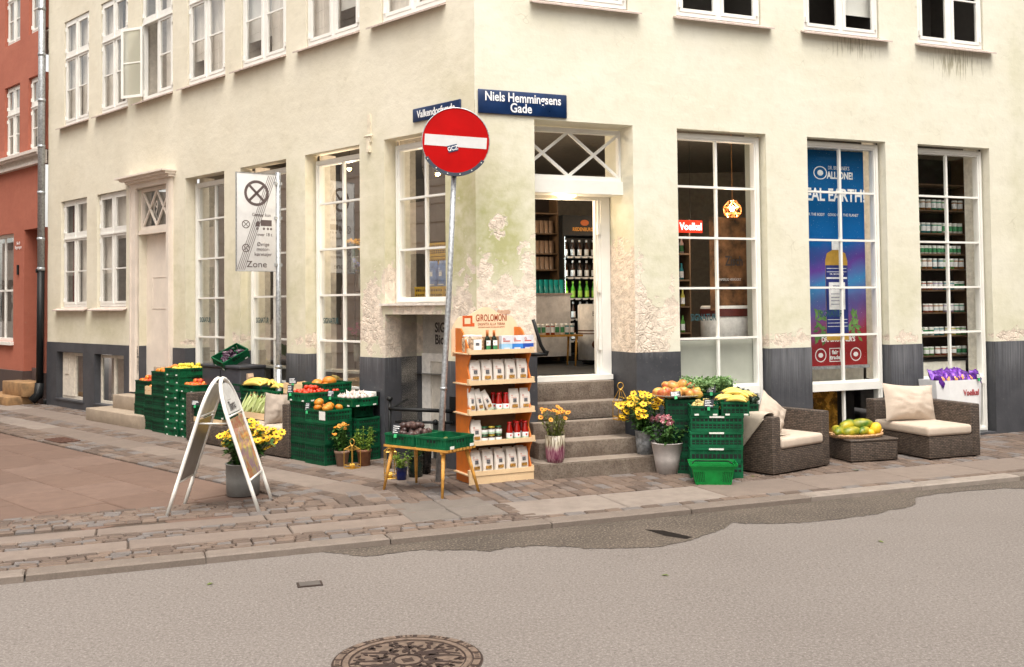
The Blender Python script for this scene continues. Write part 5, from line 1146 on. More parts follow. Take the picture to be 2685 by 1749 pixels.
for i in range(4): crate(.50, .26, .168, FL(-4.40, -.29, .17*i), ROTL, f'dark crate, {ORD[i]} under the paper bag crate', 'green plastic crates', True, labels=0)
pbm = mat('brown_paper', (.50, .36, .25), .85, bmp=.4, bscale=20); mb = MB(); mb.prism([(-.13, 0), (.13, 0), (.15, .10), (.13, .15), (-.07, .14), (-.12, .09)], -.04, .04, axis='y'); pbg = mb.build('paper_bag', pbm, None, FL(-4.28, -.30, .79), ROTL); tag(pbg, 'crumpled brown paper bag in the crate behind the wicker chair', 'paper bag')
# tomato / pumpkin group
def colw(x, y, w, d, hs, z, where, **k):
    for i, h in enumerate(hs):
        crate(w, d, h, FL(x+random.uniform(-.008, .008), y, z), ROTL, f'green crate, {ORD[i]} from the ground {where}', 'green crates in the side street stacks', **k); z += h+.001
    return z
z = colw(-2.31, -.56, .38, .40, [.235]*3, 0, 'under the tomatoes', dark=True, labels=0, wide_lab=False)
crate(.38, .56, .105, FL(-2.33, -.50, z), ROTL, 'green crate of red tomatoes with chalk sign on the middle stack', labels=2, side_lab=True)
heap('tomato', fruit(.026), tomm, 'tomato', 'tomato', 'red tomato heaped in the crate beside the cream pillow', 'tomatoes in the green crate', spots(LM(-2.33, -.50), .34, .5, z+.09, 62, .026, up=.9))
sign_tag(FL(-2.44, -.79, z+.09), ROTL-.1, 'chalk price sign clipped to the tomato crate', .075, .10)
z = colw(-1.90, -.62, .40, .38, [.245]*2, 0, 'under the oranges by the clay pots', dark=True, labels=0)
crate(.40, .38, .145, FL(-1.90, -.62, z), ROTL, 'green crate of small pumpkins above the clay pots', labels=0, side_lab=True)
heap('pump', fruit(.055, .042), pumpm, 'pumpkin', 'pumpkin', 'small orange pumpkin in the crate above the clay pots', 'small pumpkins above the clay pots', spots(LM(-1.92, -.62), .36, .34, z+.13, 6, .055, up=.3))
sign_tag(FL(-2.06, -.81, z+.12), ROTL-.2, 'black chalk sign beside the small pumpkins', .06, .10)
mb = MB(); mb.bx(-.06, .06, -.002, 0, -.05, .05); o = mb.build('price_sign', lab, None, FL(-1.75, -.815, z+.085), ROTL); tag(o, 'white paper price note on the small pumpkin crate', 'price note')
z = colw(-1.90, -.22, .50, .34, [.17]*3, 0, 'against the wall behind the clay pots', dark=True, labels=0, wide_lab=True)
crate(.36, .28, .135, FL(-1.95, -.20, z), ROTL, 'small dark crate under the garlic crate', dark=True, labels=0)
crate(.52, .38, .10, FL(-1.93, -.25, z+.137), ROTL, 'green crate of garlic and onions next to the wall handrail', labels=2, side_lab=True)
heap('garlic', lambda mb: mb.lathe([(0, -.018), (.022, -.014), (.028, 0), (.018, .016), (.005, .028), (.003, .045)], 9), garl, 'garlic_bulb', 'garlic', 'pale garlic bulb in the crate next to the wall handrail', 'garlic bulbs by the handrail', spots(LM(-1.85, -.25), .36, .34, z+.235, 34, .024))
sign_tag(FL(-2.10, -.45, z+.235), ROTL, 'black chalk sign beside the garlic', .075, .08)
z = colw(-2.42, -.22, .40, .36, [.15]*5, 0, 'stacked behind the tomatoes', dark=True, labels=0)
crate(.42, .44, .15, FL(-2.42, -.27, z), ROTL+.05, 'green crate of large orange pumpkins, highest crate behind the tomatoes', labels=2, side_lab=True)
heap('pumpb', fruit(.085, .06, .02), pumpm, 'pumpkin', 'pumpkin', 'large orange pumpkin in the highest crate behind the tomatoes', 'large pumpkins', [(FL(-2.36, -.28, z+.16), 1.05), (FL(-2.52, -.34, z+.13), .9), (FL(-2.50, -.17, z+.13), .8), (FL(-2.28, -.40, z+.12), .6)], .2)
mb = MB(); mb.bx(-.055, .055, -.002, 0, -.04, .04); o = mb.build('price_sign', lab, None, FL(-2.34, -.50, z+.04), ROTL); tag(o, 'white paper price note on the large pumpkin crate', 'price note')
for i in range(3): crate(.50, .30, .24, FL(-2.92, -.18, .241*i), ROTL, f'dark crate, {ORD[i]} behind the cream pillow chair', 'green plastic crates', True, labels=0)
w2 = thing('wooden_box', 'open wooden crate with price sign behind the cream pillow', 'wooden box', FL(-2.93, -.22, .724), ROTL); slat_box(w2, .58, .32, .14, 2)
sign_tag(FL(-2.98, -.40, .86), ROTL, 'chalk price sign on the wooden crate behind the pillow', .11, .08)
fb = thing('foam_box', 'white foam box between the pumpkins and the wall', 'box', FL(-1.86, -.10, z-.02), ROTL); mb = MB(); mb.rb(-.14, .14, -.06, .06, 0, .07, .008); mb.build('box', white, fb, (0, 0, 0))
# ------------------------------------------------------------------ plants on the pavement
def cylpot(r0, r1, h, rim=.0, th=.012): return lambda mb: mb.lathe([(r0, 0)]+([(r1-rim, h*.82), (r1, h*.83)] if rim else [(r0+(r1-r0)*.5, h*.5), (r1-.001, h*.97), (r1+.003, h*.975)])+[(r1+.003*(not rim), h), (r1-th, h), (r1-th*1.5, h-.04)], 28)
potted('flower_pot', 'grey round pot of big yellow rudbeckias behind the A-frame sign', G(300+922/2.769, 840+1270/2.769)+Vector((0, .06, 0)), cylpot(.158, .168, .31), concrete, .31, .16, 60, .42, .27, .10, leafd, 1, [yel, redc], 92, .046, 5, lean=(.24, 0), leaves=10)
potted('flower_pot', 'aged clay pot with orange daisies in front of the green crates', FL(-1.58, -.66), cylpot(.06, .09, .18, .008), clay, .18, .08, 15, .36, .15, .07, leafd, 1, [orp, redc], 11, .030, 6, leaves=14)
potted('flower_pot', 'brown clay pot with a leafy green shrub beside the wall', FL(-1.40, -.48), cylpot(.065, .088, .19, .008), mat('brown_clay', (.20, .085, .04), .8, var=.2), .19, .08, 14, .32, .14, .05, leafy, leaves=20, seed=8)
def lantern(label, loc, rotz, w, h, closed=True):
    t_ = thing('lantern', label, 'lantern', loc, rotz); r = .0045; a = w/2; hb = h*(.5 if closed else .72); mb = MB()
    for x in (-a, a):
        for y in (-a, a): mb.tube([(x, y, 0), (x, y, hb)], r, 5); mb.tube([(x, y, hb), (x*.22, y*.22, h*.84)], r, 5)
    for z in (0.005, hb*.18, hb):
        for s_ in ((-a, -a, a, -a), (a, -a, a, a), (a, a, -a, a), (-a, a, -a, -a)): mb.tube([(s_[0], s_[1], z), (s_[2], s_[3], z)], r, 5)
    mb.lathe([(.0, h*.83), (a*.35, h*.83), (a*.22, h*.87), (0, h*.87)], 10); mb.bx(-a, a, -a, a, 0, .004)
    mb.build('frame', gold, t_, (0, 0, 0)); mb = MB(); R_ = w*.28; mb.tube([(R_*sin(2*pi*k/14), 0, h*.87+R_+R_*-cos(2*pi*k/14)) for k in range(15)], .005, 6); mb.build('ring_handle', gold, t_, (0, 0, 0))
    mb = MB(); mb.lathe([(0, .005), (w*.22, .005), (w*.22, h*.17), (0, h*.165)], 14); mb.tube([(0, 0, h*.165), (0, 0, h*.19)], .0015, 4); mb.build('candle', mat('honey_candle', (.62, .36, .05), .6), t_, (0, 0, 0)); return t_
lantern('brass lantern with candle in front of the two clay pots', FL(-1.36, -.68), ROTL+.1, .13, .30, False)
# slatted table with avocados
A_, B_, C_ = G(970+212/5.96, 1040+745/5.96, .455), G(970+1195/5.96, 1040+850/5.96, .455), G(970+1505/5.96, 1040+765/5.96, .455)
u_ = (A_-B_); U = u_.length; u_.normalize(); v_ = (C_-B_); v_ = (v_-u_*v_.dot(u_)).normalized(); V = .46
angT = math.atan2(-u_.y, -u_.x)
tb = thing('slatted_table', 'low oiled oak slatted table with splayed legs carrying avocado crates', 'table', (B_.x, B_.y, 0), angT)
mb = MB()
for k in range(9): y = V*k/9; mb.bx(-U, 0, y, y+V/9*.62, .435, .456)
for x in (-U+.06, -.09): mb.bx(x, x+.03, .01, V-.01, .412, .4345)
mb.build('slatted_top', oak, tb, (0, 0, 0))
for (tx, ty), (fx, fy) in (((-U+.07, .06), (-U-.0, .0)), ((-U+.07, V-.06), (-U+.02, V+.0)), ((-.09, .06), (-.04, -.02)), ((-.09, V-.06), (.02, V+.0))): mb = MB(); mb.tube([(fx, fy, 0), (tx, ty, .425)], [.013, .022], 10); mb.build('leg', oak, tb, (0, 0, 0))
TB = T(B_.x, B_.y) @ RZ(angT)
for nm, x, lb_ in (('a', -U*.745, 'green crate of dark avocados on the oak table'), ('b', -U*.245, 'green crate of green avocados at the near end of the oak table')):
    p = TB @ Vector((x, V*.47, .457)); crate(U*.475, .42, .115, p, angT, lb_, labels=0 if nm == 'a' else 0, side_lab=True)
    for q in (.10, .8):
        pass
heap('avo', fruit(.034, .048), avom, 'avocado', 'avocado', 'dark avocado piled in the far crate on the oak table', 'dark avocados on the oak table', spots(TB @ T(-U*.745, V*.47), U*.44, .36, .54, 30, .038, up=.8), 1.2)
heap('avg', fruit(.032, .042), avog, 'avocado', 'avocado', 'green avocado in the near crate on the oak table', 'green avocados on the oak table', spots(TB @ T(-U*.24, V*.5), U*.36, .30, .49, 9, .036, up=.1)[:9], .8)
p = TB @ Vector((-U*.80, .0, .565)); sign_tag(p, angT, 'chalk price sign on the dark avocado crate', .075, .10)
o = TB @ Vector((-.02, -.0, 0))
for k, (ux_, zz_) in enumerate(((.04, .46), (.37, .46))):
    mb = MB(); mb.bx(-.03, .03, -.0015, .0005, 0, .028); q = mb.build('crate_label', lab, None, TB @ Vector((0.002, V*.47-.21+.04+ux_*.9, .46)), angT+pi/2); tag(q, ['white paper label on the near corner of the green avocado crate', 'white paper label on the far corner of the green avocado crate'][k], 'label')
potted('flower_pot', 'small blue pot with light green leaves under the oak table', G(970+485/5.96, 1040+1310/5.96)+Vector((0, .05, 0)), cylpot(.052, .062, .13), mat('cobalt_glaze', (.004, .012, .10), .2), .13, .055, 14, .20, .11, .045, leafy, leaves=16, seed=9)
potted('flower_pot', 'dark green pot with a small shrub behind the oak table legs', G(970+700/5.96, 1040+1270/5.96)+Vector((0, .08, 0)), cylpot(.075, .09, .23), mat('bottle_green_glaze', (.012, .03, .022), .25), .23, .08, 12, .17, .12, .045, leafd, leaves=16, seed=10)
potted('flower_pot', 'tall black pot with trailing silver leaves beside the cellar door', G(970+800/5.96, 1040+1240/5.96)+Vector((.03, .16, 0)), cylpot(.06, .075, .27), mat('black_glaze', (.012, .012, .012), .25), .27, .065, 8, .10, .10, .04, leafmat('silver_leaves', (.25, .3, .22), (.5, .55, .45)), leaves=14, seed=12)
lantern('tall brass lantern frame half hidden behind the oak table leg', G(970+310/5.96, 1040+1290/5.96)+Vector((0, .05, 0)), .3, .11, .40, False)
# ------------------------------------------------------------------ step plants
def glazem():
    mt, t, b = nodes('two_tone_reactive_glaze', .25); v = coords(t, 'Object', (60, 60, 8)); n = noisef(t, v, 1, 3); tc = N(t, 'TexCoord'); sp = N(t, 'SeparateXYZ'); t.links.new(tc.outputs['Object'], sp.inputs[0])
    k = rampf(t, mth(t, 'ADD', sp.outputs[2], mth(t, 'MULTIPLY', mth(t, 'SUBTRACT', n, .5), .14)), .13, .19); k.node.clamp = True; lo = mixc(t, rampf(t, n, .4, .6), (.14, .025, .06), (.30, .14, .18)); hi = mixc(t, rampf(t, n, .42, .58), (.13, .10, .06), (.48, .43, .34))
    t.links.new(mixc(t, k, lo, hi), b.inputs['Base Color']); return mt
potted('flower_pot', 'mottled purple ceramic pot of orange daisies on the lowest stone step', FR(.655, -.60, .17), lambda mb: mb.lathe([(.085, 0), (.10, .05), (.108, .16), (.106, .285), (.094, .285), (.09, .24)], 28), mat('brown_clay', (0, 0, 0)) if 0 else glazem(), .285, .095, 22, .36, .16, .06, leafmat('olive_leaves', (.06, .10, .02), (.22, .22, .04)), 1, [orp, redc], 15, .032, 14, leaves=14, lw=.28)
lantern('tall brass lantern with yellow candle on the third stone step', FR(1.62, -.27, .53), ROTR, .13, .40)
galv = mat('dull_galvanised', (.30, .32, .34), .5, .35, var=.35, scale=25); 
potted('flower_pot', 'galvanised bucket of tall yellow false sunflowers on the lowest step end', FR(1.79, -.50, .17), cylpot(.085, .105, .26), galv, .26, .095, 34, .46, .26, .085, leafd, 1, [yel, redc], 58, .046, 15, lean=(.02, 0), leaves=15)
wpm = mat('weathered_white_pot', (.50, .46, .44), .7, var=.25, scale=9, bmp=.2, fine=.08)
potted('flower_pot', 'large weathered white bucket pot of pink dahlias beside the green crates', G(1640+530/4.697, 960+1330/4.697)+Vector((0, .07, 0)), cylpot(.115, .172, .335, 0, .014), wpm, .33, .155, 26, .30, .24, .075, leaft, 1, [pinkp, palep], 9, .046, 16, 'pom', leaves=16, lw=.5)
# ------------------------------------------------------------------ crates beside the steps
bl, br = G(1640+800/4.697, 960+1385/4.697), G(1640+1455/4.697, 960+1390/4.697); rs = math.atan2(br.y-bl.y, br.x-bl.x); wS = (br-bl).length
RM = T(bl.x, bl.y) @ RZ(rs)
def rc(u, v, z, w, d, h, label, **k): return crate(w, d, h, RM @ Vector((u, v, z)), rs+random.uniform(-.012, .012), label, 'green crates beside the steps', **k)
rc(wS/2, .20, 0, wS, .38, .318, 'tall green crate at the bottom of the stack beside the steps', labels=0, wide_lab=True)
rc(wS/2+.005, .20, .320, wS, .38, .166, 'green crate, second from the ground beside the steps', labels=0, wide_lab=True)
rc(wS/2+.012, .20, .488, wS, .38, .166, 'green crate, third from the ground, directly under pears and bananas', labels=0, wide_lab=True)
rc(.155, .19, .656, .29, .38, .105, 'green crate of pears on the stack beside the steps')
rc(.475, .19, .656, .29, .38, .145, 'green crate of bananas on the stack beside the steps')
for i, h in enumerate((.30, .30, .12)): rc(.28, .62, (.0, .302, .604)[i], .56, .38, h, f'dark crate, {ORD[i]} under the curly kale', dark=True, labels=0)
rc(.22, .58, .726, .38, .30, .13, 'green crate full of curly kale', dark=True, labels=1)
rc(.62, .58, .59, .30, .36, .15, 'green crate full of black kale behind the bananas', dark=True, labels=2)
for i in range(2): rc(.70, .62, .292*i, .26, .32, .29, f'dark crate, {ORD[i]} under the black kale', dark=True, labels=0)
random.seed(31)
heap('pear', lambda mb: mb.lathe([(0, -.028), (.022, -.022), (.028, 0), (.018, .025), (.009, .042), (0, .047)], 10, cap=False), potm, 'pear', 'pear', 'yellow green pear in the crate with the chalk sign', 'pears beside the steps', spots(RM @ T(.155, .19), .25, .33, .735, 26, .027), 1.3)
sign_tag(RM @ Vector((.20, -.01, .745)), rs, 'black chalk sign clipped to the pear crate', .10, .085)
for k, (u, v, z, rz, n, s) in enumerate([(.38, .10, .80, .4, 5, 1.1), (.50, .02, .79, -.25, 5, 1.15), (.47, .16, .855, .1, 6, 1.15), (.58, .12, .83, -.6, 5, 1.1), (.44, .26, .83, .7, 5, 1.0), (.42, .12, .70, .0, 5, 1.0)]):
    banana_bunch(RM @ Vector((u, v, z)), rs+rz, ['bunch of bananas at the left end of the banana crate by the steps', 'bunch of bananas hanging over the front edge beside the steps', 'bunch of bananas on top of the heap beside the steps', 'bunch of bananas at the right end of the heap beside the steps', 'bunch of bananas at the back left of the heap beside the steps', 'bunch of bananas lowest inside the crate beside the steps'][k], n, s=s)
kalem = leafmat('curly_kale_leaf', (.07, .19, .05), (.28, .42, .17), .25); dkale = leafmat('black_kale_leaf', (.015, .04, .024), (.05, .09, .05), .1)
def curly(mb, seed, R_=.17):
    random.seed(seed)
    for k in range(9):
        a = random.uniform(0, 6.28); d = Vector((cos(a), sin(a), random.uniform(.3, 1.3))).normalized(); b0 = Vector((0, 0, 0)); e = d*R_; mb.tube([b0, e], [.005, .002], 4, caps=False)
        for j in range(110):
            p = e*random.uniform(.35, 1.05)+Vector((random.gauss(0, .022), random.gauss(0, .022), random.gauss(0, .018))); q = Vector((random.gauss(0, 1), random.gauss(0, 1), random.gauss(0, 1))).normalized()*.017; s = q.orthogonal().normalized()*.013
            mb.quad(p-q, p-s, p+q, p+s)
for k in range(9):
    u, v = .06+.042*k, .50+.055*(k % 3)+.04; me = cached(('kale', k % 3), lambda k=k: mk(lambda mb: curly(mb, 40+k), kalem))
    o = put('kale_bunch', me, RM @ Vector((u, v, .845+.02*(k % 2))), rotz=k*1.7); tag(o, 'bunch of curly green kale on top of the dark crates', 'kale', 'curly kale bunches')
def blackk(mb):
    for k in range(16):
        a = random.uniform(0, 6.28); d = Vector((random.uniform(-.2, 1.1), cos(a)*.45, random.uniform(.2, 1))).normalized(); p = Vector((random.uniform(-.03, .03), random.uniform(-.05, .05), 0)); L_ = random.uniform(.12, .19)
        mb.tube([p, p+d*L_*.5, p+d*L_+Vector((0, 0, -.012))], [.010, .016, .009], 5, 0)
        for j in range(7): leaf(mb, p+d*L_*j/7, d+Vector((random.gauss(0, .4), random.gauss(0, .4), .2)), .045, .035, .3)
me = mk(blackk, dkale)
MC['bk'] = me.data; bpy.data.objects.remove(me)
for k, (u, v, z, r) in enumerate(((.56, .50, .72, 0), (.60, .58, .73, .25), (.55, .66, .76, .5), (.66, .50, .70, -.1))): o = put('kale_bunch', MC['bk'], RM @ Vector((u, v, z)), rotz=rs+r); tag(o, 'bunch of black Tuscan kale leaning right behind the bananas', 'kale', 'black kale bunches')
sign_tag(RM @ Vector((.27, .43, .86)), rs, 'black chalk sign in the curly kale', .10, .075)
sign_tag(RM @ Vector((.60, .36, .80)), rs+.2, 'small chalk sign between bananas and black kale', .06, .04)
tc = AT(1640+640/4.697, 960+365/4.697, 10.90)
zt_ = tc.z-.02; hs = (zt_-.01)/4
for i in range(4): crate(.38, .38, hs-.002, Vector((tc.x+.06, tc.y+.04, hs*i)), rs, f'dark crate, {ORD[i]} from the ground under the mango dish', 'green crates beside the steps', dark=True, labels=0)
ds = thing('mango_dish', 'wide shallow dish of mangoes on dark crates behind the yellow flowers', 'dish', (tc.x, tc.y, zt_), rs)
mb = MB(); mb.lathe([(0, .0), (.5, .0), (1.0, .028/.001*.001), (1.01, .034), (.98, .034), (.5, .008)], 36, M=SC(.27, .20, 1), cap=False); mb.build('dish', mat('pale_dish', (.45, .40, .33), .5), ds, (0, 0, 0))
me = cached('mango', lambda: mk(lambda mb: mb.ell((0, 0, 0), .046, .054, .074, 12, 9, 0, None, .03), mangm)); random.seed(5)
MD = T(tc.x, tc.y) @ RZ(rs)
for k, (x, y, z) in enumerate([(-.20, 0, .06), (-.13, .04, .065), (-.10, -.08, .055), (-.03, .03, .075), (.0, -.09, .055), (.06, .0, .07), (.13, .05, .07), (.19, -.02, .06), (.12, -.09, .055), (.20, -.08, .05), (-.04, .04, .125), (.05, .05, .135), (-.10, .07, .115), (.155, .03, .11), (-.17, -.09, .05)]):
    o = put('mango', me, MD @ Vector((x, y, zt_+z)), rot=(random.uniform(.6, 2.2), random.uniform(-.7, .7), random.uniform(0, 6))); tag(o, 'ripe red and yellow mango on the shallow dish', 'mango', 'mangoes on the dish')
sign_tag(MD @ Vector((-.03, -.20, zt_+.03)), rs, 'chalk price sign leaning on the mango dish', .11, .06, -.5)
# bright green shopping basket
p0, p1 = G(1640+885/4.697, 960+1458/4.697), G(1640+1285/4.697, 960+1462/4.697); pc = (p0+p1)/2; ang_ = math.atan2(p1.y-p0.y, p1.x-p0.x)
def basket_geo(mb, k=1.0, z0=0.0):
    wb_, db_, wt, dt, h = .178, .115, .218, .145, .215; t = .006
    def ringp_(f): return [(x*.955, y*.94) for x, y in ringp(f)]
    def ringp(f, e=0): return [(-(wb_+(wt-wb_)*f)-e, -(db_+(dt-db_)*f)-e), ((wb_+(wt-wb_)*f)+e, -(db_+(dt-db_)*f)-e), ((wb_+(wt-wb_)*f)+e, (db_+(dt-db_)*f)+e), (-(wb_+(wt-wb_)*f)-e, (db_+(dt-db_)*f)+e)]
    mb.bx(-wb_, wb_, -db_, db_, 0, .006)
    a, b = ringp_(.10), ringp_(.66)
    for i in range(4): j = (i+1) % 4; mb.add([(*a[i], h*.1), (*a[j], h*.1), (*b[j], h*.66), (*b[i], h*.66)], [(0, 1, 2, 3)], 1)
    def band(f0, f1, e):
        a, b = ringp(f0, e), ringp(f1, e); a2, b2 = ringp(f0, e-t), ringp(f1, e-t)
        for i in range(4):
            j = (i+1) % 4; z0_, z1_ = h*f0, h*f1
            mb.add([(*a[i], z0_), (*a[j], z0_), (*b[j], z1_), (*b[i], z1_), (*a2[i], z0_), (*a2[j], z0_), (*b2[j], z1_), (*b2[i], z1_)], [(0, 1, 2, 3), (5, 4, 7, 6), (3, 2, 6, 7), (1, 0, 4, 5)])
    band(0, .12, 0); band(.62, .80, .0); band(.80, .885, .014); band(.90, 1.0, .024)
    for i in range(4):
        a, b = ringp(.12), ringp(.62); j = (i+1) % 4; A0, A1, B0_, B1_ = Vector((*a[i], h*.12)), Vector((*a[j], h*.12)), Vector((*b[i], h*.62)), Vector((*b[j], h*.62)); n = 22 if i % 2 == 0 else 15
        for q in range(n):
            u0, u1 = (q+.15)/n, (q+.68)/n; solid = .26 < (q+.5)/n < .74
            if solid: u0, u1 = q/n, (q+1)/n
            nrm = Vector((A1.y-A0.y, A0.x-A1.x, 0)).normalized()*-.004
            P4 = [A0.lerp(A1, u0), A0.lerp(A1, u1), B0_.lerp(B1_, u1), B0_.lerp(B1_, u0)]; mb.add(P4+[p_+nrm for p_ in P4], [(0, 1, 2, 3), (5, 4, 7, 6), (0, 3, 7, 4), (2, 1, 5, 6)])
bk = thing('shopping_basket', 'bright green plastic shopping basket on the ground before the crate stack', 'shopping basket', pc+Vector((.01, .10, 0)), ang_)
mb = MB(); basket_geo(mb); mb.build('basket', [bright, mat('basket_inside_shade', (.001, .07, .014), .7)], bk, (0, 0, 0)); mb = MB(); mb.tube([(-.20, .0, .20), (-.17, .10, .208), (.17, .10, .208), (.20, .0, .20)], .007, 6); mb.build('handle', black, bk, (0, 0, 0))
# ------------------------------------------------------------------ white cardboard bin with crisps
bx0, bx1 = W('R', 1900+1712/3.032, 1000, -.40)[0], W('R', 1900+2078/3.032, 1000, -.40)[0]; bzt = W('R', 2500, 900+295/3.032, -.40)[1]
bn = thing('display_bin', 'white cardboard display bin filled with purple crisp bags by the right window', 'display bin', FR((bx0+bx1)/2, -.22), ROTR); hw = (bx1-bx0)/2; ch = hw*.35
octo = lambda s, dd=.19: [(-hw*s+ch*s, -dd), (hw*s-ch*s, -dd), (hw*s, -dd+.08), (hw*s, dd), (-hw*s, dd), (-hw*s, -dd+.08)]
mb = MB(); b0, b1 = octo(.86), octo(1.0); vs = [(x, y, .0) for x, y in b0]+[(x, y, bzt) for x, y in b1]; mb.add(vs, [(i, (i+1) % 6, 6+(i+1) % 6, 6+i) for i in range(6)]+[(0, 1, 2, 3, 4, 5)]); mb.build('bin_body', mat('white_cardboard', (.74, .74, .75), .6, var=.03), bn, (0, 0, 0))
text('Voelkel', .11, mat('red_lettering', (.35, .02, .03), .5), bn, (hw*.30, -.196, bzt-.17), bold=.02, sx=.8)
purp = mat('purple_foil', (.12, .02, .30), .25, .3, var=.4, scale=20, bmp=.8, bscale=25); purp2 = mat('orange_foil_print', (.75, .32, .10), .3, var=.4, scale=30)
me = cached('chips', lambda: mk(lambda mb: (pillow(.17, .22, .09, 2, 10)(mb), mb.ell((0, -.040, -.01), .045, .008, .04, 10, 6, 1)), [purp, purp2])); random.seed(9)
for k in range(11):
    x = -hw*.75+hw*1.5*(k % 6)/5; y = -.10+.12*(k//6); o = put('crisp_bag', me, FR((bx0+bx1)/2+x, -.22+y, bzt+random.uniform(.0, .03)+.03*(k//6)), rot=(random.uniform(-.7, -.2), random.uniform(-.5, .5), ROTR+random.uniform(-.4, .4))); tag(o, 'purple crisp bag heaped in the white cardboard bin', 'crisp bag', 'purple crisp bags')
sign_tag(FR((bx0+bx1)/2+hw*.6, -.43, bzt+.01), ROTR, 'small green and black price sign on the rim of the white bin', .06, .06)
# ------------------------------------------------------------------ wooden product display
s0, s1 = G(950+800/2.87, 780+1415/2.87), G(950+1310/2.87, 780+1365/2.87); sa = math.atan2(s1.y-s0.y, s1.x-s0.x); SW = (s1-s0).length; SD = .40
sh = thing('product_display', 'orange sided plywood shelf display of pasta goods with arched name board', 'display shelf', (s0.x, s0.y, 0), sa)
SM = T(s0.x, s0.y) @ RZ(sa)
zsh = [.10, .41, .72, 1.03, 1.345]
for x in (.035, SW-.05):
    prof = [(SD, 0), (SD, 1.60), (SD-.14, 1.60)]
    # scalloped front edge from top down
    pts = [(.20, 1.56), (.10, 1.44), (.035, 1.36)]
    for z in zsh[::-1]:
        pts += [(.02, z+.015), (.02, z-.03), (.05, z-.07), (.085, z-.13), (.085, z-.17), (.05, z-.24)] if z > .2 else [(.02, z+.02), (.02, 0)]
    poly = prof+pts
    mb = MB(); mb.prism([(a, b) for a, b in poly], x, x+.015, axis='x'); mb.build('side_panel', orangew, sh, (0, 0, 0))
for k, z in enumerate(zsh):
    mb = MB(); mb.bx(0, SW, .0, SD-.005, z-.012, z); mb.build('shelf_board', wood, sh, (0, 0, 0))
    mb = MB(); mb.bx(.016, SW-.016, -.012, -.0005, z-.012, z+.035); 
    for x in (.004, SW-.046): mb.bx(x, x+.03, -.013, .03, z+.0005, z+.05)
    mb.build('front_lip', wood, sh, (0, 0, 0))
mb = MB(); mb.bx(.012, SW-.012, -.004, .008, 0, .086); 
for x in (0, SW-.03): mb.bx(x, x+.03, -.016, -.0045, 0, .12)
mb.build('base_panel', wood, sh, (0, 0, 0)); mb = MB(); mb.bx(.05, SW-.05, SD-.012, SD-.004, 0, 1.5); mb.build('back_panel', mat('brown_board', (.22, .12, .06), .8), sh, (0, 0, 0))
bw = SW+.02; arch = []
for k in range(33):
    u = k/32; x = -.01+bw*u; d = abs(u-.5)*2; z = 1.725+.095*(.5+.5*cos(min(1, d/.62)*pi))-(max(0, d-.66)/.34)**2.4*.15; arch.append((x, z))
mb = MB(); mb.prism([(-.01, 1.30), (bw-.01, 1.30)]+arch[::-1], SD-.002, SD+.012, axis='y'); mb.build('name_board', mat('cream_board', (.80, .60, .40), .6, var=.04), sh, (0, 0, 0))
brt = mat('rust_red_print', (.30, .05, .01), .6); logo = mat('orange_red_print', (.55, .09, .015), .6)
text('GIROLOMONI', .105, brt, sh, (.46, SD-.0035, 1.70), sx=.56, bold=.012); text('DIGNITÀ ALLA TERRA', .040, brt, sh, (.46, SD-.0035, 1.635), sx=.82); text('COLTIVIAMO VALORI, RACCOGLIAMO QUALITÀ', .018, brt, sh, (.46, SD-.0035, 1.602), sx=.80)
def logo_geo(mb, x, z, s, y, mi=0):
    for a, b, c_, d in ((0, .2, 0, 1), (.8, 1, 0, 1), (.2, .8, 0, .22), (.2, .8, .78, 1), (1.0, 1.2, -.0, .3)): mb.bx(x+a*s, x+b*s, y-.001, y, z+c_*s, z+d*s, mi)
mb = MB(); logo_geo(mb, .12, 1.615, .115, SD-.0025); mb.build('logo', logo, sh, (0, 0, 0))
paper = mat('paper_bag_white', (.66, .61, .56), .75, var=.06, scale=20, bmp=.5, bscale=28); pastam = mat('pasta_window', (.38, .20, .04), .4, var=.6, scale=90); greyp = mat('engraving_print', (.12, .12, .13), .7, var=.8, scale=90); greens = mat('pale_green_print', (.40, .58, .42), .7); redp = mat('red_print', (.50, .05, .02), .7)
def bag_geo(w=.118, d=.075, h=.235, seed=0, win=True):
    def g(mb):
        random.seed(seed); j = lambda a=.004: random.uniform(-a, a)
        lv = [(0, 1, 1), (.03, 1.02, 1.0), (h*.45, 1.03, 1.05), (h*.72, 1.0, .85), (h*.86, .98, .35), (h, .94, .16)]; n = 14; vs = []
        for z, fw_, fd in lv:
            for k in range(n):
                a = 2*pi*k/n; c, s = cos(a), sin(a); q = .42; x = math.copysign(abs(c)**q, c)*w/2*fw_; y = math.copysign(abs(s)**q, s)*d/2*fd; vs.append((x+j(), y+j(.003), z+j(.002)*(z > 0)))
        m = len(lv); mb.add(vs, [(i*n+k, i*n+(k+1) % n, (i+1)*n+(k+1) % n, (i+1)*n+k) for i in range(m-1) for k in range(n)]+[tuple((m-1)*n+k for k in range(n))], 0, True)
        y = -d/2-.006
        logo_geo(mb, -w*.32, h*.66, w*.13, y+.012, 1)
        mb.bx(-w*.34, w*.18, y+.004, y+.005, h*.60, h*.612, 1); mb.bx(-w*.18, w*.16, y+.0005, y+.0015, h*.40, h*.57, 2)
        if win: mb.bx(-w*.28, w*.28, y-.0005, y+.0005, h*.17, h*.31, 3)
        mb.bx(-w*.40, w*.40, y-.0003, y+.0007, h*.04, h*.085, 4)
    return g
BM = [paper, redp, greyp, pastam, greens]
def item(name, key, fn, mats, x, y, z, label, cat, group=None, rz=0, tilt=0, roll=0):
    me = cached(key, lambda: mk(fn, mats)); o = put(name, me, SM @ Vector((x, y, z)), rot=(tilt, roll, sa+rz)); tag(o, label, cat, group); return o
ordx = ['leftmost', 'second', 'middle', 'fourth', 'rightmost']
random.seed(3)
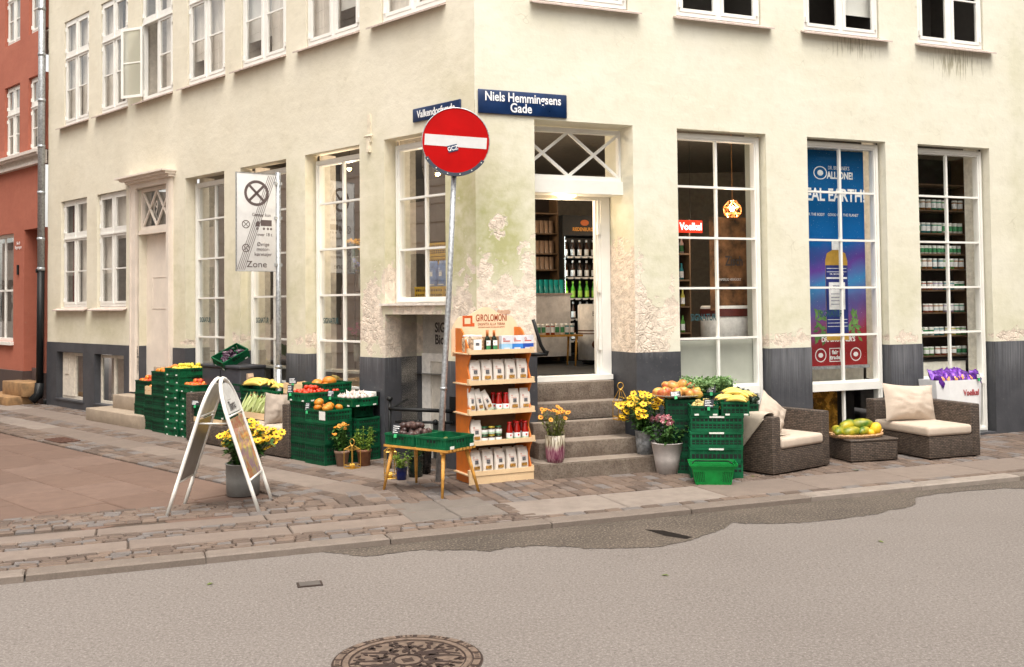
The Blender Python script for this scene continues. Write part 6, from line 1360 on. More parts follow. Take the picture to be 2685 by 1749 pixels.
for zi, nm in ((3, 'second shelf from the top'), (0, 'bottom shelf')):
    for k in range(5): item('pasta_bag', ('bag', k % 3), bag_geo(seed=k % 3), BM, .115+.137*k, .085, zsh[zi]+.002, f'{ordx[k]} white paper pasta bag on the {nm} of the display', 'pasta bag', 'pasta bags on the display', random.uniform(-.1, .1), -.05)
    for k in range(5): item('pasta_bag', ('bag', (k+1) % 3), bag_geo(seed=(k+1) % 3), BM, .12+.137*k, .19, zsh[zi]+.002, f'{ordx[k]} pasta bag in the back row of the {nm}', 'pasta bag', 'pasta bags on the display', random.uniform(-.1, .1), 0)
for k, (x, r_) in enumerate(((.10, .06), (.19, .22), (.285, .42))): item('pasta_bag', ('slim', k), bag_geo(.075, .06, .26-.02*k, 20+k), BM, x-.02+.01*k, .075, zsh[2]+.004+.012*k, ['narrow pasta bag at the left end of the middle shelf', 'narrow pasta bag leaning left on the middle shelf', 'narrow pasta bag leaning the most on the middle shelf'][k], 'pasta bag', 'pasta bags on the display', 0, 0, -r_)
for k, x in enumerate((.56, .69)): item('pasta_bag', ('bag', k+1), bag_geo(seed=k+1), BM, x, .085, zsh[2]+.002, ['wide pasta bag right of the sauce bottles on the middle shelf', 'wide pasta bag at the right end of the middle shelf'][k], 'pasta bag', 'pasta bags on the display')
item('pasta_bag', ('bag', 2), bag_geo(seed=2), BM, .12, .085, zsh[1]+.002, 'single pasta bag left of the jars on the second lowest shelf', 'pasta bag', 'pasta bags on the display'); item('pasta_bag', ('bag', 1), bag_geo(seed=1), BM, .10, .2, zsh[1]+.002, 'pasta bag behind the single bag on the second lowest shelf', 'pasta bag', 'pasta bags on the display')
saucem = mat('tomato_sauce_glass', (.30, .008, .004), .12, var=.1); redlid = mat('red_lid', (.50, .01, .01), .35); wlab = mat('white_label', (.82, .82, .82), .6)
def sauce(mb):
    mb.lathe([(.034, 0), (.036, .01), (.036, .085), (.033, .12), (.022, .17), (.021, .185)], 16, 0); mb.lathe([(.0365, .012), (.0368, .013), (.0368, .085), (.0365, .086)], 16, 2, cap=False); mb.lathe([(.0372, .014), (.0372, .038)], 16, 3, cap=False); mb.lathe([(.025, .183), (.025, .200), (.0, .201)], 16, 1)
    mb.bx(-.012, .006, -.0385, -.037, .055, .072, 1)
for k, (x, y) in enumerate(((.385, .07), (.465, .07), (.36, .16), (.44, .16))): item('sauce_bottle', 'sauce', sauce, [saucem, redlid, wlab, greens], x, y, zsh[2]+.001, ['left front', 'right front', 'left back', 'right back'][k]+' tomato sauce bottle on the middle shelf', 'sauce bottle', 'tomato sauce bottles')
for k, (x, y) in enumerate(((.505, .07), (.595, .07), (.69, .07), (.62, .17), (.70, .17))): item('sauce_bottle', 'sauce', sauce, [saucem, redlid, wlab, greens], x, y, zsh[1]+.001, ['front left', 'front middle', 'front right', 'back left', 'back right'][k]+' tomato sauce bottle on the second lowest shelf', 'sauce bottle', 'tomato sauce bottles')
def jarg(mb): mb.lathe([(.033, 0), (.036, .006), (.036, .06), (.031, .07)], 16, 0); mb.lathe([(.0365, .008), (.0365, .052)], 16, 2, cap=False); mb.lathe([(.0368, .010), (.0368, .026)], 16, 3, cap=False); mb.lathe([(.033, .068), (.033, .082), (0, .083)], 16, 1)
for k in range(3):
    for l_ in range(2):
        item('jar', ('jar', k), jarg, [mat('dark_preserve', (.05, .03, .01), .2), [mat('green_lid', (.01, .09, .03), .35), mat('yellow_lid', (.5, .38, .04), .35), mat('green_lid', (0, 0, 0))][k], wlab, greens], .215+.082*k, .075, zsh[1]+.001+.084*l_, f'{["left", "middle", "right"][k]} jar in the {["lower", "upper"][l_]} layer on the second lowest shelf', 'jar', 'stacked jars')
def clearbag(mb): mb.rb(-.07, .07, -.045, .045, 0, .16, .018, 3, 0); mb.bx(-.045, .045, -.047, -.0455, .03, .14, 1); mb.bx(-.02, .02, -.0482, -.0472, .075, .105, 2); mb.rb(-.068, .068, -.02, .02, .158, .185, .008, 2, 3)
for k in range(2): item('rusk_bag', 'rusk', clearbag, [mat('rusks_in_clear_bag', (.50, .36, .24), .25, var=.5, scale=30, bmp=.7, bscale=40), wlab, greyp, mat('clear_film', (.66, .62, .60), .2)], .13-.03*k, .08+.1*k, zsh[4]+.002, ['clear bag of rusks with white label at the left of the top shelf', 'second clear bag behind the rusk bag on the top shelf'][k], 'rusk bag', None)
oil = mat('dark_oil_glass', (.008, .018, .008), .08); amber = mat('amber_capsule', (.45, .13, .02), .35)
def oilb(mb): mb.rb(-.030, .030, -.028, .028, 0, .135, .010, 3, 0); mb.lathe([(.029, .13), (.026, .15), (.012, .175), (.012, .19)], 14, 0); mb.lathe([(.0145, .172), (.015, .232), (0, .233)], 14, 1); mb.bx(-.024, .024, -.0292, -.0282, .072, .125, 2); mb.bx(-.024, .024, -.0292, -.0282, .012, .070, 3); mb.bx(-.012, -.004, -.0301, -.0293, .095, .105, 1)
for k in range(2): item('oil_bottle', 'oil', oilb, [oil, amber, wlab, mat('green_label', (.05, .25, .10), .6)], .265+.078*k, .085, zsh[4]+.002, ['left dark oil bottle with amber neck on the top shelf', 'right dark oil bottle with amber neck on the top shelf'][k], 'oil bottle', 'oil bottles')
bl3 = [mat('light_blue_box', (.30, .55, .80), .6), mat('mid_blue_box', (.03, .20, .60), .6), mat('deep_blue_box', (.01, .07, .40), .6)]
for k in range(3):
    def fb_(mb, k=k): mb.bx(-.062, .062, -.035, .035, 0, .085, 0); mb.bx(-.062, .062, -.035, .035, .0852, .17, 1); logo_geo(mb, -.045, .125, .022, -.0355, 2); mb.bx(-.045, .035, -.0362, -.0354, .108, .118, 2); mb.bx(-.04, .03, -.0362, -.0354, .03, .045, 1)
    item('flour_box', ('fbox', k), fb_, [bl3[k], mat('box_white', (.66, .67, .72), .5), redp], .475+.126*k, .08, zsh[4]+.002, ['white and light blue carton on the top shelf', 'white and mid blue carton on the top shelf', 'white and deep blue carton on the top shelf'][k], 'carton', None)
# ------------------------------------------------------------------ things seen through the shop glass
def shelf_unit(name, label, F, rot, x0, x1, y, zs, z0, z1, depth=.22, m_=None, back=None, cat='shelf'):
    c0 = F(x0, y); t_ = thing(name, label, cat, (c0.x, c0.y, z0), rot); w_ = x1-x0; m_ = m_ or mat('dark_shelf_wood', (.12, .07, .035), .6)
    for x in (0, w_-.02): mb = MB(); mb.bx(x, x+.02, 0, depth, 0, z1-z0); mb.build('side', m_, t_, (0, 0, 0))
    for z in zs: mb = MB(); mb.bx(.02, w_-.02, 0, depth, z-z0-.02, z-z0); mb.build('shelf_board', m_, t_, (0, 0, 0))
    mb = MB(); mb.bx(.02, w_-.02, depth, depth+.01, 0, z1-z0); mb.build('back', back or mat('dark_back', (.03, .02, .015), .8), t_, (0, 0, 0)); return t_
cols = [('white', (.85, .85, .8)), ('sea_green', (.05, .30, .18)), ('amber_brown', (.35, .15, .03)), ('teal', (.02, .25, .28)), ('yellow', (.6, .5, .08)), ('rust', (.35, .06, .02)), ('lilac', (.35, .28, .45)), ('leaf_green', (.10, .35, .05))]
def small_jar(ci, r=.030, h=.075, bottle=False):
    cm = mat(cols[ci][0]+'_pack', cols[ci][1], .4)
    def g(mb):
        if bottle: mb.lathe([(r, 0), (r, h*.6), (r*.4, h*.78), (r*.4, h), (0, h)], 10, 0); mb.lathe([(r*1.02, h*.12), (r*1.02, h*.5)], 10, 1, cap=False)
        else: mb.lathe([(r, 0), (r, h*.8), (r*.95, h*.82)], 10, 0); mb.lathe([(r*1.02, h*.2), (r*1.02, h*.7)], 10, 1, cap=False); mb.lathe([(r*.98, h*.8), (r*.98, h), (0, h)], 10, 2)
    return cached(('sj', ci, r, h, bottle), lambda: mk(g, [cm, wlab if ci else mat('green_label', (0, 0, 0)), mat('pale_lid', (.82, .82, .78), .4)]))
def fill_row(F, rot, x0, x1, y, z, where, sp=.072, pal=(0, 1, 2), r=.03, h=.075, bottle=False, noun='jar', gap=.0):
    x = x0; k = 0
    while x < x1:
        if random.random() > gap:
            o = put('shelf_'+noun, small_jar(pal[(k//2) % len(pal)], r, h, bottle), F(x, y+random.uniform(-.01, .01), z+.001)); tag(o, f'small {noun} standing on {where}', noun, f'{noun}s on {where}')
        x += sp*random.uniform(.95, 1.08); k += 1
zI = [3.13, 2.80, 2.50, 2.29, 1.99, 1.67, 1.34, 1.06]
shelf_unit('jar_shelf', 'dark shelf of supplement jars behind the rightmost shop window', FR, ROTR, 6.45, 7.80, .60, zI+[3.5], 1.0, 3.9, .3)
random.seed(17)
for k, z in enumerate(zI): fill_row(FR, ROTR, 6.58, 7.74, .65, z, f'the {ORD[7-k]} shelf behind the rightmost window', .098 if k != 2 else .075, [(1, 7, 2), (0, 0, 3, 1), (0, 0, 0), (3, 7, 2), (3, 0, 5, 6), (6, 1, 5, 2), (4, 7, 0, 3), (2, 0, 7, 5)][k], .038 if k != 2 else .028, .145 if k in (0, 1, 3) else .12, gap=.02)
def lamp_obj(label, F, x, y, z, cage=False):
    t_ = thing('pendant_lamp' if cage else 'ceiling_spot', label, 'lamp', F(x, y, z)); mb = MB(); mb.ell((0, 0, 0), .035 if cage else .032, .035 if cage else .032, .04 if cage else .032, 12, 8); mb.build('bulb', emis('bulb_glow_%s' % cage, (1, .62, .25), 40 if cage else 22), t_, (0, 0, 0))
    mb = MB(); mb.tube([(0, 0, .04), (0, 0, 4.2-z)], .005, 5)
    if cage:
        R_ = .125
        pts = {}
        for i, (zz, rr, o_) in enumerate(((.10, .06, 0), (.02, .12, .5), (-.06, .12, 0), (-.13, .06, .5))):
            for k in range(5): a = 2*pi*(k+o_)/5; pts[i, k] = (rr*cos(a), rr*sin(a), zz)
        for i in range(4):
            for k in range(5):
                mb.tube([pts[i, k], pts[i, (k+1) % 5]], .006, 4)
                if i < 3: mb.tube([pts[i, k], pts[i+1, k]], .006, 4); mb.tube([pts[i, k], pts[i+1, (k-1 if i % 2 == 0 else k+1) % 5]], .006, 4)
    else: mb.lathe([(.055, .0), (.06, .06), (.02, .10)], 14, cap=False)
    mb.build('cage' if cage else 'fitting', mat('copper', (.55, .25, .10), .3, .8) if cage else black, t_, (0, 0, 0))
    l = bpy.data.lights.new('lamp_light', 'POINT'); l.energy = 28 if cage else 24; l.color = (1, .80, .58); l.shadow_soft_size = .05; lo = bpy.data.objects.new('lamp_light', l); COL.objects.link(lo); lo.parent = t_; lo.location = (0, -.12 if 0 else 0, -.20)
    return t_
lx, lz = W('R', 1700+438/1.988, 300+490/1.988, .9)
lamp_obj('glowing copper wire cage lamp hanging in the window left of the banner', FR, lx, .9, lz, True)
lx, lz = W('L', 480+1207/2.769, 380+172/2.769, .8); lamp_obj('lit ceiling spot behind the tall window left of the corner', FL, lx, .8, lz)
lx, lz = W('L', 480+1850/2.769, 380+208/2.769, .9); lamp_obj('lit ceiling spot behind the corner window beside the red sign', FL, lx, .9, lz)
lx, lz = W('L', 480+1630/2.769, 380+428/2.769, 1.4); lamp_obj('lit ceiling spot deeper inside the corner window', FL, lx, 1.4, lz)
# drinks fridge, dark poster and sign in the left main window
fr = thing('lit_sign', 'small red lit sign with white lettering hanging in the first main street window', 'sign', FR(3.30, .9, 2.84), ROTR)
mb = MB(); mb.bx(-.175, .175, -.012, .012, -.08, .08); mb.build('board', emis('red_lit_panel', (.75, .03, .01), .55), fr, (0, 0, 0)); text('Voelkel', .13, emis('white_lit_letters', (.9, .8, .75), .9), fr, (0, -.0135, -.005), bold=.03, sx=.85); mb = MB(); mb.tube([(0, 0, .08), (0, 0, 1.35)], .003, 4); mb.build('cord', black, fr, (0, 0, 0))
po = thing('poster', 'brown drinks poster hanging behind the first main street window', 'poster', FR(3.78, .75, 2.36), ROTR)
mb = MB(); mb.bx(-.29, .29, -.004, .004, -.62, .60); mb.build('sheet', mat('brown_poster', (.22, .10, .04), .6, var=.6, scale=5), po, (0, 0, 0)); text('Zisch', .18, mat('dark_lettering', (0, 0, 0)), po, (.08, -.0055, .02), sx=.7, bold=.02); text('FEINPERLIG VERRÜCKT', .045, wlab, po, (0, -.0055, -.22), sx=.8)
shelf_unit('drinks_shelf', 'dark shelf of drink bottles in the first main street window', FR, ROTR, 2.55, 3.42, 1.1, [1.45, 1.80, 2.15, 2.5], 1.0, 2.95, .3)
for k, z in enumerate((1.45, 1.80, 2.15, 2.5)): fill_row(FR, ROTR, 2.65, 3.35, 1.2, z, f'the {ORD[k]} drinks shelf in the first main window', .085, [(7, 0), (4, 7), (3, 7), (0, 3)][k], .03, .22, True, 'bottle')
tub = thing('ice_cream_drum', 'white printed drum counter standing behind the first main street window', 'drum', FR(3.85, .95, 1.0), ROTR); mb = MB(); mb.lathe([(.33, 0), (.33, .78), (.31, .80), (0, .80)], 28); mb.build('drum', mat('white_card', (.74, .72, .70), .6), tub, (0, 0, 0)); mb = MB(); mb.lathe([(.34, .66), (.34, .76)], 28, cap=False); mb.build('band', mat('maroon', (.12, .02, .015), .5), tub, (0, 0, 0))
# banner with the bottle
def bannermat():
    mt, t, b = nodes('space_blue_banner', .5); v = coords(t, 'Generated'); sp = N(t, 'SeparateXYZ'); t.links.new(v, sp.inputs[0]); cr = N(t, 'ValToRGB'); e = cr.color_ramp
    e.elements[0].position = 0; e.elements[0].color = (.28, .02, .02, 1); e.elements[1].position = 1; e.elements[1].color = (.003, .085, .24, 1)
    for p_, c_ in ((.12, (.26, .03, .04, 1)), (.24, (.12, .09, .30, 1)), (.36, (.04, .20, .42, 1)), (.44, (.12, .05, .30, 1)), (.55, (.003, .10, .32, 1))): q = e.elements.new(p_); q.color = c_
    n = noisef(t, coords(t, 'Object'), 2.5, 3); k = mth(t, 'ADD', sp.outputs[2], mth(t, 'MULTIPLY', mth(t, 'SUBTRACT', sp.outputs[0], .4), -.10)); k = mth(t, 'ADD', k, mth(t, 'MULTIPLY', mth(t, 'SUBTRACT', n, .5), .12)); t.links.new(k, cr.inputs[0])
    blue_r = mixc(t, rampf(t, sp.outputs[0], .45, .9), cr.outputs[0], (.01, .16, .42)); st_ = rampf(t, noisef(t, coords(t, 'Object'), 60, 1), .74, .76); st_.node.clamp = True
    t.links.new(mixc(t, mth(t, 'MULTIPLY', st_, .5), mixc(t, .0, cr.outputs[0], blue_r), (.5, .6, .7)), b.inputs['Base Color']); b.inputs['Specular IOR Level'].default_value = .15; return mt
bn2 = thing('shop_banner', 'tall blue and red soap banner showing a big bottle in the middle main street window', 'banner', FR(5.02, .28, 1.0), ROTR)
mb = MB(); mb.bx(-.60, .59, -.003, .003, 0, 2.83); mb.build('cloth', bannermat(), bn2, (0, 0, 0)); mb = MB(); mb.tube([(-.6, .01, 2.84), (.59, .01, 2.84)], .012, 8); mb.bx(-.6, .6, -.04, .06, -.04, .0); mb.build('stand', steel, bn2, (0, 0, 0))
bo = .11
mb = MB(); mb.prism([(bo-.18, .62), (bo+.18, .62), (bo+.18, 1.55), (bo+.15, 1.64), (bo+.06, 1.68), (bo-.06, 1.68), (bo-.15, 1.64), (bo-.18, 1.55)], -.006, -.0031, axis='y'); mb.build('bottle_print', mat('amber_liquid', (.50, .30, .05), .4), bn2, (0, 0, 0))
mb = MB(); mb.bx(bo-.178, bo+.178, -.008, -.0061, .70, 1.50); mb.build('bottle_label', mat('navy_label', (.012, .025, .17), .5), bn2, (0, 0, 0))
mb = MB(); mb.bx(bo-.13, bo+.13, -.0095, -.0081, .98, 1.30); mb.bx(bo-.165, bo+.165, -.0095, -.0081, 1.34, 1.36); mb.bx(bo-.07, bo+.07, -.0095, -.0061, 1.681, 1.80)
for z in (.78, .82, .86, 1.42, 1.46): mb.bx(bo-.16, bo+.16, -.009, -.0081, z, z+.006)
mb.build('white_print', wlab, bn2, (0, 0, 0))
text("DR. BRONNER'S", .035, wlab, bn2, (bo, -.0105, 1.395), sx=.9); text('PEPPERMINT\nALL-ONE MAGIC SOAP', .032, mat('navy_label', (0, 0, 0)), bn2, (bo, -.0105, 1.24), sx=.75)
for z in (1.16, 1.12, 1.08, 1.04): mb = MB(); mb.bx(bo-.10, bo+.10, -.0105, -.0096, z, z+.006); mb.build('print_line', mat('navy_label', (0, 0, 0)), bn2, (0, 0, 0))
text('HEAL EARTH!', .235, wlab, bn2, (.06, -.005, 2.235), bold=.02, sx=.78); text('GOOD FOR THE BODY    GOOD FOR THE PLANET', .052, wlab, bn2, (-.02, -.005, 1.98), sx=.86)
text("DR. BRONNER'S", .07, wlab, bn2, (.18, -.005, 2.60), sx=.7); text('ALL-ONE!', .13, wlab, bn2, (.20, -.005, 2.50), bold=.03, sx=.75); text("DR. BRONNER'S", .085, wlab, bn2, (.12, -.005, .34), bold=.03, sx=.9); text('fair\ntrade', .075, wlab, bn2, (.06, -.0075, .14), bold=.03)
mb = MB()
for cx_, cz_, r_ in ((-.17, .14, .09), (.40, .14, .09), (-.12, 2.53, .11)):
    for k in range(24): a, b = 2*pi*k/24, 2*pi*(k+1)/24; mb.add([(cx_+r*cos(c__), -.0045, cz_+r*sin(c__)*(.8 if cz_ > 2 else 1)) for r, c__ in ((r_*.86, a), (r_, a), (r_, b), (r_*.86, b))], [(0, 1, 2, 3)])
    mb.ell((cx_, -.004, cz_), r_*.45, .002, r_*.35, 12, 6)
mb.bx(-.03, .15, -.006, -.004, .05, .06); mb.bx(-.03, .15, -.006, -.004, .22, .23); mb.bx(-.03, -.02, -.006, -.004, .05, .23); mb.bx(.14, .15, -.006, -.004, .05, .23)
mb.build('emblems', wlab, bn2, (0, 0, 0))
for o in list(bn2.children):
    if o.name.split('.')[0] in ('bottle_print', 'bottle_label', 'white_print', 'print_line') or (o.name.startswith('lettering') and 1.2 < o.location.z < 1.4):
        if o.name.startswith('lettering'): o.location.z = o.location.z*1.12-.364
        else: o.location.z = -.364; o.scale.z = 1.12
random.seed(2); mb = MB()
for k in range(60): a = random.uniform(-2.6, -.5) if k % 2 else random.uniform(.0, pi); s_ = random.choice((-1, 1)); p_ = Vector((bo+s_*random.uniform(.16, .34), -.005-.0001*(k % 9), random.uniform(.34, .72))); dd_ = Vector((s_*abs(cos(a)), 0, sin(a)*.8+.3)).normalized()*.10; q_ = Vector((-dd_.z, 0, dd_.x))*.22; mb.quad(p_, p_+dd_*.5-q_, p_+dd_, p_+dd_*.5+q_)
mb.build('printed_leaves', leafmat('printed_leaf', (.01, .10, .02), (.20, .35, .10), 0), bn2, (0, 0, 0))
shelf_unit('goods_shelf', 'dark shelf of cosmetics glimpsed beside the blue banner', FR, ROTR, 5.55, 6.35, 1.2, [1.4, 1.8, 2.2, 2.6, 3.0, 3.4], 1.0, 3.8, .3)
for k, z in enumerate((1.8, 2.2, 2.6, 3.0)): fill_row(FR, ROTR, 5.65, 6.3, 1.3, z, f'the {ORD[k]} row beside the banner', .08, (0, 2, 6), .028, .13, noun='bottle')
# doorway interior
ct = thing('shop_counter', 'white counter seen through the open shop door', 'counter', FR(1.3, 2.6, 1.0), ROTR); mb = MB(); mb.bx(0, 1.05, 0, .5, .1, .97); mb.build('front', mat('counter_white', (.74, .71, .70), .5), ct, (0, 0, 0)); mb = MB(); mb.bx(-.02, 1.07, -.02, .52, .97, 1.0); mb.build('worktop', mat('counter_top', (.4, .33, .3), .5), ct, (0, 0, 0))
def tube_geo(mb): mb.add([(-.03, -.02, 0), (.03, -.02, 0), (.03, .02, 0), (-.03, .02, 0), (-.034, -.003, .19), (.034, -.003, .19), (.034, .003, .19), (-.034, .003, .19)], [(0, 1, 5, 4), (1, 2, 6, 5), (2, 3, 7, 6), (3, 0, 4, 7), (4, 5, 6, 7)], 0, True)
me = cached('tealt', lambda: mk(tube_geo, mat('teal_tube', (.01, .32, .30), .3)))
for k in range(9): o = put('cosmetic_tube', me, FR(1.62+.078*k, 2.68, 2.0), ROTR); tag(o, 'teal cosmetic tube standing on the white counter', 'tube', 'teal tubes on the counter')
me = cached('palet', lambda: mk(tube_geo, mat('beige_tube', (.30, .20, .14), .4)))
shelf_unit('wall_shelf', 'brown wall shelf of beige tubes deep inside the doorway', FR, ROTR, 1.3, 2.45, 3.2, [2.36, 2.60, 2.9, 3.2], 1.0, 3.6, .3)
for r_, z in enumerate((2.36, 2.60, 2.9)):
    for k in range(9): o = put('cosmetic_tube', me, FR(1.75+.076*k, 3.27, z), ROTR); tag(o, f'beige cosmetic tube on the {ORD[r_]} visible wall shelf inside', 'tube', f'beige tubes on the {ORD[r_]} wall shelf')
dt_ = thing('side_table', 'small wooden table of cosmetics inside the doorway', 'table', FR(1.25, 1.95, 1.0), ROTR); mb = MB(); mb.bx(0, .98, 0, .35, .40, .425); mb.build('table_top', oak, dt_, (0, 0, 0))
for x, y in ((.05, .04), (.9, .04), (.05, .3), (.9, .3)): mb = MB(); mb.tube([(x-.02, y, 0), (x, y, .40)], [.012, .018], 8); mb.build('leg', oak, dt_, (0, 0, 0))
random.seed(4); fill_row(FR, ROTR, 1.35, 2.15, 2.08, 1.425, 'the small table inside the doorway', .07, (2, 0, 0, 5, 0, 3), .028, .15, noun='bottle')
fg = thing('drinks_fridge', 'black glass-front beer fridge glowing inside the doorway', 'fridge', FR(2.45, 3.05, 1.0), ROTR); mb = MB()
mb.bx(0, .95, .5, .52, 0, 2.16); mb.bx(0, .03, 0, .5, 0, 2.16); mb.bx(.92, .95, 0, .5, 0, 2.16); mb.bx(.03, .92, 0, .5, 1.86, 2.16); mb.bx(.03, .92, 0, .5, 0, .1); mb.build('cabinet', black, fg, (0, 0, 0))
for z in (.30, .62, .93, 1.24, 1.55): mb = MB(); mb.bx(.03, .92, .02, .5, z-.012, z); mb.build('shelf_board', steel, fg, (0, 0, 0)); mb = MB(); mb.bx(.03, .92, .008, .019, z-.03, z); 
for z in (.30, .62, .93, 1.24, 1.55):
    mb = MB()
    for k in range(7): mb.bx(.08+.12*k, .16+.12*k, .004, .008, z-.028, z-.002)
    mb.build('price_strip', wlab, fg, (0, 0, 0))
mb = MB(); mb.bx(.03, .045, .03, .05, .12, 1.84); mb.build('light_strip', emis('fridge_light', (.9, 1, .95), 6), fg, (0, 0, 0))
text('RIEDENBURGER', .075, emis('amber_lit_letters', (.6, .24, .03), .15), fg, (.36, -.003, 1.95), sx=.75, bold=.02); mb = MB(); mb.ell((.36, -.001, 2.05), .07, .004, .045, 14, 8); mb.build('crest', emis('amber_lit_crest', (.45, .10, .02), .12), fg, (0, 0, 0))
for r_, (z, ci, bt) in enumerate(((.30, 0, True), (.62, 0, True), (.93, 7, True), (1.24, 0, True), (1.55, 0, True))):
    for k in range(7):
        me = cached(('fb', ci), lambda: mk(lambda mb: (mb.lathe([(.032, 0), (.032, .14), (.014, .19), (.014, .25), (0, .25)], 10, 0), mb.lathe([(.033, .02), (.033, .11)], 10, 1, cap=False), mb.lathe([(.016, .22), (.016, .255), (0, .256)], 8, 1)), [mat('lime_glass', (.10, .45, .02), .2) if ci == 7 else mat('brown_beer_glass', (.05, .02, .01), .15), mat('lime_label', (.45, .75, .10), .5) if ci == 7 else wlab]))
        o = put('beer_bottle', me, FR(2.45+.12+.115*k, 3.22, 1.0+z)); tag(o, f'{"lime green" if ci == 7 else "brown"} bottle on the {ORD[r_]} fridge shelf', 'bottle', f'bottles on the {ORD[r_]} fridge shelf')
ic = thing('ice_cream_drum', 'white round ice cream drum in front of the beer fridge', 'drum', FR(2.62, 2.30, 1.0), ROTR); mb = MB(); mb.lathe([(.27, .06), (.27, .82), (.25, .84), (0, .84)], 28); mb.build('drum', mat('white_card', (0, 0, 0)), ic, (0, 0, 0))
mb = MB(); mb.lathe([(.22, 0), (.22, .06)], 20); mb.build('base', black, ic, (0, 0, 0)); text('BERGER', .09, inkd, ic, (-.10, -.275, .70), sx=.7); text('oko', .11, inkd, ic, (-.10, -.275, .54), bold=.03); mb = MB(); mb.ell((-.12, -.27, .28), .10, .01, .07, 12, 8); mb.build('bean_print', mat('brown_print', (.10, .03, .01), .5), ic, (0, 0, 0)); mb = MB(); mb.lathe([(.273, .42), (.273, .435)], 28, cap=False); mb.lathe([(.273, .46), (.273, .475)], 28, cap=False); mb.build('stripes', mat('brown_print', (0, 0, 0)), ic, (0, 0, 0))
# goods behind the side street windows
ym = mat('yellow_crate_plastic', (.62, .38, .01), .4)
ycr = lambda mb: crate_geo(mb, .52, .34, .17, labels=0)
me = cached('ycr', lambda: mk(ycr, [ym, lab, mat('yellow_hole_shadow', (.10, .05, .01), .8)]))  # dark plates carry the shade of the crate holes
for k, (x, y, z) in enumerate(((-1.20, .52, 1.90), (-1.38, .90, 2.10), (-1.38, .90, 2.28), (-1.38, .90, 2.46))): o = put('bottle_crate', me, FL(x, y, z), ROTL); tag(o, ['low yellow bottle crate in the corner window carrying blue bags', 'yellow crate, lowest of three in the corner window', 'yellow crate, middle of three in the corner window', 'yellow crate, top of three in the corner window'][k], 'crate')
w3 = thing('window_table', 'low table carrying yellow crates inside the corner window', 'table', FL(-1.3, .9, 1.0), ROTL); mb = MB(); mb.bx(-.35, .5, -.18, .2, .85, .89); mb.build('table_top', oak, w3, (0, 0, 0)); mb = MB(); mb.bx(-.3, -.25, -.1, .1, 0, 1.09-.24); mb.bx(.3, .35, -.1, .1, 0, .85); mb.bx(-.3, .2, -.1, .15, .89, 1.09); mb.build('legs', oak, w3, (0, 0, 0))
bbm = mat('blue_bag', (.16, .30, .62), .3, var=.2)
for k in range(2): me = mk(bag_geo(.14, .08, .31, 50+k, False), [bbm, wlab, wlab, bbm, wlab]); me.location = FL(-1.27+.17*k, .50, 2.075); me.rotation_euler = (0, 0, ROTL); me.name = 'coffee_bag'; tag(me, ['left pale blue bag on the yellow crate in the corner window', 'right pale blue bag on the yellow crate in the corner window'][k], 'bag')
pb_ = mk(bag_geo(.24, .12, .42, 61, False), [paper, greens, greens, paper, greens]); pb_.name = 'paper_carton'; pb_.location = FL(-1.16, .95, 2.66); pb_.rotation_euler = (0, 0, ROTL+.2); tag(pb_, 'white and green carton on top of the yellow crates in the corner window', 'carton')
vm = mat('vase_glass', (.30, .32, .30), .15)
for k, (x, z, c1, c2, h, lb_) in enumerate(((-3.02, 2.55, yel, yel, .50, 'yellow artificial flowers high in the tall window left of the corner'), (-2.86, 2.30, mat('pale_blue_petals', (.25, .38, .70), .6), palep, .45, 'pale blue artificial flowers in the tall window left of the corner'), (-2.98, 1.35, mat('magenta_petals', (.38, .03, .16), .6), redc, .50, 'magenta artificial flowers low in the tall window left of the corner'))):
    potted('flower_vase', lb_, FL(x, .62, z-.25), cylpot(.05, .05, .22), vm, .22, .04, 8, h*.6, .12, .05, leafd, 1, [c1, c2], 22, .032, 70+k, 'pom', leaves=5, cat='flowers')
    if z > 2: q_ = thing('plant_stand', ['thin tall plant stand under the yellow window flowers', 'thin plant stand under the pale blue window flowers'][k], 'stand', FL(x, .62, 1.0)); mb = MB(); mb.tube([(0, 0, 0), (0, 0, z-.25-1.0)], .012, 8); mb.lathe([(0, z-1.27), (.09, z-1.27), (.09, z-1.255), (0, z-1.255)], 16); mb.build('stand', black, q_, (0, 0, 0))
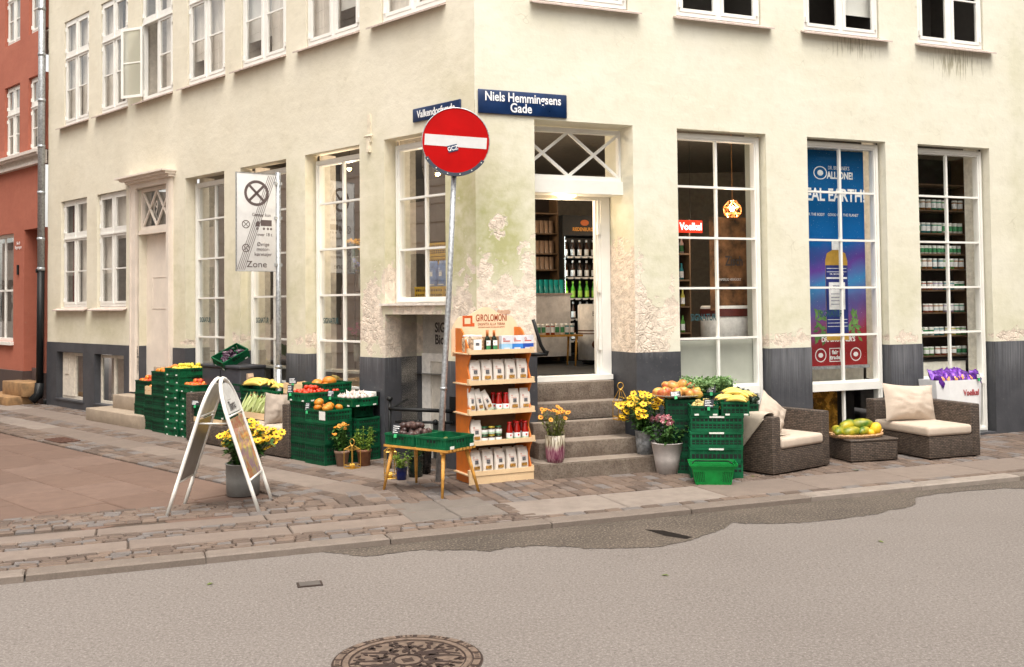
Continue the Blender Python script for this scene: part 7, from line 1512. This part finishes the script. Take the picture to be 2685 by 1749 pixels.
# ------------------------------------------------------------------ small leftovers
wp = G(-14, 1112, 0); sc_ = thing('parked_scooter', 'silver scooter with black tyre just entering the picture at the far left', 'scooter', (wp.x-.17, wp.y, 0), ROTL+.4)
tyre = mat('tyre_rubber', (.015, .015, .015), .7); silv = mat('silver_paint', (.55, .56, .58), .3, .3)
for x in (0, -1.25):
    mb = MB(); mb.tube([(x+.20*cos(2*pi*k/24), 0, .24+.20*sin(2*pi*k/24)) for k in range(25)], .045, 8, caps=False); w_ = mb.build('tyre', tyre, sc_, (0, 0, 0)); mb = MB(); mb.lathe([(.0, -.03), (.155, -.03), (.155, .03), (0, .03)], 20, M=T(x, 0, .24) @ RXm(pi/2)); mb.build('rim', steel, w_, (0, 0, 0))
mb = MB(); 
for k in range(8): a, b = rad(20+20*k), rad(40+20*k); mb.prism([(.25*cos(a), .24+.25*sin(a)), (.27*cos(a), .24+.27*sin(a)), (.27*cos(b), .24+.27*sin(b)), (.25*cos(b), .24+.25*sin(b))], -.06, .06, axis='y')
mb.build('mudguard', silv, sc_, (0, 0, 0)); mb = MB(); mb.rb(-1.5, -.75, -.14, .14, .35, .72, .08, 4); mb.rb(-.8, -.28, -.15, .15, .20, .30, .03, 3); mb.rb(-.36, -.22, -.18, .18, .28, .85, .05, 4); mb.build('body', silv, sc_, (0, 0, 0))
mb = MB(); mb.rb(-1.45, -.78, -.13, .13, .72, .82, .04, 4); mb.build('saddle', black, sc_, (0, 0, 0)); mb = MB(); mb.tube([(0, 0, .24), (-.18, 0, .8), (-.25, 0, .98)], .025, 8); mb.tube([(-.28, -.32, 1.0), (-.24, 0, .98), (-.28, .32, 1.0)], .016, 8); mb.build('handlebar', black, sc_, (0, 0, 0))
lfg = mat('fallen_leaf_green', (.12, .16, .03), .7, var=.4)
for k, (x, y, l_) in enumerate(((2240, 1234, 'green vegetable leaf on the cobbles left of the wicker chair'), (1975, 1251, 'scrap of green leaf on the cobbles beside the crate stack'), (1755, 1511, 'small yellowed leaf lying alone on the asphalt'), (560, 1530, 'small brown leaf on the asphalt near the kerb'), (2300, 1420, 'dry leaf on the asphalt at the right'))):
    t_ = MB(); leaf(t_, (0, 0, .004), (1, .2, .05), .06, .03, .02); o = t_.build('fallen_leaf', lfg, None, G(x, y, 0 if k < 2 else ROADZ), k*1.3); tag(o, l_, 'leaf')
